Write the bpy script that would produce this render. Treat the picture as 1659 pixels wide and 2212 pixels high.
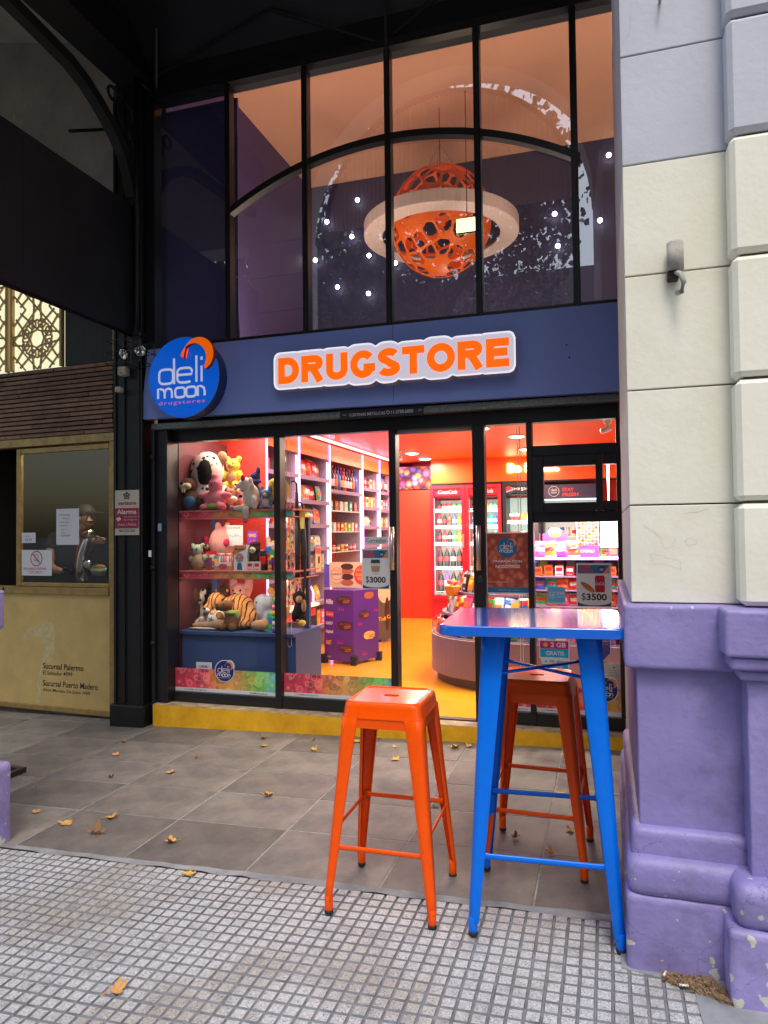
import bpy, bmesh, math, random
from mathutils import Vector, Matrix, Euler
random.seed(7)
R = math.radians
for o in list(bpy.data.objects): bpy.data.objects.remove(o)
SC = bpy.context.scene
COL = SC.collection

# ---------------------------------------------------------------- camera, sky, sun, exposure
FPX, YAW, PITCH, ROLL = 1536.64, 0.301705, 0.027425, -0.011817
CAM = Vector((0, -4.8171, 1.4))
_f = Vector((-math.sin(YAW)*math.cos(PITCH), math.cos(YAW)*math.cos(PITCH), math.sin(PITCH)))
_r0 = Vector((math.cos(YAW), math.sin(YAW), 0)); _u0 = _r0.cross(_f)
_r = _r0*math.cos(ROLL)+_u0*math.sin(ROLL); _u = -_r0*math.sin(ROLL)+_u0*math.cos(ROLL)
cd = bpy.data.cameras.new('camera'); cam = bpy.data.objects.new('camera', cd); COL.objects.link(cam)
cd.sensor_fit = 'HORIZONTAL'; cd.sensor_width = 36; cd.lens = 36*FPX/1659
cd.clip_start = .05; cd.clip_end = 2000
m = Matrix((_r, _u, -_f)).transposed().to_4x4(); m.translation = CAM; cam.matrix_world = m
SC.camera = cam

w = bpy.data.worlds.new('World'); SC.world = w; w.use_nodes = True
nt = w.node_tree; nt.nodes.clear()
sky = nt.nodes.new('ShaderNodeTexSky'); sky.sky_type = 'NISHITA'; sky.sun_disc = False
SUN_EL, SUN_ROT = R(60), R(165)
sky.sun_elevation = SUN_EL; sky.sun_rotation = SUN_ROT; sky.air_density = 1.6; sky.dust_density = 3.0; sky.ozone_density = 1.0
bg = nt.nodes.new('ShaderNodeBackground'); bg.inputs[1].default_value = 0.15
wo = nt.nodes.new('ShaderNodeOutputWorld')
nt.links.new(sky.outputs[0], bg.inputs[0]); nt.links.new(bg.outputs[0], wo.inputs[0])
sl = bpy.data.lights.new('sun', 'SUN'); sl.energy = 0.75; sl.angle = R(14); sl.color = (1, .95, .86)
so = bpy.data.objects.new('sun', sl); COL.objects.link(so)
sd = Vector((math.sin(SUN_ROT)*math.cos(SUN_EL), math.cos(SUN_ROT)*math.cos(SUN_EL), math.sin(SUN_EL)))
so.rotation_euler = sd.to_track_quat('Z', 'Y').to_euler()
vs = SC.view_settings; vs.view_transform = 'Standard'; vs.look = 'None'; vs.gamma = 1; vs.use_curve_mapping = False
vs.exposure = 0.74
SC.cycles.use_denoising = True
SC.cycles.max_bounces = 7; SC.cycles.diffuse_bounces = 3; SC.cycles.glossy_bounces = 4
SC.cycles.transparent_max_bounces = 14; SC.cycles.sample_clamp_indirect = 6; SC.cycles.caustics_reflective = False
SC.cycles.caustics_refractive = False

def ray(u, v): return _f + _r*((u-829.5)/FPX) - _u*((v-1106)/FPX)
def at(u, v, y=0.0):
    d = ray(u, v); return CAM + d*((y-CAM.y)/d.y)
def atx(u, v, x):
    d = ray(u, v); return CAM + d*((x-CAM.x)/d.x)
BX, BY = .02456, .00689
def GZ(x, y): return BX*x+BY*y
TILT = (math.atan(BY), -math.atan(BX), 0)
def ground_at(u, v):
    d = ray(u, v); n = Vector((-BX, -BY, 1)); return CAM - d*(CAM.dot(n)/d.dot(n))

# ---------------------------------------------------------------- materials
MATS = {}
def mat(name, col, rough=.5, metal=0, spec=.5, emit=None, es=0, var=0, vs_=8, bump=0, bs=60, rnd=0, coat=0, alpha=None, bdist=.003, var2=None):
    if name in MATS: return MATS[name]
    m = bpy.data.materials.new(name); m.use_nodes = True; t = m.node_tree; b = t.nodes['Principled BSDF']
    c = (*col, 1); b.inputs['Base Color'].default_value = c; b.inputs['Roughness'].default_value = rough
    b.inputs['Metallic'].default_value = metal; b.inputs['Specular IOR Level'].default_value = spec
    if coat: b.inputs['Coat Weight'].default_value = coat; b.inputs['Coat Roughness'].default_value = .08
    if emit: b.inputs['Emission Color'].default_value = (*emit, 1); b.inputs['Emission Strength'].default_value = es
    N, L = t.nodes, t.links
    if var or bump or rnd:
        tc = N.new('ShaderNodeTexCoord')
    src = None
    if var:
        n = N.new('ShaderNodeTexNoise'); n.inputs['Scale'].default_value = vs_; n.inputs['Detail'].default_value = 8; n.inputs['Roughness'].default_value = .65
        L.new(tc.outputs['Object'], n.inputs['Vector'])
        rp = N.new('ShaderNodeValToRGB'); lo = 1-var; hi = 1+var*.6
        rp.color_ramp.elements[0].position = .3; rp.color_ramp.elements[1].position = .7
        k = var2 or (1, 1, 1)
        rp.color_ramp.elements[0].color = (col[0]*lo*k[0], col[1]*lo*k[1], col[2]*lo*k[2], 1)
        rp.color_ramp.elements[1].color = (*[min(1, x*hi) for x in col], 1)
        L.new(n.outputs[0], rp.inputs[0]); src = rp.outputs[0]
    if rnd:
        oi = N.new('ShaderNodeObjectInfo'); mr = N.new('ShaderNodeMapRange'); mr.inputs[3].default_value = 1-rnd; mr.inputs[4].default_value = 1+rnd
        L.new(oi.outputs['Random'], mr.inputs[0]); hs = N.new('ShaderNodeHueSaturation'); hs.inputs['Color'].default_value = c
        if src: L.new(src, hs.inputs['Color'])
        L.new(mr.outputs[0], hs.inputs['Value']); src = hs.outputs[0]
    if src: L.new(src, b.inputs['Base Color'])
    if bump:
        n = N.new('ShaderNodeTexNoise'); n.inputs['Scale'].default_value = bs; n.inputs['Detail'].default_value = 5
        L.new(tc.outputs['Object'], n.inputs['Vector']); bp = N.new('ShaderNodeBump'); bp.inputs['Strength'].default_value = bump; bp.inputs['Distance'].default_value = bdist
        L.new(n.outputs[0], bp.inputs['Height']); L.new(bp.outputs[0], b.inputs['Normal'])
    MATS[name] = m; return m
def glow(name, col, s):
    if name in MATS: return MATS[name]
    m = bpy.data.materials.new(name); m.use_nodes = True; t = m.node_tree; t.nodes.clear()
    e = t.nodes.new('ShaderNodeEmission'); e.inputs[0].default_value = (*col, 1); e.inputs[1].default_value = s
    o = t.nodes.new('ShaderNodeOutputMaterial'); t.links.new(e.outputs[0], o.inputs[0]); MATS[name] = m; return m
def glassmat(name, ior=1.5, tint=(1, 1, 1), rough=0.0, boost=1.0):
    m = bpy.data.materials.new(name); m.use_nodes = True; t = m.node_tree; t.nodes.clear(); N, L = t.nodes, t.links
    tr = N.new('ShaderNodeBsdfTransparent'); tr.inputs[0].default_value = (*tint, 1)
    g = N.new('ShaderNodeBsdfGlossy'); g.inputs['Roughness'].default_value = rough
    fr = N.new('ShaderNodeLayerWeight'); fr.inputs[0].default_value = .5; f0 = ((ior-1)/(ior+1))**2*2
    pw = N.new('ShaderNodeMath'); pw.operation = 'POWER'; pw.inputs[1].default_value = 5; fm = N.new('ShaderNodeMath'); fm.operation = 'MULTIPLY_ADD'; fm.inputs[1].default_value = .8; fm.inputs[2].default_value = f0
    mu = N.new('ShaderNodeMath'); mu.operation = 'MULTIPLY'; mu.inputs[1].default_value = boost; mu.use_clamp = True
    mx = N.new('ShaderNodeMixShader'); o = N.new('ShaderNodeOutputMaterial')
    L.new(fr.outputs['Facing'], pw.inputs[0]); L.new(pw.outputs[0], fm.inputs[0]); L.new(fm.outputs[0], mu.inputs[0]); L.new(mu.outputs[0], mx.inputs[0]); L.new(tr.outputs[0], mx.inputs[1]); L.new(g.outputs[0], mx.inputs[2]); L.new(mx.outputs[0], o.inputs[0])
    MATS[name] = m; return m

# ---------------------------------------------------------------- mesh helpers
class MB:
    def __init__(s): s.v = []; s.f = []; s.mi = []; s.sm = []
    def add(s, vs, fs, mi=0, sm=False):
        n = len(s.v); s.v += [tuple(p) for p in vs]; s.f += [tuple(i+n for i in q) for q in fs]; s.mi += [mi]*len(fs); s.sm += [sm]*len(fs); return s
    def box(s, x0, x1, y0, y1, z0, z1, mi=0, M=None):
        vs = [Vector((x, y, z)) for x in (x0, x1) for y in (y0, y1) for z in (z0, z1)]
        if M is not None: vs = [M @ v for v in vs]
        return s.add(vs, [(0, 1, 3, 2), (4, 6, 7, 5), (0, 4, 5, 1), (2, 3, 7, 6), (0, 2, 6, 4), (1, 5, 7, 3)], mi)
    def rbox(s, x0, x1, y0, y1, z0, z1, b=.01, seg=2, mi=0, M=None):
        bm = bmesh.new(); bmesh.ops.create_cube(bm, size=1)
        bmesh.ops.scale(bm, vec=(x1-x0, y1-y0, z1-z0), verts=bm.verts); bmesh.ops.translate(bm, vec=((x0+x1)/2, (y0+y1)/2, (z0+z1)/2), verts=bm.verts)
        bmesh.ops.bevel(bm, geom=bm.edges[:], offset=b, segments=seg, profile=.5, affect='EDGES')
        if M is not None: bmesh.ops.transform(bm, matrix=M, verts=bm.verts)
        return s.bm(bm, mi)
    def bm(s, bm, mi=0, sm=False):
        bm.verts.index_update(); n = len(s.v); s.v += [tuple(v.co) for v in bm.verts]
        for f in bm.faces: s.f.append(tuple(v.index+n for v in f.verts)); s.mi.append(mi); s.sm.append(sm)
        bm.free(); return s
    def tube(s, path, r, n=8, mi=0, cap=True, sq=None):
        path = [Vector(p) for p in path]; rs = r if isinstance(r, (list, tuple)) else [r]*len(path); rings = []
        for i, p in enumerate(path):
            t = (path[min(i+1, len(path)-1)]-path[max(i-1, 0)]).normalized()
            a = Vector((0, 0, 1)) if abs(t.z) < .9 else Vector((1, 0, 0))
            e1 = t.cross(a).normalized(); e2 = t.cross(e1)
            q = sq or (1, 1)
            rings.append([p+(e1*math.cos(2*math.pi*(k+.5)/n)*q[0]+e2*math.sin(2*math.pi*(k+.5)/n)*q[1])*rs[i] for k in range(n)])
        vs = [v for g in rings for v in g]; fs = []
        for i in range(len(path)-1):
            for k in range(n): fs.append((i*n+k, i*n+(k+1) % n, (i+1)*n+(k+1) % n, (i+1)*n+k))
        if cap: fs += [tuple(range(n))[::-1], tuple((len(path)-1)*n+k for k in range(n))]
        return s.add(vs, fs, mi, n > 5)
    def lathe(s, prof, n=16, c=(0, 0, 0), mi=0, M=None, sm=True):
        vs = []; fs = []
        for r, z in prof:
            for k in range(n): vs.append(Vector((r*math.cos(2*math.pi*k/n), r*math.sin(2*math.pi*k/n), z)))
        for i in range(len(prof)-1):
            for k in range(n): fs.append((i*n+k, i*n+(k+1) % n, (i+1)*n+(k+1) % n, (i+1)*n+k))
        fs += [tuple(range(n))[::-1], tuple((len(prof)-1)*n+k for k in range(n))]
        if M is not None: vs = [M @ v for v in vs]
        vs = [v+Vector(c) for v in vs]
        return s.add(vs, fs, mi, sm)
    def ell(s, c, r, n=12, m_=8, mi=0, M=None):
        vs = []; fs = []
        for i in range(m_+1):
            a = math.pi*i/m_
            for k in range(n):
                v = Vector((r[0]*math.sin(a)*math.cos(2*math.pi*k/n), r[1]*math.sin(a)*math.sin(2*math.pi*k/n), r[2]*math.cos(a)))
                if M is not None: v = M @ v
                vs.append(v+Vector(c))
        for i in range(m_):
            for k in range(n): fs.append((i*n+k, (i+1)*n+k, (i+1)*n+(k+1) % n, i*n+(k+1) % n))
        return s.add(vs, fs, mi, True)
    def prism(s, pts, y0, y1, mi=0, side=None):   # outline in x,z ; y0 = front
        n = len(pts); a = sum(pts[i][0]*pts[(i+1) % n][1]-pts[(i+1) % n][0]*pts[i][1] for i in range(n))
        if a < 0: pts = pts[::-1]
        vs = [(p[0], y0, p[1]) for p in pts]+[(p[0], y1, p[1]) for p in pts]
        s.add(vs, [tuple(range(n))], mi); n0 = len(s.v)-2*n
        s.f.append(tuple(n0+n+i for i in range(n))[::-1]); s.mi.append(mi); s.sm.append(False)
        for i in range(n):
            j = (i+1) % n; s.f.append((n0+j, n0+i, n0+n+i, n0+n+j)); s.mi.append(mi if side is None else side); s.sm.append(False)
        return s
    def flat(s, pts, y, mi=0):
        n = len(pts); a = sum(pts[i][0]*pts[(i+1) % n][1]-pts[(i+1) % n][0]*pts[i][1] for i in range(n))
        if a < 0: pts = pts[::-1]
        return s.add([(p[0], y, p[1]) for p in pts], [tuple(range(n))], mi)
    def disc(s, cx, cz, rx, rz, y, mi=0, n=28): return s.flat([(cx+rx*math.cos(2*math.pi*k/n), cz+rz*math.sin(2*math.pi*k/n)) for k in range(n)], y, mi)
    def ring(s, cx, cz, r0, r1, y, mi=0, n=28):
        vs = []
        for k in range(n):
            a = 2*math.pi*k/n; vs += [(cx+r0*math.cos(a), y, cz+r0*math.sin(a)), (cx+r1*math.cos(a), y, cz+r1*math.sin(a))]
        return s.add(vs, [(2*k, 2*k+1, (2*k+3) % (2*n), (2*k+2) % (2*n)) for k in range(n)], mi)
    def rib(s, paths, w_, y, mi=0):
        for j, pa in enumerate(paths):
            closed = pa[0] == pa[-1]; p = [Vector(q) for q in (pa[:-1] if closed else pa)]; n = len(p); vs = []
            for i in range(n):
                a = p[i-1] if (i or closed) else p[i]; b = p[(i+1) % n] if (i < n-1 or closed) else p[i]
                t = (b-a); t = t.normalized() if t.length else Vector((1, 0)); nn = Vector((-t.y, t.x))*w_/2
                vs += [(p[i].x+nn.x, y-.0002*j, p[i].y+nn.y), (p[i].x-nn.x, y-.0002*j, p[i].y-nn.y)]
            fs = [(2*i, 2*i+1, 2*i+3, 2*i+2) for i in range(n-1)]
            if closed: fs.append((2*n-2, 2*n-1, 1, 0))
            s.add(vs, fs, mi)
        return s
    def mesh(s, name, mats):
        me = bpy.data.meshes.new(name); me.from_pydata(s.v, [], s.f)
        for q in (mats if isinstance(mats, (list, tuple)) else [mats]): me.materials.append(q)
        me.polygons.foreach_set('material_index', s.mi); me.polygons.foreach_set('use_smooth', s.sm); me.update(); return me
    def build(s, name, mats, parent=None, loc=None, rot=None):
        o = bpy.data.objects.new(name, s.mesh(name, mats)); COL.objects.link(o); o.parent = parent
        if loc is not None: o.location = loc
        if rot is not None: o.rotation_euler = rot
        return o
def inst(o_or_me, name, parent=None, loc=(0, 0, 0), rot=(0, 0, 0), sc=None):
    me = o_or_me.data if hasattr(o_or_me, 'data') and not isinstance(o_or_me, bpy.types.Mesh) else o_or_me
    o = bpy.data.objects.new(name, me); COL.objects.link(o); o.parent = parent; o.location = loc; o.rotation_euler = rot
    if sc: o.scale = sc
    return o
LABELS = set()
def tag(o, label, cat, group=None):
    o['label'] = label; o['category'] = cat
    if group: o['group'] = group
    if label in LABELS: print('DUP LABEL', label)
    if not 4 <= len(label.split()) <= 16: print('LABEL LEN', len(label.split()), label)
    LABELS.add(label); return o
def thing(name, label, cat, loc=(0, 0, 0), rotz=0, group=None):
    o = bpy.data.objects.new(name, None); COL.objects.link(o); o.location = loc; o.rotation_euler = (0, 0, rotz); o.empty_display_size = .1
    return tag(o, label, cat, group)
def struct(o): o['kind'] = 'structure'; return o
def stuff(o): o['kind'] = 'stuff'; return o
def copy_tree(o, parent=None):
    c = o.copy(); COL.objects.link(c); c.parent = parent
    for ch in list(o.children): copy_tree(ch, c)
    return c
def wn(o):
    w_ = o.modifiers.new('w', 'WEIGHTED_NORMAL'); w_.keep_sharp = True; w_.weight = 90; return o
def smooth(o):
    for p in o.data.polygons: p.use_smooth = True
    return o
_tc = 0
def text(body, x, z, w_=None, h=.05, y=0, m_=None, parent=None, name='lettering', bold=0, depth=.0, center=False, shear=0, rot=0, space=1, slab=None, yscale=1):
    global _tc; _tc += 1
    cu = bpy.data.curves.new('t%d' % _tc, 'FONT'); cu.body = body; cu.size = 1; cu.offset = bold; cu.shear = shear; cu.space_character = space
    cu.resolution_u = 3; cu.align_x = 'CENTER' if '\n' in body else 'LEFT'
    ob = bpy.data.objects.new('t', cu); me = bpy.data.meshes.new_from_object(ob)
    vs = [v.co.copy() for v in me.vertices]; fs = [tuple(p.vertices) for p in me.polygons]
    bpy.data.objects.remove(ob); bpy.data.curves.remove(cu); bpy.data.meshes.remove(me)
    x0 = min(v.x for v in vs); x1 = max(v.x for v in vs); y0 = min(v.y for v in vs); y1 = max(v.y for v in vs)
    sy = h/(y1-y0); sx = (w_/(x1-x0)) if w_ else sy
    if not w_: w_ = (x1-x0)*sx
    ox = -w_/2 if center else 0
    P = [((v.x-x0)*sx+ox, 0, (v.y-y0)*sy) for v in vs]
    mb = MB(); mb.add(P, fs)
    if depth:
        # walls from boundary edges
        cnt = {}
        for q in fs:
            for i in range(len(q)):
                e = (q[i], q[(i+1) % len(q)]); cnt[e] = 1
        bd = [e for e in cnt if (e[1], e[0]) not in cnt]; n = len(P)
        mb.v += [(p[0], depth, p[2]) for p in P]
        for a, b in bd: mb.f.append((b, a, a+n, b+n)); mb.mi.append(0); mb.sm.append(False)
    o = mb.build(name, m_, parent, (x, y, z), (0, rot, 0)); return o
# ================================================================ LARGE STRUCTURE
black = mat('black_paint', (.012, .012, .014), .55, spec=.35, var=.3, vs_=5, bump=.15, bs=90)
black2 = mat('black_panel', (.017, .019, .024), .5, spec=.3, var=.4, vs_=2)
frame_m = mat('frame_black', (.012, .012, .015), .35, spec=.5, bump=.08, bs=200)
slab_m = mat('slab_stone', (.185, .166, .146), .6, var=.42, vs_=5, bump=.45, bs=70, rnd=.22, var2=(.9, 1, 1.15))
mortar = mat('mortar', (.22, .22, .225), .9, var=.4, vs_=20, bump=.5, bs=120)
# --- ground far out, road, kerb (behind the camera, seen in reflections)
b = MB(); b.add([(-400, -9, -.35), (400, -9, -.35), (400, -600, -.35), (-400, -600, -.35), ], [(0, 3, 2, 1)])
struct(b.build('ground', mat('far_ground', (.14, .135, .13), .9, var=.3, vs_=.5)))
b = MB(); q = [(x, y, GZ(x, y)-.13) for x, y in ((-14, -9.2), (14, -9.2), (14, -19), (-14, -19))]; b.add(q, [(0, 3, 2, 1)])
struct(b.build('road', mat('asphalt', (.05, .05, .052), .85, var=.3, vs_=30, bump=.4, bs=200)))
b = MB(); X0, X1 = -14, 14
b.add([(x, y, GZ(x, y)-.009) for x, y in ((X0, .3), (X1, .3), (X1, -9), (X0, -9))]+[(x, -9.15, GZ(x, -9)-.009) for x in (X1, X0)], [(0, 3, 2, 1)])
b.box(-14, 14, -9.15, -9, -.7, -.2)
pav = struct(b.build('pavement', mortar))
# --- dark stone slabs under the arcade, each one a part
gap = .0065
b = MB(); b.add([(x, y, GZ(x, y)-.0022) for x, y in ((X0, .3), (1, .3), (1, -2.05), (X0, -2.05))], [(0, 3, 2, 1)]); struct(b.build('joint_mortar', mat('joint_mortar', (.33, .32, .31), .9, var=.4, vs_=30), pav))
sw, sd_ = .61, .40
ys = [-2.055, -1.61, -1.213, -.845, -.443, -.045, .3]
bmv = {}
for j in range(6):
    for i in range(-5, 11):
        xa = -2.73-sw*4+sw*(i); xb = xa+sw
        if xb > 1.0: continue
        y0, y1 = ys[j], ys[j+1]; key = round(y1-y0, 3)
        if key not in bmv:
            mb = MB(); mb.rbox(-sw/2+gap/2, sw/2-gap/2, -(y1-y0)/2+gap/2, (y1-y0)/2-gap/2, -.03, 0, .003, 1); bmv[key] = mb.mesh('slab', slab_m)
        cx, cy = (xa+xb)/2, (y0+y1)/2
        o = inst(bmv[key], 'slab', pav, (cx, cy, GZ(cx, cy)+random.uniform(-.0015, .0015)), (TILT[0]+random.uniform(-.002, .002), TILT[1]+random.uniform(-.002, .002), 0))
        o['kind'] = 'structure'
# --- ribbed terrazzo paving tiles: 40 cm tiles with 8 x 8 raised panes
tm = bpy.data.materials.new('terrazzo'); tm.use_nodes = True; N, L = tm.node_tree.nodes, tm.node_tree.links; bs_ = N['Principled BSDF']
tc = N.new('ShaderNodeTexCoord'); oi = N.new('ShaderNodeObjectInfo'); ad = N.new('ShaderNodeVectorMath'); L.new(tc.outputs['Object'], ad.inputs[0]); L.new(oi.outputs['Location'], ad.inputs[1])
vo = N.new('ShaderNodeTexVoronoi'); vo.inputs['Scale'].default_value = 250; L.new(ad.outputs[0], vo.inputs['Vector'])
rp = N.new('ShaderNodeValToRGB'); cr = rp.color_ramp; cr.elements[0].position = 0; cr.elements[0].color = (.16, .16, .16, 1); cr.elements[1].position = .13; cr.elements[1].color = (.40, .41, .43, 1)
e = cr.elements.new(.5); e.color = (.42, .43, .45, 1); e = cr.elements.new(.85); e.color = (.60, .61, .63, 1)
sx = N.new('ShaderNodeSeparateColor'); L.new(vo.outputs['Color'], sx.inputs[0]); L.new(sx.outputs[0], rp.inputs[0])
n2 = N.new('ShaderNodeTexNoise'); n2.inputs['Scale'].default_value = 2.2; n2.inputs['Detail'].default_value = 6; L.new(ad.outputs[0], n2.inputs['Vector'])
r2 = N.new('ShaderNodeValToRGB'); r2.color_ramp.elements[0].position = .36; r2.color_ramp.elements[0].color = (.72, .64, .52, 1); r2.color_ramp.elements[1].position = .52; r2.color_ramp.elements[1].color = (1, 1, 1, 1)
mx = N.new('ShaderNodeMixRGB'); mx.blend_type = 'MULTIPLY'; mx.inputs[0].default_value = .75; L.new(n2.outputs[0], r2.inputs[0]); L.new(rp.outputs[0], mx.inputs[1]); L.new(r2.outputs[0], mx.inputs[2])
n3 = N.new('ShaderNodeTexNoise'); n3.inputs['Scale'].default_value = 13; n3.inputs['Detail'].default_value = 4; L.new(ad.outputs[0], n3.inputs['Vector'])
r3 = N.new('ShaderNodeValToRGB'); r3.color_ramp.elements[0].position = .33; r3.color_ramp.elements[0].color = (.72, .71, .70, 1); r3.color_ramp.elements[1].position = .5; r3.color_ramp.elements[1].color = (1, 1, 1, 1)
m3 = N.new('ShaderNodeMixRGB'); m3.blend_type = 'MULTIPLY'; m3.inputs[0].default_value = .8; L.new(n3.outputs[0], r3.inputs[0]); L.new(mx.outputs[0], m3.inputs[1]); L.new(r3.outputs[0], m3.inputs[2])
L.new(m3.outputs[0], bs_.inputs['Base Color']); bs_.inputs['Roughness'].default_value = .55
groove = mat('groove', (.225, .23, .25), .85, var=.4, vs_=18, bump=.4, bs=150, rnd=.12)
def tile_mesh(seed):
    rr = random.Random(seed); b = MB(); P = .05; S = .4
    b.add([(0, 0, -.006), (S, 0, -.006), (S, S, -.006), (0, S, -.006)], [(0, 1, 2, 3)], 1)
    for i in range(8):
        for j in range(8):
            g = .0058; x0, x1 = i*P+g, (i+1)*P-g; y0, y1 = j*P+g, (j+1)*P-g; k = .0026; d = lambda: rr.uniform(-.0007, .0007)
            h = rr.uniform(-.0008, .0004)
            lo = [(x0-k, y0-k, -.006), (x1+k, y0-k, -.006), (x1+k, y1+k, -.006), (x0-k, y1+k, -.006)]
            hi = [(x0+d(), y0+d(), h), (x1+d(), y0+d(), h), (x1+d(), y1+d(), h), (x0+d(), y1+d(), h)]
            n = len(b.v); b.v += lo+hi; b.f.append((n+4, n+5, n+6, n+7)); b.mi.append(0 if h > -.004 else 1); b.sm.append(False)
            for q in range(4): b.f.append((n+q, n+(q+1) % 4, n+4+(q+1) % 4, n+4+q)); b.mi.append(1); b.sm.append(False)
    return b.mesh('paving_tile', [tm, groove])
TM = [tile_mesh(i) for i in range(4)]
for j in range(8):
    y0 = -2.492-.4006*j
    for i in range(-1, 12):
        x0 = .245-.4006*(i+1)+(.2 if j % 2 else 0)
        if x0+.4 > .3 and j < 1: pass
        a = random.choice((0, 0, 2))
        loc = Vector((x0, y0, GZ(x0, y0))); rot = TILT
        o = inst(random.choice(TM), 'paving_tile', pav, loc+Vector((0, 0, random.uniform(-.001, .001))), (rot[0]+random.uniform(-.0015, .0015), rot[1]+random.uniform(-.0015, .0015), random.uniform(-.002, .002)))
        o['kind'] = 'structure'
# cement fillet between slabs and tiles and round the pillar foot
cem = mat('cement', (.27, .28, .30), .85, var=.35, vs_=9, bump=.6, bs=60)
b = MB(); pts = [tuple(ground_at(u_, v_))[:2] for u_, v_ in ((1500, 2140), (1508, 2175), (1525, 2230), (1545, 2320), (1580, 2500))]+[(1.6, -3.3), (1.6, -2.1), (.02, -2.1), tuple(ground_at(1343, 2092))[:2], tuple(ground_at(1435, 2116))[:2]]
b.add([(x, y, GZ(x, y)+.0035) for x, y in pts]+[(x, y, GZ(x, y)-.008) for x, y in pts], [tuple(range(10))]+[(i, i+10, (i+1) % 10+10, (i+1) % 10) for i in range(10)])
o = struct(b.build('cement_patch', cem, pav))
b = MB(); n = 60
for i in range(n): x = -5+i*.1; b.v += [(x, -2.05+random.uniform(-.006, .006), GZ(x, -2.05)+.0012), (x, -2.094+random.uniform(-.012, .01), GZ(x, -2.09)+.0012)]
b.f = [(2*i, 2*i+1, 2*i+3, 2*i+2) for i in range(n-1)]; b.mi = [0]*(n-1); b.sm = [False]*(n-1)
struct(b.build('mortar_strip', cem, pav))

# --- viaduct: front wall with arches, roof, black gable, side beams
stucco = mat('viaduct_stucco', (.5, .48, .42), .85, var=.15, vs_=2)
b = MB(); pts = [(-12, 4.5)]
def arch(cx, r, z0): return [(cx-r*math.cos(math.pi*i/28), z0+r*math.sin(math.pi*i/28)) for i in range(29)]
pts += arch(-8.6, 1.5, 4.5)+arch(-1.42, 1.49, 4.5)+arch(2.2, 1.5, 4.5)+[(8, 4.5), (8, 8.6), (-12, 8.6)]  # bay left of the shop kept solid to keep its arch out of reflections
b.prism(pts, -2.3, -2.0, 0)
via = thing('viaduct', 'cream railway viaduct front with round arches above the shops', 'viaduct')
b.build('arch_wall', stucco, via)
b = MB(); b.box(-12, 8, -1.999, 7.5, 6.5, 6.8); b.box(-12, 8, 7.2, 7.5, -.3, 6.499); b.box(3.6, 3.8, .6, 7.19, -.3, 6.499); b.box(-7.3, -7.2, .1, 7.19, -.3, 6.499); b.build('roof_shell', black2, via)
# black gable wall above the shop window, seams, sloping ceiling
b = MB(); b.box(-3.44, .5, .0, .12, 4.87, 6.49); b.build('gable_panel', black2, via)
b = MB(); b.add([(-3.42, -.001, 5.12), (1, -.001, 5.12), (1, -1.25, 6.35), (-3.42, -1.25, 6.35)], [(0, 1, 2, 3)])
b.build('ceiling_panel', black2, via)
seam = mat('seam', (.03, .03, .032), .5)
for pa in [[(838, 200), (832, -20)], [(310, 180), (585, 20)], [(585, 20), (820, 92)], [(850, 75), (960, -20)], [(340, 190), (340, 60)], [(345, 215), (140, 20)]]:
    P = []
    for u, v in pa:
        d = ray(u, v); nrm = Vector((0, 1.23, 1.249)); p0 = Vector((0, -.001, 5.12)); p = CAM+d*((p0-CAM).dot(nrm)/d.dot(nrm))
        if p.y > -.02: p = at(u, v, -.012)
        P.append(p-Vector((0, .012, .012)))
    b = MB(); b.tube(P, .012, 4); b.build('seam_batten', seam, via)
# window head beam
b = MB(); b.box(-3.42, .12, -.07, -.001, 4.84, 4.90); b.build('window_head', frame_m, via)
# girder and riveted arch rib on the left side
b = MB(); b.box(-3.62, -3.42, -2.0, .1, 5.0, 5.35); b.box(-3.66, -3.38, -2.0, .1, 4.985, 5.0); b.build('girder', black, via)
rib = [(-.12, 4.05), (-.17, 4.2), (-.24, 4.34), (-.36, 4.46), (-.518, 4.565), (-.66, 4.64), (-.82, 4.69), (-1.0, 4.71), (-1.3, 4.74), (-1.9, 4.78)]
b = MB(); b.tube([(-3.5, y, z) for y, z in rib], [.055]*10, 4, sq=(1, 1)); b.build('arch_rib', black, via)
b = MB()
for cy, cz, r in ((-.2, 4.66, .1), (-.36, 4.74, .05), (-.19, 4.5, .045)):
    b.tube([(-3.5, cy+r*math.cos(t*math.pi/8), cz+r*math.sin(t*math.pi/8)) for t in range(17)], .012, 5)
b.build('scroll_ring', black, via)
# soffit of the next bay (brown plaster), seen over the fascia
b = MB(); b.add([(-7.0, -1.99, 6.2), (-3.62, -1.99, 5.45), (-3.62, .09, 5.45), (-7.0, .09, 6.2)], [(0, 1, 2, 3)]); b.add([(-7, .1, 3.6), (-3.7, .1, 3.6), (-3.7, .1, 5.9), (-7, .1, 6.3)], [(0, 1, 2, 3)])
b.build('plaster_soffit', mat('plaster_brown', (.42, .37, .31), .9, var=.25, vs_=3, bump=.4, bs=14, bdist=.01), via)
b = MB(); b.tube([at(520, 185, -.8)+Vector((-.2, 0, 0)), atx(165, 288, -3.9), atx(148, 312, -3.95)], .02, 6); 
b = MB(); b.tube([atx(262, 278, -3.75), atx(150, 283, -3.75)], .012, 6); b.build('soffit_pipe', black, via)
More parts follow.
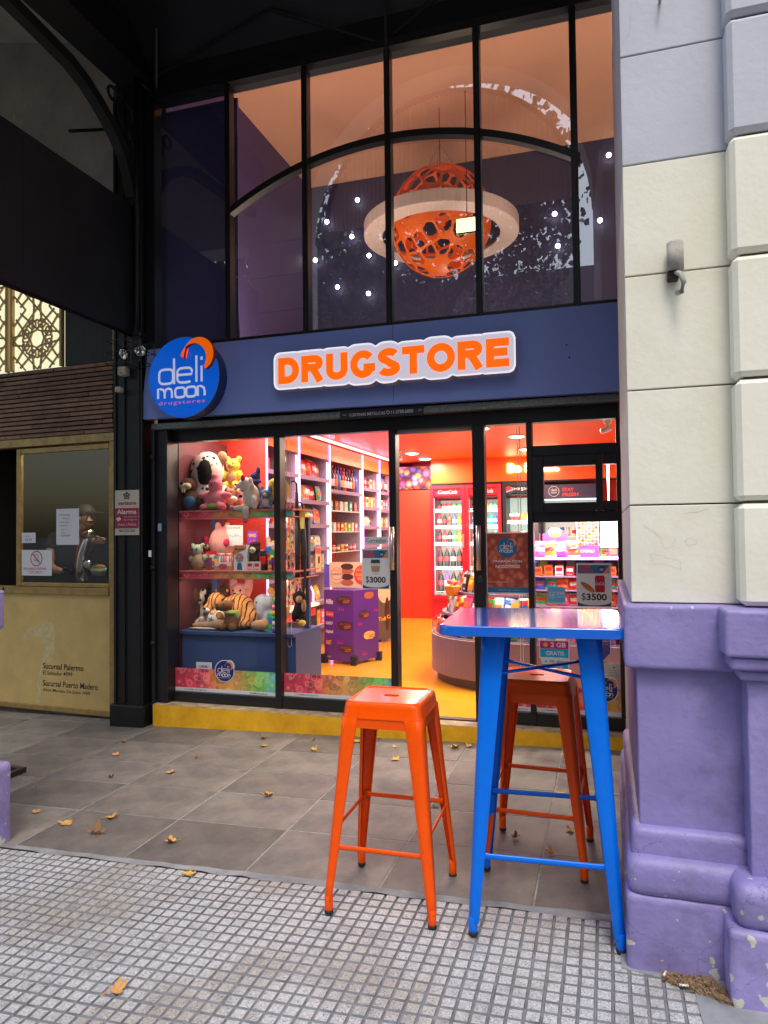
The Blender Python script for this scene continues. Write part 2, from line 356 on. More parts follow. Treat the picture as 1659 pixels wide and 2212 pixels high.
# black fascia board over the neighbouring shop
b = MB(); b.box(-3.53, -3.5, -2.25, .0, 2.968, 3.985); b.box(-3.536, -3.53, -2.25, .0, 2.95, 3.999); 
fb = b.build('fascia_board', black2); tag(fb, 'long black fascia board hanging at right angles to the shops over the left bay', 'fascia board')
b = MB(); b.box(-3.5005, -3.4985, -1.23, -1.224, 2.99, 3.96); b.build('panel_joint', mat('joint_dark', (.004, .004, .004), .8), fb)
sm = mat('scratch', (.45, .45, .43), .7)
for u, v, l in ((129, 600, 28), (147, 625, 12), (169, 690, 28), (92, 762, 24), (405, 810, 20), (402, 960, 26)):
    u *= .6028*.5422/1.0; v *= .6028*.5422
    p = atx(u*1.0, v, -3.5); p2 = atx(u, v+l*.327, -3.5); bb = MB(); bb.box(-3.4995, -3.4985, p.y-.0012, p.y+.0012, p2.z, p.z); bb.build('paint_drip', sm, fb)

# --- black steel column between the shops
colm = mat('column_black', (.008, .008, .009), .45, spec=.4, var=.5, vs_=12, bump=.5, bs=25)
co = thing('steel_column', 'black painted riveted steel column between kebab shop and candy shop', 'column', (0, 0, 0))
z0 = GZ(-3.57, -.1)
b = MB(); b.rbox(-3.70, -3.44, -.10, .28, z0, 5.0, .008, 1); b.build('shaft', colm, co)
b = MB(); b.rbox(-3.725, -3.415, -.125, .25, z0-.01, z0+.17, .012, 2); b.build('base', colm, co)
for i, (x, w_) in enumerate(((-3.69, .02), (-3.60, .012), (-3.47, .02))):
    b = MB(); b.box(x, x+w_, -.112, -.099, z0+.18, 4.9); b.build('angle_strip', colm, co)
b = MB(); b.rbox(-3.49, -3.415, -.15, -.0, 2.93, 2.98, .01, 1); b.tube([(-3.455, -.13, 2.95), (-3.455, -.13, 5)], .03, 8); b.build('downpipe', colm, co)
b = MB()
for zz in (2.0, 1.14, .55): b.lathe([(.0, 0), (.022, .003), (.024, .02), (.012, .03)], 8, (-3.385, -.03, zz), M=Matrix.Rotation(R(90), 3, 'X'))
b.build('rivet', colm, co)
# --- stepped plinth (yellow step) below the shop
yel = mat('step_yellow', (.80, .44, .012), .5, var=.2, vs_=7, bump=.25, bs=30, var2=(1, .85, .9))
st = MB(); st.v = []
vs = []
for x in (-3.373, .2):
    vs += [(x, -.06, GZ(x, -.06)-.02), (x, -.06, .083), (x, .3, .083), (x, .3, -.2)]
st.add(vs, [(0, 4, 5, 1), (1, 5, 6, 2), (0, 1, 2, 3), (4, 7, 6, 5)])
so_ = st.build('yellow_step', yel); tag(so_, 'yellow painted step under the glass shopfront', 'step')
b = MB(); b.box(-3.373, .2, -.058, .06, .0832, .086); b.build('worn_edge', mat('worn', (.42, .33, .22), .8, var=.6, vs_=12), so_)

# ================================================================ PILLARS
pur = bpy.data.materials.new('purple_paint'); pur.use_nodes = True; N, L = pur.node_tree.nodes, pur.node_tree.links; pb = N['Principled BSDF']
geo = N.new('ShaderNodeNewGeometry'); sp = N.new('ShaderNodeSeparateXYZ'); L.new(geo.outputs['Position'], sp.inputs[0])
na = N.new('ShaderNodeTexNoise'); na.inputs['Scale'].default_value = 3; na.inputs['Detail'].default_value = 6; L.new(geo.outputs['Position'], na.inputs['Vector'])
ra = N.new('ShaderNodeValToRGB'); ra.color_ramp.elements[0].position = .3; ra.color_ramp.elements[0].color = (.235, .195, .45, 1); ra.color_ramp.elements[1].position = .7; ra.color_ramp.elements[1].color = (.33, .285, .60, 1); L.new(na.outputs[0], ra.inputs[0])
nb = N.new('ShaderNodeTexNoise'); nb.inputs['Scale'].default_value = 22; nb.inputs['Detail'].default_value = 3; nb.inputs['Roughness'].default_value = .4; L.new(geo.outputs['Position'], nb.inputs['Vector'])
mr = N.new('ShaderNodeMapRange'); mr.inputs[1].default_value = .0; mr.inputs[2].default_value = .42; mr.inputs[3].default_value = .09; mr.inputs[4].default_value = -.08; mr.clamp = True; L.new(sp.outputs['Z'], mr.inputs[0])
pt = N.new('ShaderNodeMath'); pt.operation = 'ADD'; L.new(geo.outputs['Pointiness'], pt.inputs[0]); L.new(nb.outputs[0], pt.inputs[1])
p2 = N.new('ShaderNodeMath'); p2.operation = 'ADD'; L.new(pt.outputs[0], p2.inputs[0]); L.new(mr.outputs[0], p2.inputs[1])
th = N.new('ShaderNodeMath'); th.operation = 'GREATER_THAN'; th.inputs[1].default_value = 1.21; L.new(p2.outputs[0], th.inputs[0])
mm = N.new('ShaderNodeMixRGB'); L.new(th.outputs[0], mm.inputs[0]); L.new(ra.outputs[0], mm.inputs[1]); mm.inputs[2].default_value = (.60, .58, .52, 1)
L.new(mm.outputs[0], pb.inputs['Base Color']); pb.inputs['Roughness'].default_value = .5
ng = N.new('ShaderNodeTexNoise'); ng.inputs['Scale'].default_value = 5; ng.inputs['Detail'].default_value = 9; ng.inputs['Roughness'].default_value = .7; L.new(geo.outputs['Position'], ng.inputs['Vector'])
rg_ = N.new('ShaderNodeValToRGB'); rg_.color_ramp.elements[0].position = .35; rg_.color_ramp.elements[0].color = (.76, .76, .75, 1); rg_.color_ramp.elements[1].position = .52; rg_.color_ramp.elements[1].color = (1, 1, 1, 1); L.new(ng.outputs[0], rg_.inputs[0])
mg_ = N.new('ShaderNodeMixRGB'); mg_.blend_type = 'MULTIPLY'; mg_.inputs[0].default_value = 1; L.new(mm.outputs[0], mg_.inputs[1]); L.new(rg_.outputs[0], mg_.inputs[2])
cv = N.new('ShaderNodeTexVoronoi'); cv.feature = 'DISTANCE_TO_EDGE'; cv.inputs['Scale'].default_value = 4.5; wv = N.new('ShaderNodeMixRGB'); wv.inputs[0].default_value = .12; L.new(geo.outputs['Position'], wv.inputs[1]); L.new(ng.outputs['Color'], wv.inputs[2]); L.new(wv.outputs[0], cv.inputs['Vector'])
cl_ = N.new('ShaderNodeMath'); cl_.operation = 'LESS_THAN'; cl_.inputs[1].default_value = .0016; L.new(cv.outputs['Distance'], cl_.inputs[0]); zl = N.new('ShaderNodeMath'); zl.operation = 'LESS_THAN'; zl.inputs[1].default_value = .42; L.new(sp.outputs['Z'], zl.inputs[0]); ml_ = N.new('ShaderNodeMath'); ml_.operation = 'MULTIPLY'; L.new(cl_.outputs[0], ml_.inputs[0]); L.new(zl.outputs[0], ml_.inputs[1])
mc_ = N.new('ShaderNodeMixRGB'); L.new(ml_.outputs[0], mc_.inputs[0]); L.new(mg_.outputs[0], mc_.inputs[1]); mc_.inputs[2].default_value = (.07, .06, .09, 1); L.new(mc_.outputs[0], pb.inputs['Base Color'])
nc = N.new('ShaderNodeTexNoise'); nc.inputs['Scale'].default_value = 35; nc.inputs['Detail'].default_value = 6; L.new(geo.outputs['Position'], nc.inputs['Vector'])
bp = N.new('ShaderNodeBump'); bp.inputs['Strength'].default_value = .55; bp.inputs['Distance'].default_value = .006; L.new(nc.outputs[0], bp.inputs['Height']); L.new(bp.outputs[0], pb.inputs['Normal'])
cream = mat('cream_paint', (.85, .835, .725), .7, var=.10, vs_=2.0, bump=.30, bs=48, bdist=.004, var2=(1, .98, .92))
lav = mat('greyish_paint', (.54, .555, .625), .7, var=.10, vs_=2.0, bump=.30, bs=48, bdist=.004)
jointm = mat('joint_grime', (.16, .14, .115), .95, var=.5, vs_=40)
edgem = mat('side_render', (.42, .35, .31), .85, var=.15, vs_=4, bump=.3, bs=20)
def block(x0, x1, y0, y1, z0, z1, b_):
    bm = bmesh.new(); bmesh.ops.create_cube(bm, size=1)
    bmesh.ops.scale(bm, vec=(x1-x0, y1-y0, z1-z0), verts=bm.verts); bmesh.ops.translate(bm, vec=((x0+x1)/2, (y0+y1)/2, (z0+z1)/2), verts=bm.verts)
    bmesh.ops.bevel(bm, geom=bm.edges[:], offset=b_, segments=1 if b_ > .008 else 2, profile=.6, affect='EDGES')
    mb = MB(); mb.bm(bm, 0, False); return mb
def rough_block(x0, x1, y0, y1, z0, z1, b_, seg, amp, cuts=0):
    bm = bmesh.new(); bmesh.ops.create_cube(bm, size=1)
    bmesh.ops.scale(bm, vec=(x1-x0, y1-y0, z1-z0), verts=bm.verts); bmesh.ops.translate(bm, vec=((x0+x1)/2, (y0+y1)/2, (z0+z1)/2), verts=bm.verts)
    if cuts: bmesh.ops.subdivide_edges(bm, edges=bm.edges[:], cuts=cuts*5, use_grid_fill=True)
    sh = [e for e in bm.edges if len(e.link_faces) == 2 and e.calc_face_angle() > .6]
    bmesh.ops.bevel(bm, geom=sh, offset=b_, segments=seg, profile=.6, affect='EDGES')
    from mathutils import noise
    for v in bm.verts: v.co += noise.noise_vector(v.co*9)*amp+noise.noise_vector(v.co*28)*amp*.4
    mb = MB(); mb.bm(bm, 0, True); mb.build0 = mb.build; mb.build = lambda *a, **k: wn(mb.build0(*a, **k)); return mb
ZJ = [1.153, 1.478, 1.863, 2.249, 2.628, 3.003, 3.38, 3.76, 4.14, 4.5]
pl = thing('pillar', 'big cream and purple masonry pillar at the right beside the blue table', 'pillar')
b = MB(); b.box(.095, 1.45, -2.28, -1.17, -.1, 4.5); b.box(.42, 1.45, -2.375, -2.279, .2, 4.5); b.build('core', jointm, pl)
b = MB(); b.box(.1, .6, -1.168, .0, -.1, 4.5); b.build('return_wall', edgem, pl)
for i in range(len(ZJ)-1):
    m_ = cream if i < 4 else lav
    block(.078, .46, -2.30, -1.165, ZJ[i]+.0025, ZJ[i+1]-.0025, .003).build('stone_block', m_, pl)
    zz0, zz1 = ZJ[i]+.005, ZJ[i+1]-.005
    block(.393, 1.44, -2.40, -2.30, zz0, zz1, .015).build('stone_block', m_, pl)
bp_ = rough_block(.05, .47, -2.345, -1.15, .943, 1.152, .014, 3, .002, 2).build('cap_block', pur, pl)
rough_block(.088, .47, -2.305, -1.16, .30, .95, .006, 2, .0015, 2).build('die', pur, pl)
rough_block(.045, .42, -2.375, -1.12, .215, .345, .05, 4, .003, 0).build('torus', pur, pl)
rough_block(.06, .42, -2.335, -1.12, .30, .43, .03, 3, .004, 0).build('scotia', pur, pl)
rough_block(.040, .42, -2.368, -1.10, -.06, .225, .022, 3, .004, 2).build('plinth', pur, pl)
rough_block(.335, 1.45, -2.47, -2.28, 1.01, 1.152, .012, 3, .002, 2).build('cap_block', pur, pl)
rough_block(.35, 1.45, -2.455, -2.28, .968, 1.012, .016, 3, .001, 0).build('cap_moulding', pur, pl)
rough_block(.378, 1.45, -2.43, -2.28, .935, .97, .012, 3, .001, 0).build('cap_moulding', pur, pl)
rough_block(.402, 1.45, -2.405, -2.28, .30, .94, .006, 2, .0015, 2).build('die', pur, pl)
rough_block(.345, 1.45, -2.48, -2.28, .205, .345, .05, 4, .003, 0).build('torus', pur, pl)
rough_block(.325, 1.45, -2.49, -2.28, -.06, .215, .022, 3, .004, 2).build('plinth', pur, pl)
stn1 = mat('pillar_stain', (.58, .56, .52), .8, var=.2, vs_=20)
def crack(pts, w_=.0022, y=-2.3012, m_=None):
    rr = random.Random(len(pts)+int(pts[0][0]))
    P = []
    for i in range(len(pts)-1):
        for k in range(5): t_ = k/5; P.append((pts[i][0]*(1-t_)+pts[i+1][0]*t_+rr.uniform(-2, 2), pts[i][1]*(1-t_)+pts[i+1][1]*t_+rr.uniform(-2, 2)))
    P = [at(u, v, y) for u, v in P+[pts[-1]]]; MB().rib([[(p.x, p.z) for p in P]], w_, y).build('crack_line', m_ or stn1, pl)
pencil = mat('pencil', (.62, .62, .56), .8)
crack([(1345, 90), (1360, 70), (1362, 30)], .0014); crack([(1480, 1110), (1530, 1100)], .0014)
crack([(1392, 1135), (1425, 1160), (1435, 1185), (1455, 1180), (1460, 1160)], .0012, m_=pencil); crack([(1478, 1170), (1490, 1180), (1505, 1172), (1492, 1160), (1478, 1170)], .0012, m_=pencil); crack([(1405, 1195), (1470, 1212), (1472, 1228), (1410, 1216), (1405, 1195)], .001, m_=pencil)
# hooks on the pillar
hk = thing('pipe_bracket', 'rusty cut pipe stub with bent hook fixed on the cream pillar face', 'bracket')
p = at(1457, 560, -2.31); mt = mat('painted_iron', (.42, .40, .35), .7, var=.3, vs_=30, bump=.5, bs=80)
b = MB(); b.lathe([(.026, 0), (.026, .09)], 12, (p.x, -2.335, p.z-.045)); b.build('pipe_stub', mt, hk)
b = MB(); b.tube([(p.x, -2.33, p.z-.05), (p.x+.012, -2.37, p.z-.07), (p.x+.02, -2.375, p.z-.1), (p.x+.014, -2.36, p.z-.125), (p.x+.004, -2.335, p.z-.12)], .009, 7); b.build('hook', mt, hk)
b = MB(); b.rbox(p.x-.025, p.x+.01, -2.34, -2.303, p.z-.075, p.z-.045, .004, 1); b.build('rust_clump', mat('rust', (.05, .03, .02), .95, bump=1, bs=90), hk)
b = MB(); p = at(1425, 5, -2.3); b.tube([(p.x, -2.29, p.z), (p.x, -2.35, p.z-.005), (p.x, -2.35, p.z+.02)], .005, 6)
tag(b.build('hook', mt), 'small dark iron hook high on the pillar top', 'hook')
# left pillar (only its inner face shows)
lp = thing('pillar', 'purple painted pillar foot at the left edge of the photo', 'pillar')
b = MB(); b.box(-3.6, -2.9, -2.28, -2.03, -.2, 4.5); b.build('core', jointm, lp)
for i in range(len(ZJ)-1): rough_block(-3.62, -2.885, -2.30, -2.02, ZJ[i]+.005, ZJ[i+1]-.005, .007, 2, .001, 1).build('stone_block', cream if i < 4 else lav, lp)
rough_block(-3.65, -2.83, -2.36, -2.016, .945, 1.135, .02, 3, .002, 2).build('cap_block', pur, lp)
rough_block(-3.62, -2.88, -2.31, -2.03, .27, .95, .01, 2, .0015, 1).build('die', pur, lp)
rough_block(-3.66, -2.80, -2.40, -1.996, -.12, .30, .035, 3, .004, 2).build('plinth', pur, lp)

# ================================================================ BEHIND THE CAMERA (shows in the glass)
leafm = mat('foliage', (.06, .09, .025), .6, rnd=.2); bark = mat('bark', (.12, .10, .075), .9, var=.4, vs_=6, bump=.8, bs=12, bdist=.02)
def tree(x, y, h, r, seed, label, lean=0):
    rr = random.Random(seed); t = thing('plane_tree', label, 'tree', (x, y, -.1), 0, 'street trees across from the shop')
    b = MB(); b.tube([(0, 0, 0), (lean*.3, .1, h*.3), (lean*.6, .0, h*.55), (lean, .2, h*.8)], [.28, .22, .17, .08], 10)
    tips = []
    for i in range(9):
        a = rr.uniform(0, 6.28); z = h*rr.uniform(.35, .7); L_ = rr.uniform(.5, 1)*r; e = Vector((lean+math.cos(a)*L_, math.sin(a)*L_, z+L_*.6))
        b.tube([(lean*.5, 0, z), (lean*.5+math.cos(a)*L_*.5, math.sin(a)*L_*.5, z+L_*.4), e], [.1, .06, .02], 6); tips.append(e)
    b.build('trunk', bark, t); b = MB()
    C = [(Vector((lean, 0, h*.78)), r*.75)]+[(e, r*.42) for e in tips]
    for i in range(12500):
        c, s = rr.choice(C); d = Vector((rr.gauss(0, 1), rr.gauss(0, 1), rr.gauss(0, 1))).normalized()*s*rr.uniform(.35, 1.05)
        p = c+d; q = Euler((rr.uniform(0, 6), rr.uniform(0, 6), rr.uniform(0, 6))).to_matrix()*1.0; k = rr.uniform(.05, .10)
        b.add([p+q @ Vector(w_)*k for w_ in ((-1, 0, 0), (-.35, -.9, .1), (.4, -.5, 0), (1, 0, .2), (.3, .5, 0), (-.4, .9, 0))], [(0, 1, 2, 3, 4, 5)])
    b.build('crown', leafm, t)
tree(-3.4, -12.5, 11.3, 4.1, 3, 'large leafy plane tree on the kerb behind the photographer', -.8)
tree(-9.0, -13, 12.0, 4.6, 5, 'leafy plane tree farther left along the kerb')
bl = thing('apartment_block', 'pale apartment block across the road with rows of windows', 'building')
b = MB(); b.box(-30, 3, -34, -26, -.4, 12.5); b.box(8, 24, -36, -27, -.4, 16); b.build('wall', mat('block_wall', (.17, .165, .16), .85, var=.1, vs_=1), bl)
wm = mat('window_dark', (.03, .035, .045), .15); mw = MB().box(-.6, .6, 0, .1, 0, 1.5).mesh('window', wm)
for i in range(12):
    for j in range(4): inst(mw, 'window', bl, (-28+i*2.8, -26.05, 1+j*2.8))
for i in range(6):
    for j in range(5): inst(mw, 'window', bl, (9.5+i*2.5, -27.05, 1+j*2.9))
gw = thing('garden_wall', 'low rendered wall with iron railings across the road', 'wall')
b = MB(); b.box(-20, 10, -20.4, -20, -.3, 1.6); b.build('wall', mat('gwall', (.4, .38, .34), .9, var=.2, vs_=2), gw)
b = MB()
for i in range(150): b.box(-20+i*.2, -19.97+i*.2, -20.2, -20.17, 1.6, 3.0)
b.box(-20, 10, -20.21, -20.16, 2.9, 2.95); stuff(b.build('railing', mat('rail', (.02, .02, .02), .5), gw))
# ================================================================ SHOPFRONT
glass_up = glassmat('window_glass_upper', 1.5, (.93, .95, .97), 0.006, 3.4)
glass_lo = glassmat('window_glass', 1.5, (.97, .98, .98), 0, .55)
uw = thing('arched_window', 'tall black framed upper window with arched bar above the blue sign', 'window')
MX = [-2.708+.64*i for i in range(5)]; ZB, ZT = 2.858, 4.852
for x in MX:
    b = MB(); b.rbox(x-.022, x+.022, -.05, .03, ZB, ZT-.012, .004, 1); b.build('mullion', frame_m, uw)
    b = MB(); b.box(x-.009, x+.009, -.062, -.0502, ZB, ZT-.012); b.build('mullion_rib', frame_m, uw)
b = MB(); b.rbox(-3.40, .12, -.048, .03, ZB-.012, ZB+.02, .004, 1); b.build('bottom_rail', frame_m, uw)
b = MB(); b.box(-3.43, -3.352, -.05, .05, ZB, 4.9); b.build('side_jamb', frame_m, uw)
AC, AR = -1.42, 2.5; AZ = 4.205-AR
pts = [AC-1.31+2.62*i/40 for i in range(41)]
def az(x, r): return AZ+math.sqrt(r*r-(x-AC)**2)
vs = []
for x in pts:
    for yy, rr in ((-.045, AR-.024), (-.045, AR+.024), (.02, AR+.024), (.02, AR-.024)): vs.append((x, yy, az(x, rr)))
fs = []
for i in range(40):
    for k in range(4): fs.append((i*4+k, (i+1)*4+k, (i+1)*4+(k+1) % 4, i*4+(k+1) % 4))
MB().add([(v[0], v[1]-.002, v[2]) for v in vs], fs, 0).build('arch_bar', frame_m, uw)
xs = [-3.352]+MX+[.1]
for i in range(6):
    xa, xb = xs[i]+.001, xs[i+1]-.001; t_ = random.uniform(-.004, .004)
    b = MB(); b.add([(xa, t_, ZB), (xb, -t_, ZB), (xb, -t_+.001, ZT), (xa, t_+.001, ZT)], [(0, 1, 2, 3)]); b.build('pane', glass_up, uw)
# blue opaque film panel behind the left pane
# sign board
signm = mat('sign_blue', (.21, .29, .66), .32, spec=.5, bump=.06, bs=120)
sg = thing('sign_board', 'long blue shop sign board above the glass doors', 'sign board')
b = MB(); b.prism([(-3.462, 2.30), (.115, 2.275), (.115, 2.846), (-3.40, 2.846)], -.075, -.02); b.box(-3.40, .115, -.0752, -.0748, 2.35, 2.351); b.build('panel', signm, sg)
b = MB(); b.box(-1.398, -1.3955, -.0765, -.0745, 2.30, 2.845); b.build('panel_joint', mat('seam_blue', (.02, .03, .12), .6), sg)
for u, v in ((1224, 745), (1230, 772)):
    p = at(u, v, -.076); b = MB(); b.lathe([(.006, 0), (.005, .004)], 8, (p.x, -.077, p.z), M=Matrix.Rotation(R(90), 3, 'X')); b.build('screw_hole', black, sg)
# DRUGSTORE letters board
board_w = mat('sign_white', (.66, .62, .70), .35, emit=(.85, .8, .95), es=.28); board_s = mat('sign_side', (.42, .38, .40), .5)
or_e = mat('letter_orange', (.9, .10, .0), .35, emit=(1, .13, 0), es=.55)
LB = thing('letter_sign', 'raised white cloud shaped sign with bold orange DRUGSTORE letters', 'letter sign', (-2.272, -.076, 2.418))
WID = 1.735
cell = [(-.0, .215, .272), (.165, .41, .272), (.37, .59, .275), (.545, .80, .292), (.755, .965, .292), (.925, 1.14, .270), (1.09, 1.34, .294), (1.30, 1.54, .272), (1.49, 1.735, .276)]
def prof(x, top, grow=0):
    best = -9
    for a, c, h in cell:
        a -= grow; c += grow; r = min(.048 if h < .28 else .085, (c-a)/2); hh = h/2+grow
        if a <= x <= c:
            dx = max(0, a+r-x, x-(c-r)); best = max(best, hh-r+math.sqrt(max(0, r*r-dx*dx)))
    return best
def outline(g, n=150):
    tp = []; bt = []; inn = -g if g < 0 else 0; g = max(g, 0)
    for i in range(n+1):
        x = -g+(WID+2*g)*i/n; x = min(max(x, -g+1e-4), WID+g-1e-4); h = prof(x, 1, g)-inn; x = inn+x*(WID-2*inn)/WID; tp.append((x, .147+h)); bt.append((x, .147-h))
    return bt+tp[::-1]
MB().prism(outline(.0), -.085, -.0, 0, 1).build('board', [board_w, board_s], LB)
b = MB(); o1 = outline(0); o2 = outline(-.010); n = len(o1)
b.add([(p[0], -.0872, p[1]) for p in o1]+[(p[0], -.0872, p[1]) for p in o2], [(i, (i+1) % n, n+(i+1) % n, n+i) for i in range(n)]); b.build('rim_light', mat('rim_white', (.8, .8, .85), .3, emit=(.9, .88, 1), es=.45), LB)  # white rim line; rim and board carry emission to look brighter
LWI = .19; SW = .053
def earc(cx, cz, rx, rz, a0, a1, n=14): return [(cx+rx*math.cos(R(a0+(a1-a0)*k/n)), cz+rz*math.sin(R(a0+(a1-a0)*k/n))) for k in range(n+1)]
def glyph(ch, w_):   # centre lines of heavy capitals, height .19
    a = SW/2; T_ = LWI-a; m_ = LWI/2
    if ch == 'D': return [[(a, 0), (a, LWI)], [(a, T_), (w_*.45, T_)]+earc(w_*.45, m_, w_*.55-a, m_-a, 90, -90)+[(a, a)]]
    if ch == 'R': return [[(a, 0), (a, LWI)], [(a, T_), (w_*.58, T_)]+earc(w_*.58, LWI*.70, w_*.36-a*.9, T_-LWI*.70, 90, -90)+[(a, 2*LWI*.70-T_)], [(w_*.48, 2*LWI*.70-T_), (w_*.66, .055), (w_-a*1.1, 0)]]
    if ch == 'U': return [[(a, LWI), (a, .07)]+earc(w_/2, .07, w_/2-a, .07-a, 180, 360)+[(w_-a, LWI)]]
    if ch == 'G': return [earc(w_*.52, m_, w_*.5-a, m_-a+.002, 38, 328, 22)+[(w_-a, m_*.5), (w_-a, m_-.002)], [(w_-a+SW/2, m_-a*.9), (w_*.54, m_-a*.9)]]
    if ch == 'S': return [earc(w_/2, LWI*.715, w_/2-a*1.1, LWI*.285-a+.002, 22, 250, 16)+earc(w_/2, LWI*.275, w_/2-a*.95, LWI*.285-a+.002, 70, -160, 16)]
    if ch == 'T': return [[(0, T_), (w_, T_)], [(w_/2, T_), (w_/2, 0)]]
    if ch == 'O': q = earc(w_/2, m_, w_/2-a, m_-a+.003, 0, 360, 32); return [q[:-1]+[q[0]]]
    return [[(a, 0), (a, LWI)], [(a, T_), (w_, T_)], [(a, m_+.003), (w_*.93, m_+.003)], [(a, a), (w_, a)]]
x = .036
lw = [.168, .178, .165, .190, .165, .160, .198, .178, .155]; gp = .0165
tot = sum(lw)+gp*8; scx = (WID-.078)/tot
for ch, wd in zip('DRUGSTORE', lw):
    MB().rib(glyph(ch, wd*scx), SW, 0).build('letter', or_e, LB, (x, -.0885, .052)); x += (wd+gp)*scx
# deli moon disc sign
dblue = mat('disc_blue', (.0, .085, .50), .3, emit=(0, .12, .75), es=.28); dside = mat('disc_side', (.01, .035, .13), .4); wht = mat('white_print', (.72, .75, .9), .4, emit=(.7, .75, 1), es=.2)
orn = mat('crescent_orange', (.85, .12, .005), .35, emit=(1, .15, 0), es=.3); ornside = mat('crescent_side', (.28, .06, .02), .5)
def arcp(cx, cz, r, a0, a1, n=24): return [(cx+r*math.cos(R(a0+(a1-a0)*i/n)), cz+r*math.sin(R(a0+(a1-a0)*i/n))) for i in range(n+1)]
def sqloop(cx, cz, w_, h, n=20, e=.55):
    P = []
    for i in range(n):
        a = 2*math.pi*i/n; c, s = math.cos(a), math.sin(a); P.append((cx+w_/2*math.copysign(abs(c)**e, c), cz+h/2*math.copysign(abs(s)**e, s)))
    return P+[P[0]]
def deli_logo(parent, S, y, white, pink, third=True, ox=0, oz=0):
    # strokes in a unit disc radius 1
    b = MB(); w_ = .06
    P = []
    P += [sqloop(-.43, .0, .40, .36)]; P += [[(-.20, -.20), (-.20, .44)]]
    e = sqloop(.10, .0, .42, .36)[:-1]; k = e[0:19]; P += [[(-.09, .015), (.30, .015)]+[q for q in e[1:] if True][:17]+[(.24, -.165)]]
    P += [[(.43, -.19), (.43, .46)]]; P += [[(.575, -.19), (.575, .20)], [(.575, .34), (.575, .42)]]
    z = -.42; h = .12
    P += [[(-.66, z-h), (-.66, z+h), (-.58, z+h), (-.50, z+.09), (-.47, z+.02), (-.47, z-h)], [(-.47, z+.02), (-.43, z+.1), (-.36, z+h), (-.28, z+.09), (-.26, z), (-.26, z-h)]]
    P += [sqloop(-.03, z, .27, 2*h+.0), sqloop(.28, z, .27, 2*h)]
    P += [[(.47, z-h), (.47, z+h), (.56, z+h), (.64, z+.07), (.66, z-.02), (.66, z-h)]]
    b.rib([[(ox+q[0]*S-.06*S, oz+q[1]*S+.05*S) for q in p] for p in P], w_*S, y); b.build('lettering', white, parent)
    if third: text('drugstores', -.70*S, -.68*S, 1.3*S, .12*S, y, pink, parent, space=1.25)
def crescent(S):
    c0 = (.50, .50); outer = arcp(.50*S, .50*S, .42*S, 188, -62); inner = arcp(.36*S, .42*S, .36*S, -35, 168)
    return outer+inner
dl = thing('disc_sign', 'round blue disc sign with white letters and orange crescent at the board end', 'round sign', (-3.005, -.076, 2.575))
S = .305
MB().lathe([(S, 0), (S, .105), (S*.985, .112)], 64, M=Matrix.Rotation(R(90), 3, 'X'), mi=0, sm=False).build('disc_body', dside, dl)
b = MB(); b.disc(0, 0, S*.985, S*.985, -.1135, 0, 64); b.build('disc_face', dblue, dl)
b = MB(); b.ring(0, 0, S*.985, S*1.0, -.1138, 0, 64); b.build('disc_rim', mat('rim_blue', (.1, .25, .7), .2), dl)
deli_logo(dl, S, -.1155, wht, mat('pink_print', (.75, .12, .3), .4, emit=(1, .2, .4), es=.25))
b = MB(); b.prism(crescent(S), -.155, -.116, 0, 1); b.build('crescent', [orn, ornside], dl)

# shutter housing, lintel, door frames
gal = mat('galvanised', (.22, .24, .23), .45, metal=.6, var=.5, vs_=60, bump=.3, bs=150)
b = MB(); b.box(-3.40, .1, -.03, .05, 2.222, 2.268); b.box(-3.40, .1, -.036, -.03, 2.222, 2.230)
sh = b.build('shutter_housing', gal); tag(sh, 'narrow galvanised roller shutter slot under the blue sign', 'shutter slot')
bk = tag(MB().box(-3.40, .1, .052, .118, 2.2185, 2.86).build('head_panel', frame_m), 'black panel closing the gap behind the blue sign board', 'panel')
pl_ = thing('plate', 'black maker plate reading CORTINAS METALICAS under the sign', 'plate', (-1.81, -.0385, 2.206))
b = MB(); b.box(0, .62, -.002, .001, 0, .068); b.build('plate_body', mat('plate_black', (.015, .015, .02), .4), pl_)
pw = mat('plate_print', (.5, .5, .5), .5)
text('CORTINAS METÁLICAS', .07, .02, .27, .026, -.003, pw, pl_, bold=.01); text('11.3758.6808', .385, .021, .16, .024, -.003, pw, pl_, bold=.01)
MB().ring(.362, .033, .009, .013, -.003).build('phone_symbol', pw, pl_)
MB().rib([[(.02, .033), (.05, .033)], [(.585, .024), (.592, .044)], [(.592, .034), (.61, .036)]], .003, -.003).build('dash', pw, pl_)

fr = thing('shopfront_frame', 'black aluminium frame of the drugstore glass front with sliding door', 'shopfront frame')
def bar(n, x0, x1, z0, z1, y0=.06, y1=.14, b_=.003): MB().rbox(x0, x1, y0, y1, z0, z1, b_, 1).build(n, frame_m, fr)
bar('side_jamb', -3.37, -3.273, .09, 2.222, -.01, .14)
bar('guide_rail', -3.40, -3.372, -.03, 2.222, -.04, .05)
bar('lintel', -3.272, .098, 2.126, 2.218)
bar('mullion', -2.384, -2.332, .09, 2.125, .05, .15)
bar('sill', -3.272, -2.385, .09, .165); bar('sill', -2.331, -1.477, .09, .175)
bar('door_stile', -1.476, -1.424, .092, 2.125, .05, .15)
bar('door_stile', -.872, -.788, .092, 2.125, .045, .15)
bar('door_sill', -.787, -.462, .09, .172)
bar('mullion', -.503, -.465, .1725, 2.125, .05, .15)
bar('sill', -.4615, .098, .09, .172)
bar('side_jamb', .074, .105, .1725, 2.125, .05, .15)
bar('transom', -.4645, .0735, 1.895, 1.965); bar('transom', -.4645, .0735, 1.448, 1.52)
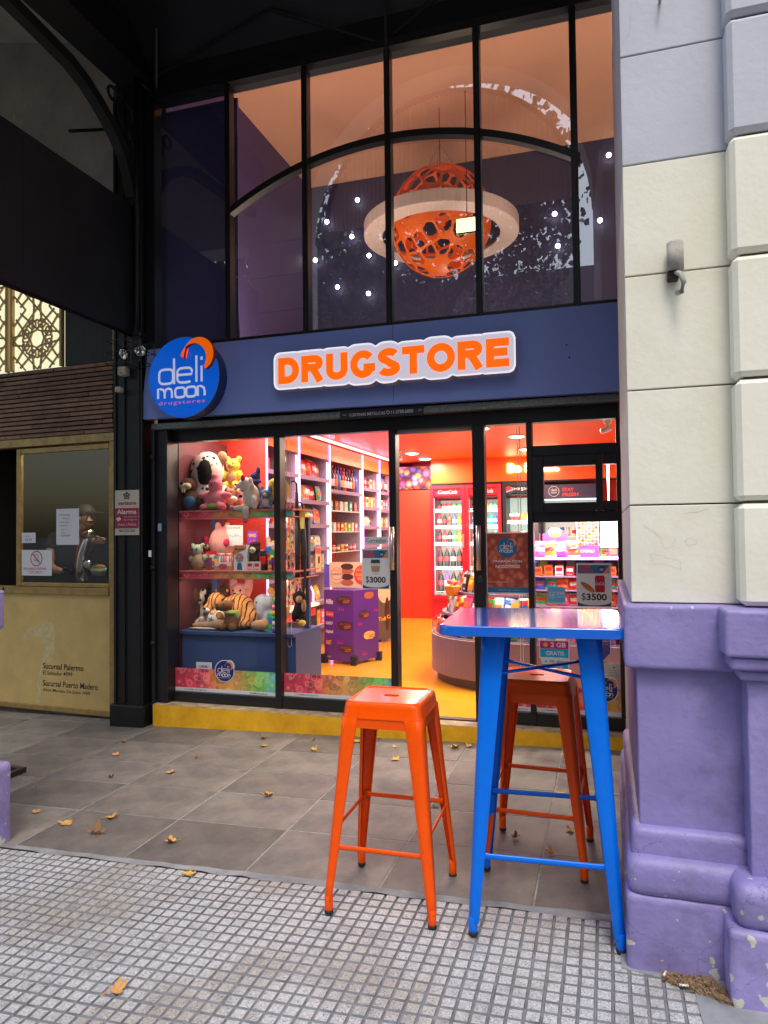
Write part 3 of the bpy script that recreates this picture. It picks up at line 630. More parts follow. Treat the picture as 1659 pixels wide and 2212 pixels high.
bar('hatch_frame', -.4645, -.392, 1.521, 1.894, .035, .13); bar('hatch_frame', -.391, -.057, 1.822, 1.894, .035, .13); bar('hatch_frame', -.391, -.057, 1.521, 1.578, .035, .13)
bar('hatch_stile', -.0565, -.0115, 1.521, 1.894, .04, .13); bar('hatch_frame', -.011, .0735, 1.826, 1.894, .045, .13); bar('hatch_frame', -.011, .0735, 1.521, 1.585, .045, .13)
MB().box(-.47, -.0566, .03, .0349, 1.515, 1.522).build('hatch_lip', frame_m, fr)
MB().box(-1.423, -.873, .07, .13, .084, .094).build('floor_track', mat('track', (.05, .04, .03), .5), fr)
def pane(x0, x1, z0, z1, y=.1, nm='pane'): MB().add([(x0, y, z0), (x1, y, z0), (x1, y, z1), (x0, y, z1)], [(0, 1, 2, 3)]).build(nm, glass_lo, fr)
pane(-3.273, -2.384, .165, 2.126); pane(-2.332, -1.476, .175, 2.126); pane(-.788, -.503, .172, 2.126)
pane(-.465, .074, 1.965, 2.126); pane(-.392, -.057, 1.578, 1.822, .09); pane(-.011, .074, 1.585, 1.826, .095); pane(-.465, .074, .172, 1.448)
steel = mat('brushed_steel', (.55, .54, .52), .28, metal=1, bump=.1, bs=200)
for x in (-.828, -1.445):
    b = MB(); b.tube([(x, .0, 1.128), (x, .0, 1.433)], .0165, 16); h = b.build('door_handle', steel, fr)
    for z in (1.17, 1.39): MB().tube([(x, .003, z), (x, .044, z)], .008, 8).build('handle_post', steel, h)
b = MB(); b.ell((-.828, .044, 1.068), (.016, .006, .028), 16, 8); lk = b.build('door_lock', mat('lock_grey', (.08, .08, .085), .3, metal=.6), fr)
MB().disc(-.828, 1.062, .005, .005, .0378, 0, 10).build('keyhole', black, lk)
# roller blind housing above the open doorway
b = MB(); b.rbox(-1.423, -.873, .08, .14, 2.10, 2.2, .004, 1); b.tube([(-1.423, .085, 2.108), (-.873, .085, 2.108)], .011, 8)
tag(b.build('shade_box', mat('warm_grey', (.30, .28, .26), .7)), 'grey roller blind box over the open doorway', 'blind box')

# printed strips along the bottom of the panes
candy = bpy.data.materials.new('candy_print'); candy.use_nodes = True; N, L = candy.node_tree.nodes, candy.node_tree.links; cb = N['Principled BSDF']
tc = N.new('ShaderNodeTexCoord'); sp = N.new('ShaderNodeSeparateXYZ'); L.new(tc.outputs['Object'], sp.inputs[0])
mr = N.new('ShaderNodeMapRange'); mr.inputs[1].default_value = 0; mr.inputs[2].default_value = .89; L.new(sp.outputs['X'], mr.inputs[0])
rp = N.new('ShaderNodeValToRGB'); cr = rp.color_ramp; cr.elements[0].color = (.55, .02, .06, 1); cr.elements[1].color = (.1, .45, .5, 1)
for p, c in ((.28, (.6, .03, .07)), (.45, (.75, .25, .04)), (.62, (.7, .4, .08)), (.8, (.2, .45, .07)), (.9, (.15, .5, .15))):
    e = cr.elements.new(p); e.color = (*c, 1)
vo = N.new('ShaderNodeTexVoronoi'); vo.inputs['Scale'].default_value = 17; L.new(tc.outputs['Object'], vo.inputs['Vector'])
v2 = N.new('ShaderNodeTexVoronoi'); v2.feature = 'DISTANCE_TO_EDGE'; v2.inputs['Scale'].default_value = 17; L.new(tc.outputs['Object'], v2.inputs['Vector'])
ns = N.new('ShaderNodeTexNoise'); ns.inputs['Scale'].default_value = 1.5; hs = N.new('ShaderNodeHueSaturation')
ad = N.new('ShaderNodeMath'); ad.operation = 'MULTIPLY_ADD'; sx = N.new('ShaderNodeSeparateColor'); L.new(vo.outputs['Color'], sx.inputs[0]); L.new(sx.outputs[0], ad.inputs[0]); ad.inputs[1].default_value = .14; 
L.new(mr.outputs[0], ad.inputs[2]); sb = N.new('ShaderNodeMath'); sb.operation = 'SUBTRACT'; sb.inputs[1].default_value = .07; L.new(ad.outputs[0], sb.inputs[0]); L.new(sb.outputs[0], rp.inputs[0])
er = N.new('ShaderNodeValToRGB'); er.color_ramp.elements[0].position = .30; er.color_ramp.elements[0].color = (0, 0, 0, 1); er.color_ramp.elements[1].position = .50; er.color_ramp.elements[1].color = (0, 0, 0, 1)
for p, c in ((.36, .55), (.42, .1)): e = er.color_ramp.elements.new(p); e.color = (c, c, c, 1)
L.new(vo.outputs['Distance'], er.inputs[0])
mk = N.new('ShaderNodeMath'); mk.operation = 'MULTIPLY'; mk.inputs[1].default_value = .7; L.new(er.outputs[0], mk.inputs[0])
ml = N.new('ShaderNodeMapRange'); ml.inputs[3].default_value = .6; ml.inputs[4].default_value = 1.5; L.new(sx.outputs[1], ml.inputs[0])
hs.inputs['Saturation'].default_value = .95; L.new(ml.outputs[0], hs.inputs['Value']); L.new(rp.outputs[0], hs.inputs['Color'])
mx = N.new('ShaderNodeMixRGB'); L.new(mk.outputs[0], mx.inputs[0]); L.new(hs.outputs[0], mx.inputs[1]); mx.inputs[2].default_value = (.9, .75, .6, 1)
L.new(mx.outputs[0], cb.inputs['Base Color']); cb.inputs['Roughness'].default_value = .4
paper = mat('paper_white', (.72, .72, .74), .6); ink = mat('ink_black', (.015, .015, .02), .6); navy = mat('print_navy', (.012, .02, .16), .45)
stm = {}
def strip(label, x0, x1, zb, zt, txt):
    t = thing('candy_strip', label, 'window sticker', (x0, .094, 0), 0, 'candy print strips along the bottom of the panes')
    w_ = x1-x0
    MB().add([(0, 0, zb+.028), (w_, 0, zb+.028), (w_, 0, zt), (0, 0, zt)], [(0, 1, 2, 3)]).build('candy_picture', candy, t)
    MB().add([(0, 0, zb), (w_, 0, zb), (w_, 0, zb+.0278), (0, 0, zb+.0278)], [(0, 1, 2, 3)]).build('white_band', paper, t)
    for body, px, pw_ in txt:
        text(body, px, zb+.007, pw_, .0135, -.001, ink, t, bold=.01)
        if body[0] == 'D' and not body.endswith('.ar') and px > .03:
            MB().rib([[(px-.025, zb+.006), (px-.011, zb+.006), (px-.011, zb+.02), (px-.025, zb+.02), (px-.025, zb+.006)]], .0018, -.001).build('camera_symbol', ink, t)
strip('candy picture strip along the bottom of the far left pane', -3.272, -2.386, .166, .345, [('DeliMoonDrugstores', .11, .17), ('DeliMoon.com.ar', .655, .15)])
strip('candy picture strip along the bottom of the second pane', -2.33, -1.478, .176, .347, [('DeliMoonDrugstores', .11, .17)])
strip('candy picture strip low on the door leaf behind the stool', -.786, -.505, .174, .347, [('DeliMoonDrugstores', .09, .17)])
strip('candy picture strip low on the right pane beside the pillar', -.463, .073, .174, .347, [('DeliMoonDrugstores', .06, .15)])
def logo_disc(label, x, z, r, y=.09):
    t = thing('round_sticker', label, 'sticker', (x, y, z), 0)
    b = MB(); b.disc(0, 0, r*1.04, r*1.04, 0, 0, 40); b.disc(r*.5, r*.48, r*.56, r*.56, .0005, 0, 30); b.build('white_edge', paper, t)
    MB().disc(0, 0, r*.97, r*.97, -.001, 0, 40).build('blue_disc', navy, t)
    deli_logo(t, r, -.0035, paper, paper); MB().flat(crescent(r), -.0018).build('crescent', mat('cresc_print', (.75, .25, .1), .5), t)
logo_disc('round navy logo sticker on the far left pane above the candy strip', -2.832, .337, .082)
logo_disc('round navy logo sticker low on the right pane beside the pillar', -.024, .347, .08)
# posters on the glass
teal = mat('print_teal', (.02, .15, .3), .5); salmon = mat('print_salmon', (.75, .25, .13), .5); redp = mat('print_red', (.7, .05, .06), .5)
def offer(label, x0, x1, z0, z1, price, kind):
    t = thing('offer_poster', label, 'poster', (x0, .088, z0)); W, H = x1-x0, z1-z0
    MB().box(0, W, 0, .001, 0, H).build('paper', paper, t)
    MB().flat([(.01, H*.765), (W-.01, H*.765), (W-.01, H-.012), (.01, H-.012)], -.001).build('header', teal, t)
    MB().flat([(W-.055, H*.765), (W-.01, H*.765), (W-.01, H-.012)], -.0015).build('header_corner', salmon, t)
    text('SUPER', .02, H*.875, W*.33, H*.075, -.0025, redp, t, bold=.03); text('OFERTA', .02, H*.785, W*.40, H*.075, -.0025, redp, t, bold=.03)
    c = MB(); c.disc(W*.73, H*.86, .021, .021, -.002, 0, 24); c.build('logo_disc', navy, t); text('deli', W*.67, H*.845, .024, .014, -.003, paper, t); text('moon', W*.67, H*.82, .024, .009, -.003, paper, t)
    text(price[0], W*.14, H*.14, W*.12, H*.18, -.0015, ink, t, bold=.0); text(price[1:], W*.28, H*.155, W*.58, H*.15, -.0015, ink, t, bold=.03)
    MB().flat([(.006, .006), (W-.006, .006), (W-.006, H*.13)]+[(W/2+(W/2-.006)*math.cos(R(a)), H*.13-H*.09*math.sin(R(a))) for a in range(15, 180, 15)]+[(.006, H*.13)], -.001).build('footer', mat('print_deep', (.02, .06, .13), .5), t)
    if kind == 'cup':
        cx = W*.5; z = H*.36
        MB().flat([(cx-.022, z), (cx+.022, z), (cx+.034, z+.085), (cx-.034, z+.085)], -.001).build('cup_picture', mat('cup_white', (.62, .6, .58), .5), t)
        MB().flat([(cx-.0285, z+.02), (cx+.0285, z+.02), (cx+.034, z+.062), (cx-.034, z+.062)], -.002).build('sleeve_picture', mat('cup_kraft', (.42, .25, .13), .6), t)
        MB().flat([(cx-.037, z+.082), (cx+.037, z+.082), (cx+.032, z+.108), (cx-.032, z+.108)], -.003).build('lid_picture', mat('cup_lid', (.05, .05, .055), .5), t)
    else:
        can = mat('can_red', (.45, .01, .04), .35)
        MB().flat([(W*.55, H*.34), (W*.79, H*.34), (W*.81, H*.37), (W*.81, H*.68), (W*.78, H*.72), (W*.56, H*.72), (W*.53, H*.68), (W*.53, H*.37)], -.001).build('can_picture', can, t)
        text('CocaCola', W*.54, H*.5, W*.25, H*.08, -.0025, paper, t, shear=.3)
        b = MB(); bun = mat('bun', (.55, .27, .1), .6); q = [Vector((.055*math.cos(R(a)), .018*math.sin(R(a)))) for a in range(0, 360, 20)]
        rt = Matrix.Rotation(R(-38), 2); b.flat([(W*.32+(rt @ v).x, H*.45+(rt @ v).y) for v in q], -.002); b.build('bun_picture', bun, t)
        MB().flat([(W*.325+(rt @ (v*.95)).x, H*.465+(rt @ Vector((v.x*.9, v.y*.45))).y) for v in q], -.003).build('sausage_picture', mat('sausage', (.42, .06, .03), .5), t)
        P = [(W*.32+(rt @ Vector((-.045+i*.01, (.005 if i % 2 else -.005)))).x, H*.465+(rt @ Vector((-.045+i*.01, (.005 if i % 2 else -.005)))).y) for i in range(10)]
        MB().rib([P], .003, -.004).build('mustard_picture', mat('mustard', (.75, .4, .1), .5), t)
offer('SUPER OFERTA poster with takeaway coffee cup and price 3000 on the second pane', -1.70, -1.49, .984, 1.278, '$3000', 'cup')
offer('SUPER OFERTA poster with hot dog and can and price 3500 on the right pane', -.192, .03, .885, 1.175, '$3500', 'dog')
t = thing('paper_note', 'handwritten paper note reading Corrediza taped beside the door handle', 'note', (-1.678, .088, 1.306)); MB().box(0, .178, 0, .001, 0, .056).build('paper', paper, t)
text('Corrediza', .012, .018, .152, .026, -.001, ink, t); MB().rib([[(.03, .013), (.15, .013)]], .002, -.001).build('underline', ink, t)
t = thing('job_poster', 'salmon job poster with blue disc reading TRABAJA CON NOSOTROS on the door', 'poster', (-.787, .088, .965)); W, H = .284, .42
ckm = bpy.data.materials.new('candy_orange'); ckm.use_nodes = True; N, L = ckm.node_tree.nodes, ckm.node_tree.links; v_ = N.new('ShaderNodeTexVoronoi'); v_.inputs['Scale'].default_value = 24
tcn = N.new('ShaderNodeTexCoord'); L.new(tcn.outputs['Object'], v_.inputs['Vector']); r_ = N.new('ShaderNodeValToRGB'); r_.color_ramp.elements[0].position = .2; r_.color_ramp.elements[0].color = (.68, .17, .09, 1); r_.color_ramp.elements[1].position = .65; r_.color_ramp.elements[1].color = (.36, .05, .03, 1); L.new(v_.outputs[0], r_.inputs[0]); L.new(r_.outputs[0], N['Principled BSDF'].inputs['Base Color'])
MB().box(0, W, 0, .001, 0, H).build('paper', paper, t); MB().flat([(.003, .045), (W-.003, .045), (W-.003, H-.008), (.003, H-.008)], -.001).build('candy_picture', ckm, t)
MB().flat([(.003, .008), (W-.003, .008), (W-.003, .0445), (.003, .0445)], -.001).build('footer', teal, t)
MB().disc(.139, .315, .068, .068, -.002, 0, 40).build('blue_disc', mat('print_blue', (.01, .13, .32), .5), t)
deli_logo(t, .068, -.0045, paper, paper, False, .139, .315); MB().flat([(q[0]+.139, q[1]+.315) for q in crescent(.068)], -.0035).build('crescent', salmon, t)
text('TRABAJÁ CON', .04, .21, .2, .023, -.002, paper, t, bold=.02); text('NOSOTROS', .06, .175, .165, .022, -.002, paper, t, bold=.02)
text('Un gran equipo te espera!', .053, .157, .175, .012, -.002, mat('print_maroon', (.25, .02, .05), .5), t)
text('Mandanos tu CV WhatsApp', .008, .075, .14, .009, -.002, paper, t); text('Cerca de todo y para ti', .075, .018, .145, .013, -.002, mat('print_grey', (.4, .45, .5), .5), t)
t = thing('nicotine_sticker', 'light blue square 18+ sticker on the right pane left of the hot dog poster', 'sticker', (-.382, .088, .9)); cy = mat('print_sky', (.12, .45, .75), .45)
MB().prism(sqloop(.058, .058, .116, .115, 28, .25)[:-1], -.001, 0).build('label_body', cy, t); text('18', .02, .052, .022, .018, -.002, paper, t, bold=.02); MB().ring(.031, .061, .0185, .0215, -.002).build('circle_print', paper, t); text('+', .048, .075, .009, .009, -.002, paper, t, bold=.03)
text('ZYN', .06, .063, .05, .019, -.002, paper, t, bold=.04); text('VUELTAS', .06, .045, .052, .01, -.002, paper, t, bold=.02); MB().flat([(.003, .004), (.113, .004), (.113, .01), (.003, .01)], -.0015).build('white_band', paper, t)
t = thing('phone_offer_sticker', 'pink and cyan 2 GB GRATIS sticker behind the table legs', 'sticker', (-.443, .088, .46)); mg = mat('print_magenta', (.6, .01, .2), .45); cyn = mat('print_cyan', (.0, .4, .68), .45)
MB().prism([(0, .2), (.196, .2), (.196, .02), (.18, .0), (.02, .0), (.012, .07), (0, .08)], -.001, 0).build('white_edge', paper, t)
MB().flat([(.006, .142), (.19, .142), (.19, .194), (.006, .194)], -.002).build('pink_band', mg, t); MB().flat([(.006, .085), (.19, .085), (.19, .141), (.006, .141)], -.002).build('cyan_band', cyn, t); MB().flat([(.016, .006), (.186, .006), (.186, .038), (.016, .038)], -.002).build('cyan_band', cyn, t)
text('2 GB', .075, .153, .1, .032, -.003, paper, t, bold=.03); text('GRATIS', .045, .098, .118, .028, -.003, paper, t, bold=.025); text('x 30 días', .035, .05, .13, .018, -.003, ink, t); text('personal', .05, .012, .1, .02, -.003, paper, t, bold=.02)
MB().disc(.042, .168, .016, .015, -.003, 0, 12).build('bee_badge', mat('gold_print', (.7, .4, .05), .5), t)
t = thing('age_sticker', 'purple eight sided warning sticker reading ESTE NEGOCIO PIDE DOCUMENTACION', 'sticker', (-.18, .088, .535)); pp = mat('print_purple', (.10, .07, .28), .45)
MB().flat([(.0, .05), (.05, 0), (.15, 0), (.197, .05), (.197, .13), (.16, .178), (.04, .178), (0, .13)], -.0).build('white_edge', paper, t); MB().flat([(.004, .051), (.052, .004), (.148, .004), (.193, .051), (.193, .128), (.158, .174), (.042, .174), (.004, .128)], -.001).build('label_body', pp, t)
text('ESTE NEGOCIO', .035, .142, .115, .012, -.002, paper, t, bold=.02); text('PIDE DOCUMENTACIÓN', .012, .122, .17, .013, -.002, paper, t, bold=.02); text('para comprar tabaco o productos', .015, .103, .165, .01, -.002, paper, t); text('que tengan nicotina', .05, .089, .1, .009, -.002, paper, t)
MB().ring(.105, .048, .014, .0175, -.002).build('ring_print', redp, t); text('-18', .093, .041, .022, .014, -.002, paper, t, bold=.02)
t = thing('certificate', 'pale printed certificate sheet behind the low round sticker', 'certificate', (-.035, .112, .35)); MB().box(0, .105, 0, .001, 0, .168).build('paper', mat('paper_cream', (.6, .58, .5), .6), t)
MB().rib([[(.03+.01*(i % 2), .12-i*.016), (.1, .12-i*.016)] for i in range(6)], .0015, -.001).build('text_lines', ink, t); MB().disc(.07, .14, .005, .006, -.001, 0, 10).build('crest', ink, t)

# white bead blind cords
cordm = mat('bead_cord', (.65, .6, .52), .5)
def cord(label, x, y, z0, z1, w_=.018):
    b = MB(); P = [(x-w_/2, y, z1)]+[(x-w_/2, y, z0+.02)]+[(x-w_/2*math.cos(R(a)), y, z0+.02-.02*math.sin(R(a))) for a in range(30, 180, 30)]+[(x+w_/2, y, z0+.02), (x+w_/2, y, z1)]
    b.tube(P, .0028, 5); tag(b.build('blind_cord', cordm), label, 'blind cord')
p = at(1128, 1445, .2); cord('white bead cord hanging inside the right glass door', p.x, .2, p.z, 2.12)
p = at(626, 1398, .2); cord('white cord loop hanging at the left edge of the second pane', p.x, .2, p.z, 2.12, .03)

# ================================================================ STOOLS AND TABLE
def metal_paint(n, c): return mat(n, c, .28, spec=.28, coat=.08, bump=.05, bs=14, var=.07, vs_=25)
orange = metal_paint('orange_enamel', (.98, .095, .0)); blue = metal_paint('blue_enamel', (.0, .17, .82)); rub = mat('rubber', (.01, .01, .01), .7)
def rrect(w_, h, r, n=6):
    P = []
    for cx, cy, a0 in ((w_/2-r, h/2-r, 0), (-w_/2+r, h/2-r, 90), (-w_/2+r, -h/2+r, 180), (w_/2-r, -h/2+r, 270)):
        P += [(cx+r*math.cos(R(a0+90*i/n)), cy+r*math.sin(R(a0+90*i/n))) for i in range(n+1)]
    return P
def loft(b, rings, close_top=True, mi=0, close_bot=False):
    n = len(rings[0]); vs = [p for g in rings for p in g]; fs = []
    for i in range(len(rings)-1):
        for k in range(n): fs.append((i*n+k, i*n+(k+1) % n, (i+1)*n+(k+1) % n, (i+1)*n+k))
    if close_top: fs.append(tuple((len(rings)-1)*n+k for k in range(n)))
    if close_bot: fs.append(tuple(range(n))[::-1])
    return b.add(vs, fs, mi, True)
def leg_mesh(top, bot, zt, wt, wb, rc, foot=.05):
    # L-section sheet leg, corner at (+,+) side: outer corner point runs top->bot ; local axes: flanges run towards -x and -y
    b = MB(); rings = []; N_ = 14
    for i in range(N_+1):
        t = i/N_; z = zt*(1-t)+foot*t; ox = top+(bot-top)*t; w_ = wt+(wb-wt)*min(1, t*1.0); r = min(rc, w_*.45); th = .0016
        bead = .004*math.sin(math.pi*min(1, max(0, (t-.60)/.34)))**.5 if .60 < t < .94 else 0
        out = [(ox-w_, ox-.012), (ox-w_, ox), (ox-w_*.62, ox), (ox-r, ox)]+[(ox-r+r*math.sin(R(a))-(bead*.6 if a == 45 else 0), ox-r+r*math.cos(R(a))-(bead*.6 if a == 45 else 0)) for a in (15, 30, 45, 60, 75)]+[(ox, ox-r), (ox, ox-w_*.62), (ox, ox-w_), (ox-.012, ox-w_)]
        inn = [(x-(th*1.5 if x > ox-w_+.001 else -th), y-(th*1.5 if y > ox-w_+.001 else -th)) for x, y in out][::-1]
        rings.append([(x, y, z) for x, y in out+inn])
    loft(b, rings, True, 0, True); return b
def build_leg(parent, top, bot, zt, wt, wb, rc, sx, sy, M_):
    b = leg_mesh(top, bot, zt, wt, wb, rc)
    v = [(x*sx, y*sy, z) for x, y, z in b.v]; f = b.f if sx*sy > 0 else [q[::-1] for q in b.f]
    c = MB(); c.add(v, f, 0, True); lo = wn(c.build('leg', M_, parent))
    # foot sleeve
    s = bot-.013; s2 = bot-.010
    b = MB(); b.lathe([(.0135, 0), (.0155, .006), (.0165, .052), (.013, .058)], 14, (sx*(bot-.0155), sy*(bot-.0155), .012)); b.build('foot_sleeve', M_, lo)
    b = MB(); b.lathe([(.0135, 0), (.0165, .003), (.0165, .014)], 14, (sx*(bot-.0155), sy*(bot-.0155), .0)); b.build('rubber_foot', rub, lo)
    return lo
def stool(label, x, y, rot):
    t = thing('bar_stool', label, 'bar stool', (x, y, GZ(x, y)), rot, 'orange metal bar stools')
    H = .786; b = MB()
    def ring(w_, z, r): return [(px, py, z) for px, py in rrect(w_, w_, r)]
    rs = [ring(.319, H-.062, .034), ring(.319, H-.053, .034), ring(.311, H-.050, .033), ring(.304, H-.02, .032), ring(.298, H-.008, .034), ring(.285, H-.001, .034), ring(.272, H, .034), ring(.262, H-.003, .032), ring(.252, H-.0045, .03)]
    loft(b, rs, False); n = len(rs[0]); k0 = (len(rs)-1)*n
    # seat top with hand hole
    hole = [(-.032+.0 if i in (0,) else 0, 0) for i in range(0)]
    hp = [(px, py) for px, py in rrect(.062, .034, .014)]
    b.v += [(px, py, H-.0045) for px, py in hp]; m0 = len(b.v)-n
    for i in range(n): j = (i+1) % n; b.f.append((k0+i, k0+j, m0+j, m0+i)); b.mi.append(0); b.sm.append(False)
    b.v += [(px, py, H-.02) for px, py in hp]; m1 = len(b.v)-n
    for i in range(n): j = (i+1) % n; b.f.append((m0+i, m0+j, m1+j, m1+i)); b.mi.append(0); b.sm.append(True)
    wn(b.build('seat', orange, t))
    b = MB()
    for k in range(4):
        M = Matrix.Rotation(R(90*k), 3, 'Z'); o = .1585
        P = [(-.146, H-.061), (.146, H-.061), (.146, H-.105), (.100, H-.105), (.094, H-.098), (-.094, H-.098), (-.100, H-.105), (-.146, H-.105)]
        vs = [M @ Vector((px, -o+.002, pz)) for px, pz in P]+[M @ Vector((px, -o+.0045, pz)) for px, pz in P]; nn = len(P)
        b.add(vs, [tuple(range(nn)), tuple(range(nn, 2*nn))[::-1]]+[((i+1) % nn, i, nn+i, nn+(i+1) % nn) for i in range(nn)])
    b.build('apron', orange, t)
    for sx_ in (1, -1):
        for sy_ in (1, -1): build_leg(t, .1595, .214, H-.060, .066, .028, .024, sx_, sy_, orange)
    zz = {0: .245, 1: .305, 2: .315, 3: .305}
    for k in range(4):
        M = Matrix.Rotation(R(90*k), 3, 'Z'); z = zz[k]; o = .158+.05*(1-z/(H-.06))-.006; b = MB(); L_ = o-.025
        P = []; rr = []
        for s_ in (-1, -.94, -.86, -.8, 0, .8, .86, .94, 1): P.append(M @ Vector((s_*(o-.012), -o, z))); rr.append(.017 if abs(s_) == 1 else .013 if abs(s_) > .9 else .0095)
        b.tube(P, rr, 8, sq=(.45, 1)); b.build('footrest_bar', orange, t)
    b = MB(); dk = mat('orange_shadowed', (.55, .05, .003), .4)
    for a in (45, -45):
        M = Matrix.Rotation(R(a), 3, 'Z'); zc = H-.085 + (.004 if a > 0 else 0)
        b.tube([M @ Vector((-.205, 0, zc-.03)), M @ Vector((-.05, 0, zc)), M @ Vector((.05, 0, zc)), M @ Vector((.205, 0, zc-.03))], .008, 6, sq=(1.1, .5))
    b.build('cross_brace', orange, t); return t
stool('orange metal bar stool standing alone left of the blue table', -.828, -2.085, R(1))
stool('orange metal bar stool tucked in behind the blue table', -.300, -1.615, R(-2))
t = thing('bar_table', 'tall blue metal bar table with rounded square top beside the pillar', 'table', (-.24, -2.045, GZ(-.24, -2.045)), R(3.5))
H = 1.088; b = MB()
def ring2(w_, z, r): return [(px, py, z) for px, py in rrect(w_, w_, r, 8)]
loft(b, [ring2(.59, H-.036, .05), ring2(.604, H-.036, .055), ring2(.606, H-.032, .056), ring2(.606, H-.006, .056), ring2(.600, H-.001, .054), ring2(.592, H, .052)], True); b.sm[-1] = False; b.v = [(x*1.075-.026, y*1.0, z) for x, y, z in b.v]; wn(b.build('tabletop', mat('blue_gloss', (.0, .13, .70), .13, spec=.9, coat=1), t))
for sx_ in (1, -1):
    for sy_ in (1, -1): build_leg(t, .208, .263, H-.037, .086, .038, .022, sx_, sy_, blue)
for k, z in ((0, .275), (1, .31), (2, .335), (3, .31)):
    M = Matrix.Rotation(R(90*k), 3, 'Z'); o = .205+.058*(1-z/H)-.010; b = MB()
    P = [M @ Vector((s_*(o-.005), -o, z)) for s_ in (-1, -.9, -.8, 0, .8, .9, 1)]; b.tube(P, [.016, .014, .0105, .0105, .0105, .014, .016], 8, sq=(.4, 1)); b.build('footrest_bar', blue, t)
b = MB()
for a in (45, -45):
    M = Matrix.Rotation(R(a), 3, 'Z'); e_ = .006 if a > 0 else 0; b.tube([M @ Vector((-.29, 0, H-.195+e_)), M @ Vector((-.04, 0, H-.195+e_)), M @ Vector((.04, 0, H-.195+e_)), M @ Vector((.29, 0, H-.195+e_))], .013, 6, sq=(1.1, .5))
b.build('cross_brace', blue, t)

# ================================================================ NEIGHBOURING KEBAB SHOP
gold = mat('brass_frame', (.38, .25, .085), .42, metal=.4, var=.35, vs_=12, bump=.2, bs=60)
goldp = mat('gold_panel', (.66, .47, .18), .30, metal=.35, var=.16, vs_=4, bump=.06, bs=120)
wood = mat('brown_slat', (.28, .14, .075), .6, rnd=.35, var=.45, vs_=9, bump=.3, bs=40)
KR = R(-3.3)
kb = thing('kebab_shopfront', 'gold panelled kebab shopfront with sliding window and wooden slats above', 'shopfront', (-3.80, .05, 0), KR)
def kp(u, v, dy=0):   # photo point -> kebab front local coords
    n = Vector((-math.sin(KR), math.cos(KR), 0)); o = Vector((-3.80, .05, 0)); d = ray(u, v); p = CAM+d*(((o-CAM).dot(n)+dy)/d.dot(n)); q = p-o
    return q.x*math.cos(KR)+q.y*math.sin(KR), p.z
GL = -1.6
def kbox(n, x0, x1, z0, z1, y0=0, y1=.06, m_=None, b_=.004): return MB().rbox(x0, x1, y0, y1, z0, z1, b_, 1).build(n, m_ or gold, kb)
zt = kp(120, 944)[1]
kbox('frame_head', GL, .0, 2.165, 2.235, -.01, .08); kbox('frame_post', -.055, .0, -.06, 2.164, -.012, .08); kbox('frame_sill', GL, -.056, .905, .965, -.02, .08)
kbox('frame_foot', GL, -.056, -.075, -.03, -.005, .06)
MB().box(GL, -.056, .01, .02, -.03, .904).build('gold_panel', goldp, kb)
x0, z0 = kp(*[c*1 for c in (42, 1235)]); wl = kp(45, 1100)[0]; wr = kp(235, 1100)[0]
for a, c, d, e in ((wl-.05, wl, .967, 2.15), (wr, wr+.045, .967, 2.15)): kbox('window_frame', a, c, d, e, -.004, .03)
kbox('window_frame', wl+.001, wr-.001, 2.105, 2.15, -.004, .03); kbox('window_frame', wl+.001, wr-.001, .967, 1.0, -.004, .03)
MB().add([(wl, .012, 1.0), (wr, .012, 1.0), (wr, .012, 2.105), (wl, .012, 2.105)], [(0, 1, 2, 3)]).build('pane', glassmat('kebab_glass', 1.5, (.85, .87, .85), 0, .9), kb)
for i in range(2): MB().ell((-1.36+i*.17, -.022, .945), (.012, .005, .012), 10, 6).build('knob', black, kb)
# wooden slats
zs0, zs1 = 2.24, 2.83; ns = 15
for i in range(ns):
    z = zs0+(zs1-zs0)*i/ns; h = (zs1-zs0)/ns-.012; xx = -1.65; 
    while xx < -.03:
        L_ = random.uniform(.35, .8); x2 = min(xx+L_, -.02+random.uniform(0, .012))
        if x2-xx > .05: MB().box(xx, x2-.001, -.012+random.uniform(-.003, .003), .02, z, z+h).build('slat', wood, kb)
        xx = x2+.0005
        if x2 > -.03: break
MB().box(-1.65, .0, .021, .05, 2.236, 2.83).build('backing_board', mat('dark_back', (.006, .004, .003), .8), kb)
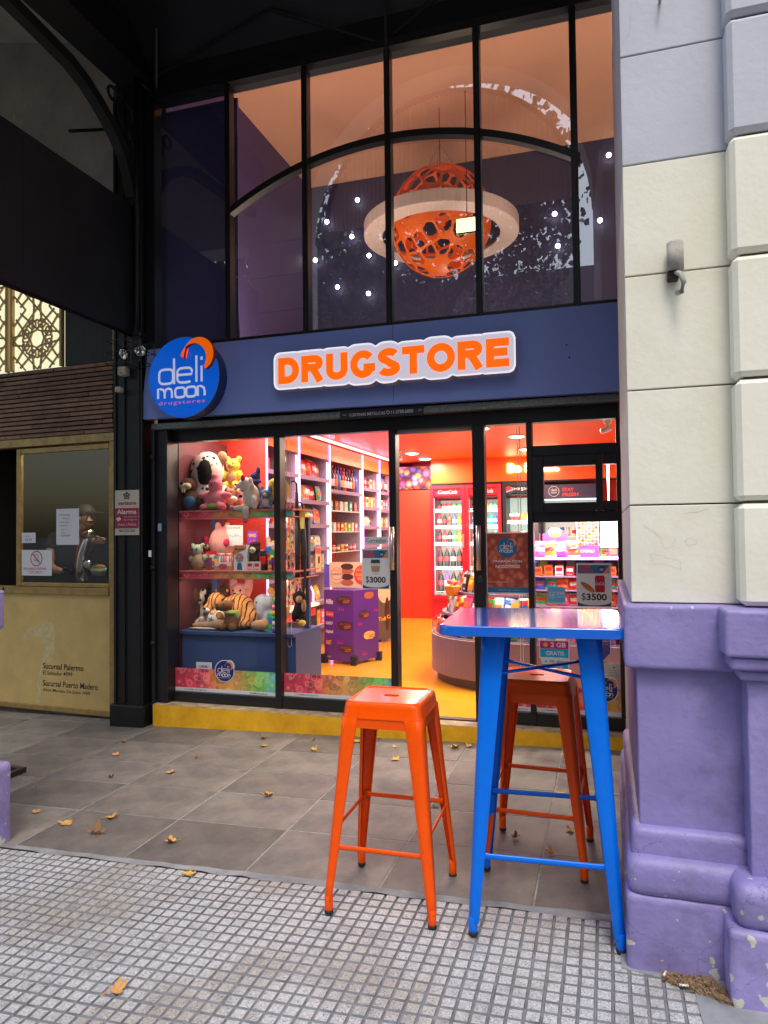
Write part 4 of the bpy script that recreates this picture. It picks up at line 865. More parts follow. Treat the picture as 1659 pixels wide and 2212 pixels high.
# lattice panels above the slats (cut gold wood over lit glass)
latm = mat('lattice_wood', (.62, .42, .20), .55, bump=.2, bs=60); litg = mat('lit_glass', (.4, .45, .4), .3, emit=(.85, .85, .55), es=.6)
meshm = mat('wire_glass', (.05, .06, .055), .25, bump=1, bs=160)
def lattice(x0, x1, z0, z1):
    W = x1-x0; ts = []
    b = MB()
    for zz in (z0-W*.05, ):
        pass
    cx = (x0+x1)/2; S_ = W/2
    for cz in (z0+S_, z0+3*S_):
        b.rib([sqloop(cx, cz, W*.30, W*.30, 8, 1)], .016, .02)
        for k in range(8):
            a = R(45*k+22.5); c_, s_ = math.cos(a), math.sin(a)
            hx, hz = cx+c_*S_*.52, cz+s_*S_*.52
            b.rib([arcp(hx, hz, S_*.16, 45*k, 45*k+360, 6)], .013, .0205)
            for dd in (16, -16):
                a2 = R(45*k+22.5+dd); e_ = S_*1.15
                b.rib([[(cx+math.cos(R(45*k+22.5-dd*1.3))*S_*.33, cz+math.sin(R(45*k+22.5-dd*1.3))*S_*.33), (max(x0, min(x1, cx+math.cos(a2)*e_)), max(cz-S_, min(cz+S_, cz+math.sin(a2)*e_)))]], .016, .021+.0005*(dd > 0))
            b.rib([[(cx+math.cos(R(45*k))*S_*.62, cz+math.sin(R(45*k))*S_*.62), (cx+math.cos(R(45*k+45))*S_*.62, cz+math.sin(R(45*k+45))*S_*.62)]], .015, .022)
        for q in ((x0, cz-S_), (x1, cz-S_), (x0, cz+S_), (x1, cz+S_)):
            b.rib([[(q[0], cz), (cx, q[1])], [(cx+(q[0]-cx)*.5, q[1]), (q[0], cz+(q[1]-cz)*.5)]], .014, .023)
    v = [(p[0], p[1], max(z0, min(z1, p[2]))) for p in b.v]
    # give the cut board its thickness
    c = MB(); c.add(v, b.f); n = len(v); c.add([(p[0], p[1]+.012, p[2]) for p in v], [f[::-1] for f in b.f])
    for f in b.f:
        for i in range(len(f)):
            c.f.append((f[(i+1) % len(f)], f[i], f[i]+n, f[(i+1) % len(f)]+n)); c.mi.append(0); c.sm.append(False)
    c.build('lattice_board', latm, kb)
    kbox('lattice_post', x1, x1+.028, z0, z1, .0, .04, latm); kbox('lattice_post', x0-.02, x0, z0, z1, .0, .04, latm)
lx = [kp(21, 700)[0], kp(127, 700)[0]]
lattice(lx[0]+.02, lx[1], 2.835, 3.85); lattice(lx[0]-.60, lx[0]-.06, 2.835, 3.85)
MB().add([(-2.0, .05, 2.835), (lx[1]+.03, .05, 2.835), (lx[1]+.03, .05, 3.9), (-2.0, .05, 3.9)], [(0, 1, 2, 3)]).build('lit_pane', litg, kb)
MB().add([(lx[1]+.04, .03, 2.835), (-.02, .03, 2.835), (-.02, .03, 3.9), (lx[1]+.04, .03, 3.9)], [(0, 1, 2, 3)]).build('wire_glass_pane', meshm, kb)
b = MB()
for i in range(40): x = lx[1]+.05+i*.0125; b.box(x, x+.0018, .022, .026, 2.835, 3.6)
for i in range(60): z = 2.84+i*.0125; b.box(lx[1]+.04, -.02, .0262, .0285, z, z+.0018)
stuff(b.build('wire_grid', mat('wire_grey', (.12, .13, .12), .5), kb))
kbox('lattice_post', -.03, .0, 2.835, 3.6, .0, .04, gold)
# lettering on the gold panel
for s_, x, z, w_, h in (('Sucursal Palermo', 0, .275, .44, .05), ('El Salvador 4999', 0, .225, .32, .034), ('Sucursal Puerto Madero', 0, .130, .59, .05), ('Alicia Moreau De Justo 1000', 0, .078, .51, .034)):
    text(s_, -.775, z, w_*.995, h, .0085, ink, kb, bold=.012 if h > .04 else .004, shear=.08)
stn = mat('limescale', (.64, .51, .26), .5, metal=.3, var=.2, vs_=30)
b = MB(); P = [kp(q*.5426*.5422, (1700+w_*.5426)*.5422) for q, w_ in ((160, 1560), (200, 1490), (270, 1460), (330, 1430), (380, 1440), (400, 1500), (395, 1640), (370, 1720), (320, 1740), (300, 1900), (280, 2040), (250, 2050), (265, 1880), (300, 1740), (325, 1620), (310, 1550), (260, 1540), (210, 1545), (175, 1580))]
b.flat([(p[0], p[1]) for p in P], .0092); b.build('water_stain', stn, kb)
# notes on the kebab window
def knote(nm, label, x, z, w_, h, lines, cat='note'):
    t = thing(nm, label, cat, Vector((-3.80+x*math.cos(KR)-.006*-math.sin(KR), .05+x*math.sin(KR)+.004*math.cos(KR), z)), KR)
    MB().box(0, w_, 0, .001, 0, h).build('paper', paper, t)
    for s_, px, pz, pw_, ph, mm_ in lines: text(s_, px, pz, pw_, ph, -.001, mm_, t)
    return t
X_ = lambda u, v: kp(u, v)
a = X_(121, 1177); a2 = X_(170, 1098)
knote('handwritten_note', 'tall handwritten paper sheet taped on the kebab window in front of the cook', a[0], a[1], a2[0]-a[0], a2[1]-a[1], [('Se necesita', .04, .245, .11, .016, ink), ('Personal', .07, .215, .07, .013, ink), ('mozo/moza', .035, .185, .1, .012, ink), ('cocinero', .035, .155, .09, .012, ink), ('Dejar en', .05, .12, .07, .012, ink), ('caja', .05, .095, .05, .011, ink), ('1162301834', .04, .07, .11, .014, ink)])
a = X_(46, 1173); a2 = X_(76, 1158)
knote('small_note', 'small white paper note with 3233 on the kebab window', a[0], a[1]-.0, a2[0]-a[0], a2[1]-a[1]+.03, [('ROMA', .04, .052, .05, .01, ink), ('3233', .04, .018, .075, .02, ink)])
a = X_(46, 1243); a2 = X_(111, 1188); redk = mat('print_crimson', (.42, .02, .035), .5)
t = knote('no_helmet_sign', 'white sign with red barred circle reading PROHIBIDO ENTRAR CON CASCO', a[0], a[1], a2[0]-a[0], a2[1]-a[1], [('PROHIBIDO ENTRAR', .025, .047, .25, .022, redk), ('CON CASCO', .08, .018, .15, .022, redk)], 'sign')
W = a2[0]-a[0]
MB().rib([[(W/2+.02*math.cos(R(q))-.002, .15+.032*math.sin(R(q))) for q in range(-20, 205, 15)], [(W/2-.03, .135), (W/2+.03, .13)], [(W/2-.03, .127), (W/2+.03, .122)]], .004, -.001).build('helmet_picture', mat('print_dkgreen', (.15, .2, .17), .5), t)
MB().ring(W/2, .145, .058, .066, -.002, 0, 36).build('barred_circle', redk, t); MB().rib([[(W/2-.042, .187), (W/2+.042, .103)]], .009, -.0025).build('bar', redk, t)

# kebab interior: dark room, counter, cook
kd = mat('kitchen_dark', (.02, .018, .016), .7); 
kr = thing('kebab_kitchen', 'dim kitchen room seen through the gold framed window', 'room', (-3.80, .05, 0), KR)
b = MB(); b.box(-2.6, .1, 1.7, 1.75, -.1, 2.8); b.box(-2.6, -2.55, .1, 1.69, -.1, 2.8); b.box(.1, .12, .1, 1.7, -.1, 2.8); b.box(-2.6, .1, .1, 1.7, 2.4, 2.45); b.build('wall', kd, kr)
kbx = mat('kitchen_pale', (.5, .5, .46), .6); b = MB(); b.box(-1.15, -.1, 1.3, 1.69, 1.72, 2.35); b.build('extractor_hood', mat('hood', (.30, .29, .24), .35, metal=.3, var=.2), kr)
MB().box(-1.3, -.1, .25, .8, .86, .92).build('counter', mat('counter_steel', (.25, .25, .25), .3, metal=.8), kr)
b = MB(); b.lathe([(.05, 0), (.06, .012)], 16, (-.75, .9, 2.36)); b.build('lamp_disc', glow('warm_disc', (1, .75, .5), 6), kr)
al = bpy.data.lights.new('added_kitchen_fill', 'AREA'); al.energy = 9; al.size = .3; al.color = (1, .85, .65); ao = bpy.data.objects.new('added_kitchen_fill', al); COL.objects.link(ao); ao.parent = kr; ao.location = (-.35, .45, 2.33)  # unseen area light added to brighten the dark kitchen and the cook
gl_ = mat('arabic_gold', (.10, .06, .02), .5, metal=.3)
for i, (u, v, s_) in enumerate(((125, 1140, 1), (110, 1150, .8), (135, 1125, .7), (115, 1125, .6), (105, 1165, .7), (128, 1165, .8))):
    x, z = kp(u, v, 1.6); P = [(x+.07*s_*math.cos(R(a_)), z+.05*s_*math.sin(R(a_))) for a_ in range(180, 361, 20)]; MB().rib([P+[(x+.07*s_, z+.06*s_)], [(x-.01, z+.05*s_), (x+.01, z+.05*s_)]], .018*s_, 1.69).build('wall_calligraphy', gl_, kr)
# slicer / steel kebab robot
b = MB(); p0 = kp(192, 1180, .25)
P = []
for u, v in ((178, 1255), (176, 1225), (179, 1195), (186, 1165), (193, 1152), (199, 1150)): q = kp(u, v, .35); P.append((q[0], .35, q[1]))
b.tube(P, [.05, .05, .045, .04, .035, .03], 8); sl_ = thing('meat_slicer', 'curved steel meat slicer with red side beside the cook', 'slicer', (-3.80, .05, 0), KR); b.build('steel_arm', steel, sl_)
b = MB(); b.tube([(x-.03, y-.035, z) for x, y, z in P], .012, 6); b.build('red_stripe', redk, sl_); q = kp(187, 1220, .3); MB().lathe([(.04, 0), (.045, .02), (.02, .03)], 14, (q[0]+.02, .3, q[1]), M=Matrix.Rotation(R(90), 3, 'X')).build('knob', steel, sl_)
bw = thing('food_tub', 'pale green plastic tub heaped with food on the kebab counter', 'tub', (-3.80, .05, 0), KR); q = kp(207, 1232, .4); MB().lathe([(.05, 0), (.075, .07)], 16, (q[0]+.03, .4, q[1]-.05)).build('bowl', mat('tub_green', (.4, .5, .42), .5), bw)
MB().ell((q[0]+.03, .4, q[1]+.02), (.07, .07, .035), 12, 6).build('food_heap', mat('fries', (.35, .18, .05), .7, bump=1, bs=120), bw)
# the cook
skin = mat('skin', (.36, .19, .125), .55, spec=.3); shirt = mat('tshirt_black', (.010, .010, .012), .85)
def skinned(name, pts, edges, rad, m_, parent, sub=2):
    me = bpy.data.meshes.new(name); me.from_pydata(pts, edges, []); me.materials.append(m_); o = bpy.data.objects.new(name, me); COL.objects.link(o); o.parent = parent
    md = o.modifiers.new('s', 'SKIN'); 
    if not me.skin_vertices: 
        bpy.context.view_layer.objects.active = o
    for i, r_ in enumerate(rad):
        me.skin_vertices[0].data[i].radius = (r_, r_) if not isinstance(r_, tuple) else r_
    me.skin_vertices[0].data[0].use_root = True; md.use_smooth_shade = True
    s_ = o.modifiers.new('u', 'SUBSURF'); s_.levels = sub; s_.render_levels = sub; return o
h = kp(189, 1121, .62); HX, HZ = h[0], h[1]; HY = .62
ck = thing('person', 'cook in black cap and black t-shirt reaching forward behind the kebab window', 'person', (-3.80, .05, 0), KR)
cx = HX-.16
pts = [(cx, HY+.02, .95), (cx, HY+.02, 1.15), (cx, HY, 1.36), (cx+.03, HY-.01, 1.46), (HX-.015, HY-.01, HZ-.10), (HX, HY-.01, HZ),
       (cx-.17, HY-.05, 1.36), (cx-.17, HY-.15, 1.15), (cx+.02, HY-.28, 1.09), (cx+.16, HY-.30, 1.075),
       (cx+.17, HY-.02, 1.38), (cx+.27, HY-.12, 1.27), (cx+.38, HY-.2, 1.33), (cx+.47, HY-.24, 1.35)]
edges = [(0, 1), (1, 2), (2, 3), (3, 4), (4, 5), (2, 6), (6, 7), (7, 8), (8, 9), (2, 10), (10, 11), (11, 12), (12, 13)]
rad = [(.17, .12), (.17, .12), (.16, .11), .075, .058, (.075, .09), .07, .052, .044, .03, .07, .048, .04, .03]
body = skinned('body', pts, edges, rad, skin, ck)
# head, face
b = MB(); b.ell((HX+.005, HY-.01, HZ+.02), (.082, .075, .112), 20, 14); b.ell((HX+.062, HY-.035, HZ-.05), (.03, .035, .025), 10, 6)
hd = b.build('head', skin, ck)
b = MB(); b.add([(HX+.075, HY-.06, HZ+.03), (HX+.115, HY-.052, HZ-.018), (HX+.08, HY-.09, HZ-.02), (HX+.08, HY-.02, HZ-.02), (HX+.078, HY-.05, HZ-.03)], [(0, 1, 2), (0, 3, 1), (1, 3, 4), (1, 4, 2), (0, 2, 3)]); b.build('nose', skin, hd)
b = MB(); b.ell((HX-.01, HY-.088, HZ+.0), (.014, .01, .028), 10, 6); b.build('ear', skin, hd)
dkk = mat('hair_black', (.01, .008, .007), .7)
b = MB(); b.ell((HX+.07, HY-.072, HZ+.022), (.012, .008, .006), 8, 4); b.build('eye', dkk, hd)
b = MB(); b.ell((HX+.083, HY-.055, HZ-.055), (.014, .02, .004), 8, 4); b.build('mouth', mat('lip', (.25, .08, .06), .6), hd)
b = MB(); b.ell((HX-.012, HY-.01, HZ+.03), (.088, .082, .10), 18, 10); 
b.v = [(HX+(x-HX)*1.12, HY-.01+(y-HY+.01)*1.1, max(z+.012, HZ+.03-(.03 if x < HX-.02 else 0))) for x, y, z in b.v]; b.build('cap', mat('cap_black', (.008, .008, .01), .7), ck)
b = MB(); b.rbox(HX+.04, HX+.15, HY-.07, HY+.05, HZ+.05, HZ+.062, .005, 2); b.build('cap_peak', mat('cap_black', (.008, .008, .01), .7), ck)
pts = [(cx, HY+.02, .93), (cx, HY+.02, 1.15), (cx, HY, 1.36), (cx+.02, HY-.01, 1.42), (cx-.18, HY-.05, 1.36), (cx-.18, HY-.12, 1.23), (cx+.18, HY-.02, 1.38), (cx+.24, HY-.08, 1.31)]
skinned('tshirt', pts, [(0, 1), (1, 2), (2, 3), (2, 4), (4, 5), (2, 6), (6, 7)], [(.20, .15), (.195, .145), (.18, .135), .085, .088, .075, .088, .07], shirt, ck)
def hand(px, py, pz, sx_, m_, nm='hand'):
    b = MB(); b.ell((px+.03*sx_, py, pz), (.045, .022, .035), 12, 8)
    for i in range(4):
        z = pz+.022-i*.014; L_ = (.055, .062, .058, .045)[i]
        b.tube([(px+.055*sx_, py-.004, z), (px+(.055+L_*.5)*sx_, py-.016, z), (px+(.055+L_*.85)*sx_, py-.01, z-.003), (px+(.055+L_)*sx_, py+.006, z-.006)], [.010, .009, .008, .006], 8)
    b.tube([(px+.02*sx_, py-.012, pz+.022), (px+.045*sx_, py-.03, pz+.034), (px+.068*sx_, py-.032, pz+.03)], [.012, .010, .008], 8); b.build(nm, m_, ck)
hand(cx+.165, HY-.30, 1.075, 1, mat('glove_black', (.012, .012, .013), .4), 'gloved_hand'); hand(cx+.475, HY-.24, 1.35, 1, skin)

# alarm sign on the column
t = thing('alarm_sign', 'cream and crimson alarm warning sign on the black column', 'sign', (-3.675, -.116, 1.395)); W, H = .222, .352
MB().rbox(0, W, 0, .004, 0, H, .0018, 1).build('plate_body', mat('sign_cream', (.48, .44, .37), .5), t); cr_ = mat('sign_crimson', (.27, .012, .055), .5)
MB().flat([(.002, .053), (W-.002, .053), (W-.002, .212), (.002, .212)], -.001).build('crimson_field', cr_, t)
pa_ = mat('print_cream', (.6, .5, .45), .5)
text('verisure', .03, .235, .165, .03, -.002, cr_, t, bold=.02); text('Alarma', .02, .165, .18, .036, -.002, pa_, t, bold=.03); text('con grabación', .085, .135, .12, .015, -.002, pa_, t); text('de imágenes', .085, .112, .12, .015, -.002, pa_, t); text('Aviso a Policía', .028, .075, .17, .02, -.002, pa_, t); text('0810 222 1020', .04, .025, .145, .018, -.002, ink, t, bold=.02)
b = MB(); P = []
for k in range(10): r_ = (.036 if k % 2 == 0 else .024); P.append((.11+r_*math.cos(R(90+36*k)), .308+r_*math.sin(R(90+36*k))))
b.flat(P, -.0015); b.build('star_badge', mat('print_dark', (.03, .03, .045), .5), t); MB().ring(.11, .306, .013, .016, -.0022).build('badge_ring', pa_, t)
MB().flat([(.01, .13), (.045, .145), (.06, .125), (.03, .108)], -.002).build('camera_picture', pa_, t)
for (u, v, w_, h_, lab, m_) in ((345, 1139, .03, .06, 'small pale blue sticker on the black jamb at mid height', mat('pale_blue', (.2, .4, .6), .5)), (324, 1196, .026, .05, 'torn white sticker scrap on the black jamb below the blue one', paper)):
    p = at(u, v, -.118 if u < 330 else -.042); y_ = p.y; b = MB(); b.box(p.x-w_/2, p.x+w_/2, y_-.001, y_, p.z-h_/2, p.z+h_/2); tag(b.build('sticker', m_), lab, 'sticker')
# emergency light in cage, junction boxes
t = thing('emergency_light', 'twin emergency spotlights inside a black wire cage on the column', 'lamp'); cg = mat('wire_black', (.012, .012, .012), .5)
p = at(270, 765, -.2); q = at(305, 758, -.2); chrome = mat('chrome', (.6, .55, .5), .15, metal=1)
for pp, d in ((p, (-.3, -1, -.3)), (q, (.2, -1, -.1))):
    M = Vector(d).normalized().to_track_quat('Z', 'Y').to_matrix(); MB().lathe([(.02, -.03), (.038, 0), (.043, .02), (.03, .018), (.01, .004)], 16, pp, M=M).build('spotlight', chrome, t)
b = MB(); x0, x1, z0_, z1_ = p.x-.10, q.x+.06, p.z-.09, p.z+.085
for yy in (-.30, -.12):
    for zz in (z0_, (z0_+z1_)/2, z1_): b.tube([(x0, yy, zz), (x1, yy, zz)], .0035, 5)
    for k in range(5): xx = x0+(x1-x0)*k/4; b.tube([(xx, yy, z0_), (xx, yy, z1_)], .0035, 5)
for zz in (z0_, z1_, (z0_+z1_)/2):
    for k in (0, 2, 4): xx = x0+(x1-x0)*k/4; b.tube([(xx, -.30, zz), (xx, -.1, zz)], .0035, 5)
b.build('wire_cage', cg, t)
ivory = mat('ivory_plastic', (.5, .46, .38), .45)
def jbox(u, v, s_, lab, nm):
    p = at(u, v, -.14); t = thing(nm, lab, 'electrical box'); MB().rbox(p.x-s_, p.x+s_, -.16, -.10, p.z-s_, p.z+s_, .012, 3).build('housing', ivory, t)
    MB().rbox(p.x-s_*.88, p.x+s_*.88, -.166, -.1601, p.z-s_*.88, p.z+s_*.88, .003, 2).build('cover', ivory, t); MB().box(p.x-s_*.35, p.x+s_*.35, -.168, -.1662, p.z-s_*.6, p.z-s_*.4).build('slot', ink, t); MB().box(p.x-s_*.2, p.x+s_*.2, -.168, -.1662, p.z, p.z+s_*.3).build('print_mark', mat('yellow_print', (.5, .35, .05), .5), t)
jbox(266, 802, .036, 'square ivory junction box with yellow mark on the column', 'junction_box'); jbox(257, 842, .022, 'small ivory socket box below the junction box', 'socket_box')

# ================================================================ LEAVES AND LITTER
lfm = [mat('leaf_ochre', (.66, .36, .11), .7, var=.3, vs_=40), mat('leaf_yellow', (.72, .46, .08), .7, var=.3, vs_=40), mat('leaf_brown', (.33, .17, .08), .8, var=.3, vs_=40), mat('leaf_green', (.16, .19, .08), .7, var=.3, vs_=40)]
def leaf_obj(x, y, s_, rot, m_, curl, seed):
    rr = random.Random(seed); P = []; K = 34
    for k in range(K):
        a = 2*math.pi*k/K; lob = abs(math.cos(2.5*(a-math.pi/2)))**.8; r_ = .42+.58*lob*(1 if math.sin(a) > -.5 else .45)+rr.uniform(-.07, .07); P.append((r_*math.cos(a)*s_, r_*math.sin(a)*s_))
    b = MB(); vs = [(0, 0, 0)]; fs = []
    for f in (.5, 1):
        for px, py in P: vs.append((px*f, py*f, 0))
    fs = [(0, 1+k, 1+(k+1) % K) for k in range(K)]+[(1+k, 1+K+k, 1+K+(k+1) % K, 1+(k+1) % K) for k in range(K)]
    ca = rr.uniform(0, 3); out = []
    for px, py, _ in vs:
        q = px*math.cos(ca)+py*math.sin(ca); q2 = -px*math.sin(ca)+py*math.cos(ca); z = curl*(q*q/s_)+.35*curl*(q2*q2/s_)+rr.uniform(0, .05)*s_; out.append((px*(1-.25*abs(curl)), py*(1-.25*abs(curl)), z))
    b.add(out, fs, 0, True); b.tube([(0, -.2*s_, .002), (.1*s_, -.8*s_, .006), (.2*s_, -1.15*s_, .004)], .0012*(s_/.04), 4)
    o = b.build('fallen_leaf', m_, None, (x, y, GZ(x, y)+.004), (TILT[0]+rr.uniform(-.1, .1), TILT[1]+rr.uniform(-.1, .1), rot)); return o
LV = [(267, 1605, 'small', 2, 'at the foot of the gold kebab panel'), (252, 1632, .035, 0, 'in front of the black column base'), (240, 1680, .03, 2, 'at the left end of the patched slab stain'), (368, 1670, .042, 0, 'right of the patched slab stain'), (424, 1638, .022, 2, 'alone midway before the yellow step, tiny'),
      (570, 1596, .045, 2, 'touching the yellow step, dark and flat'), (569, 1613, .032, 1, 'just in front of the dark flat leaf by the step'), (677, 1600, .024, 2, 'by the step left of the lone stool'), (679, 1622, .034, 1, 'left of the lone stool near the step'), (771, 1602, .05, 1, 'between the legs of the lone stool near the step'),
      (578, 1720, .045, 0, 'in the middle of the slabs between column and stool'), (77, 1755, .03, 0, 'near the left purple pillar foot'), (75, 1703, .018, 2, 'beyond the left purple pillar foot, very small'), (143, 1780, .048, 0, 'in front of the left purple pillar, curled up'), (240, 1768, .045, 0, 'right of the curled leaf on the front slabs'),
      (208, 1805, .055, 2, 'rolled long and brown near the terrazzo edge'), (371, 1820, .042, 0, 'at the terrazzo edge on the last slab'), (406, 1890, .038, 1, 'on the terrazzo tiles just past the slabs'), (252, 2143, .045, 0, 'on the terrazzo tiles at the bottom left'), (855, 1642, .035, 1, 'seen through the lone stool legs'),
      (853, 1614, .02, 1, 'small by the step right of the lone stool'), (982, 1616, .05, 1, 'by the step left of the blue table leg'), (1013, 1614, .035, 1, 'by the step touching the blue table leg line'), (902, 1822, .0, 3, ''), (1210, 1716, .035, 1, 'under the tucked stool, bright yellow'), (1112, 1812, .035, 2, 'under the blue table front bar, brown'),
      (1190, 1845, .032, 0, 'right of the brown leaf under the table'), (1232, 1795, .03, 1, 'beside the right rear leg of the tucked stool'), (1278, 1612, .025, 1, 'at the step behind the pillar side'), (940, 1742, .035, 3, 'greenish between lone stool and table'), (10, 1805, .025, 0, 'against the left edge of the photo'), (1225, 1636, .02, 1, 'tiny yellow behind the tucked stool'), (1284, 1560, 0, 1, '')]
for i, (u, v, s_, c_, lab) in enumerate(LV):
    if not lab: continue
    s_ = .03 if s_ == 'small' else s_; s_ *= .95
    p = ground_at(u, v); o = leaf_obj(p.x, p.y, s_, i*1.7, lfm[c_], random.uniform(.2, .8) if c_ != 2 else random.uniform(.6, 1.2), i)
    tag(o, 'dry plane leaf '+lab, 'leaf', 'dry plane leaves on the pavement')
    if 'rolled' in lab: o.scale = (1.3, .5, 1)
p = at(1284, 1560, -.03); o = leaf_obj(p.x, -.03, .025, 1, lfm[0], 1, 99); o.location.z = .09; tag(o, 'crumpled leaf resting on the yellow step at the right end', 'leaf', 'dry plane leaves on the pavement')
bt = mat('butt_paper', (.75, .72, .66), .7); 
for (u, v, a, lab) in ((1478, 2135, 0, 'white cigarette butt at the pillar foot on the dirt edge'), (1437, 2108, 1.2, 'cigarette butt standing in the dirt under the pillar'), (1027, 1962, 1.4, 'cigarette butt on the tiles between stool and blue table')):
    p = ground_at(u, v); b = MB(); b.tube([(-.014, 0, 0), (.014, 0, 0)], .0042, 8); tag(b.build('cigarette_butt', bt, None, (p.x, p.y, p.z+.008), (0, 0, a)), lab, 'cigarette butt')
b = MB(); dm = mat('dirt_flakes', (.26, .165, .09), .95, rnd=.3, var=.5, vs_=200); rr = random.Random(4)
for i in range(1500):
    t_ = rr.random(); u = 1435+t_*150+rr.uniform(-8, 8); v = 2104+t_*58+rr.uniform(-12, 16)-(20*math.exp(-((u-1530)/20)**2) if rr.random() < .5 else 0); p = ground_at(u, v)
    q = Euler((rr.uniform(-.6, .6), rr.uniform(-.6, .6), rr.uniform(0, 6))).to_matrix(); k = rr.uniform(.003, .009); z = p.z+.004+rr.uniform(0, .007)
    b.add([Vector((p.x, p.y, z))+q @ Vector(w_)*k for w_ in ((-1, -.25, 0), (1, -.2, 0), (1, .25, 0), (-1, .3, 0))], [(0, 1, 2, 3)])
o = stuff(b.build('dirt_litter', dm)); o['label'] = 'brown dirt and seed litter in the corner of the pillar foot'; o['category'] = 'dirt'
b = MB(); p = ground_at(30, 1668); b.box(p.x-.3, p.x+.08, p.y-.015, p.y+.02, p.z, p.z+.035); b.box(p.x+.05, p.x+.08, p.y-.12, p.y-.016, p.z, p.z+.035); tag(b.build('metal_foot', frame_m), 'flat black metal frame foot on the slabs behind the left pillar', 'frame foot')
# ================================================================ SHOP INTERIOR (lower)
def lmat(n, c, **k): return mat('p_'+n, c, k.pop('rough', .4), **k)
o_wall = mat('wall_orange', (.82, .13, .005), .5); r_wall = mat('wall_red', (.68, .045, .010), .55, var=.05)
flm = mat('floor_resin', (.80, .36, .02), .16, spec=.55, var=.12, vs_=2, bump=.03, bs=4)
ceilm = mat('ceiling_orange', (.86, .15, .006), .45)
b = MB(); b.box(-3.9, 1.6, .141, 6.2, -.3, .088); struct(b.build('floor', flm))
rm = thing('shop_room', 'orange and red walled candy shop room behind the glass', 'room')
MB().box(-3.52, 1.6, .16, 6.2, 2.45, 2.5).build('ceiling', ceilm, rm)
MB().box(-3.56, -3.52, .16, 6.2, .088, 2.45).build('wall', o_wall, rm)
MB().box(1.3, 1.34, .16, 6.2, .088, 2.45).build('wall', o_wall, rm)
MB().box(-3.52, -2.47, 5.6, 5.64, .088, 2.02).build('red_panel', r_wall, rm)
MB().box(-3.52, 1.3, 6.0, 6.04, .088, 2.45).build('wall', r_wall, rm)
MB().box(-2.47, 1.3, 5.5, 5.54, 2.105, 2.4495).build('bulkhead', mat('bulkhead_orange', (.88, .15, .004), .35), rm)
MB().box(-2.46, 1.3, 5.5, 5.6, 2.08, 2.104).build('painted_shade_strip', black, rm)  # black bar painted in where shade lies between fridges and bulkhead
MB().box(-.42, 1.3, .16, .5, 2.16, 2.2).build('soffit', mat('soffit_violet', (.15, .1, .25), .4), rm) if False else None
MB().box(.10, .13, .16, .8, .088, 2.45).build('side_return', mat('return_cream', (.6, .5, .4), .6), rm)
# lavender beam behind the glass head
MB().box(-2.2, .1, .62, .66, 2.25, 2.449).build('beam', mat('beam_violet', (.16, .12, .30), .4), rm)
# candy mural
mu = bpy.data.materials.new('mural_print'); mu.use_nodes = True; N, L = mu.node_tree.nodes, mu.node_tree.links; pb_ = N['Principled BSDF']; tc = N.new('ShaderNodeTexCoord'); v1 = N.new('ShaderNodeTexVoronoi'); v1.inputs['Scale'].default_value = 11; L.new(tc.outputs['Object'], v1.inputs['Vector'])
v2 = N.new('ShaderNodeTexVoronoi'); v2.feature = 'DISTANCE_TO_EDGE'; v2.inputs['Scale'].default_value = 11; L.new(tc.outputs['Object'], v2.inputs['Vector']); r1 = N.new('ShaderNodeValToRGB'); cr = r1.color_ramp; cr.interpolation = 'CONSTANT'; cr.elements[0].color = (.5, .05, .25, 1); cr.elements[1].position = .85; cr.elements[1].color = (.55, .3, .5, 1)
for p, c in ((.15, (.6, .12, .03)), (.3, (.35, .4, .08)), (.42, (.65, .35, .05)), (.55, (.1, .06, .25)), (.66, (.6, .1, .3)), (.76, (.6, .35, .2))): e = cr.elements.new(p); e.color = (*c, 1)
sx = N.new('ShaderNodeSeparateColor'); L.new(v1.outputs['Color'], sx.inputs[0]); L.new(sx.outputs[0], r1.inputs[0]); e2 = N.new('ShaderNodeValToRGB'); e2.color_ramp.elements[0].position = .25; e2.color_ramp.elements[0].color = (1, 1, 1, 1); e2.color_ramp.elements[1].position = .62; e2.color_ramp.elements[1].color = (.15, .05, .12, 1); L.new(v1.outputs['Distance'], e2.inputs[0]); mx = N.new('ShaderNodeMixRGB'); mx.blend_type = 'MULTIPLY'; mx.inputs[0].default_value = 1; L.new(r1.outputs[0], mx.inputs[1]); L.new(e2.outputs[0], mx.inputs[2]); L.new(mx.outputs[0], pb_.inputs['Base Color'])
b = MB(); b.box(-3.1, -2.485, 5.585, 5.6, 2.035, 2.375); tag(b.build('candy_mural', mu), 'colourful candy mural high on the back wall above the red door', 'mural')
# lamps
wl = glow('lamp_white', (1, .86, .68), 9); lampbody = mat('lamp_body', (.7, .65, .6), .4)
def downlight(x, y, lab, P=16, r=.085):
    t = thing('downlight', lab, 'ceiling lamp', (x, y, 2.45), 0, 'round downlights in the shop ceiling')
    MB().lathe([(r*1.1, 0), (r*1.05, -.012), (r, -.014)], 20).build('rim', lampbody, t); b = MB(); b.lathe([(r, -.0142), (r*.6, -.024), (.001, -.026)], 20); b.build('diffuser', wl, t)
    l = bpy.data.lights.new('downlight_lamp', 'AREA'); l.shape = 'DISK'; l.size = .22; l.energy = P; l.color = (1, .84, .66); o = bpy.data.objects.new('downlight_lamp', l); COL.objects.link(o); o.parent = t; o.location = (0, 0, -.04)
for u, v, lab in ((890, 978, 'round white downlight nearest the doorway top'), (918, 990, 'round white downlight behind the one over the doorway'), (1116, 941, 'round downlight seen through the right door leaf'), (1136, 969, 'round downlight half hidden by the right mullion')):
    d = ray(u, v); p = CAM+d*((2.45-CAM.z)/d.z); downlight(p.x, p.y, lab)
downlight(-2.3, 1.5, 'round downlight over the left front of the shop', 14); downlight(-.5, 1.3, 'round downlight over the candy counter', 22)
downlight(-1.2, 2.4, 'round downlight over the middle aisle', 18)
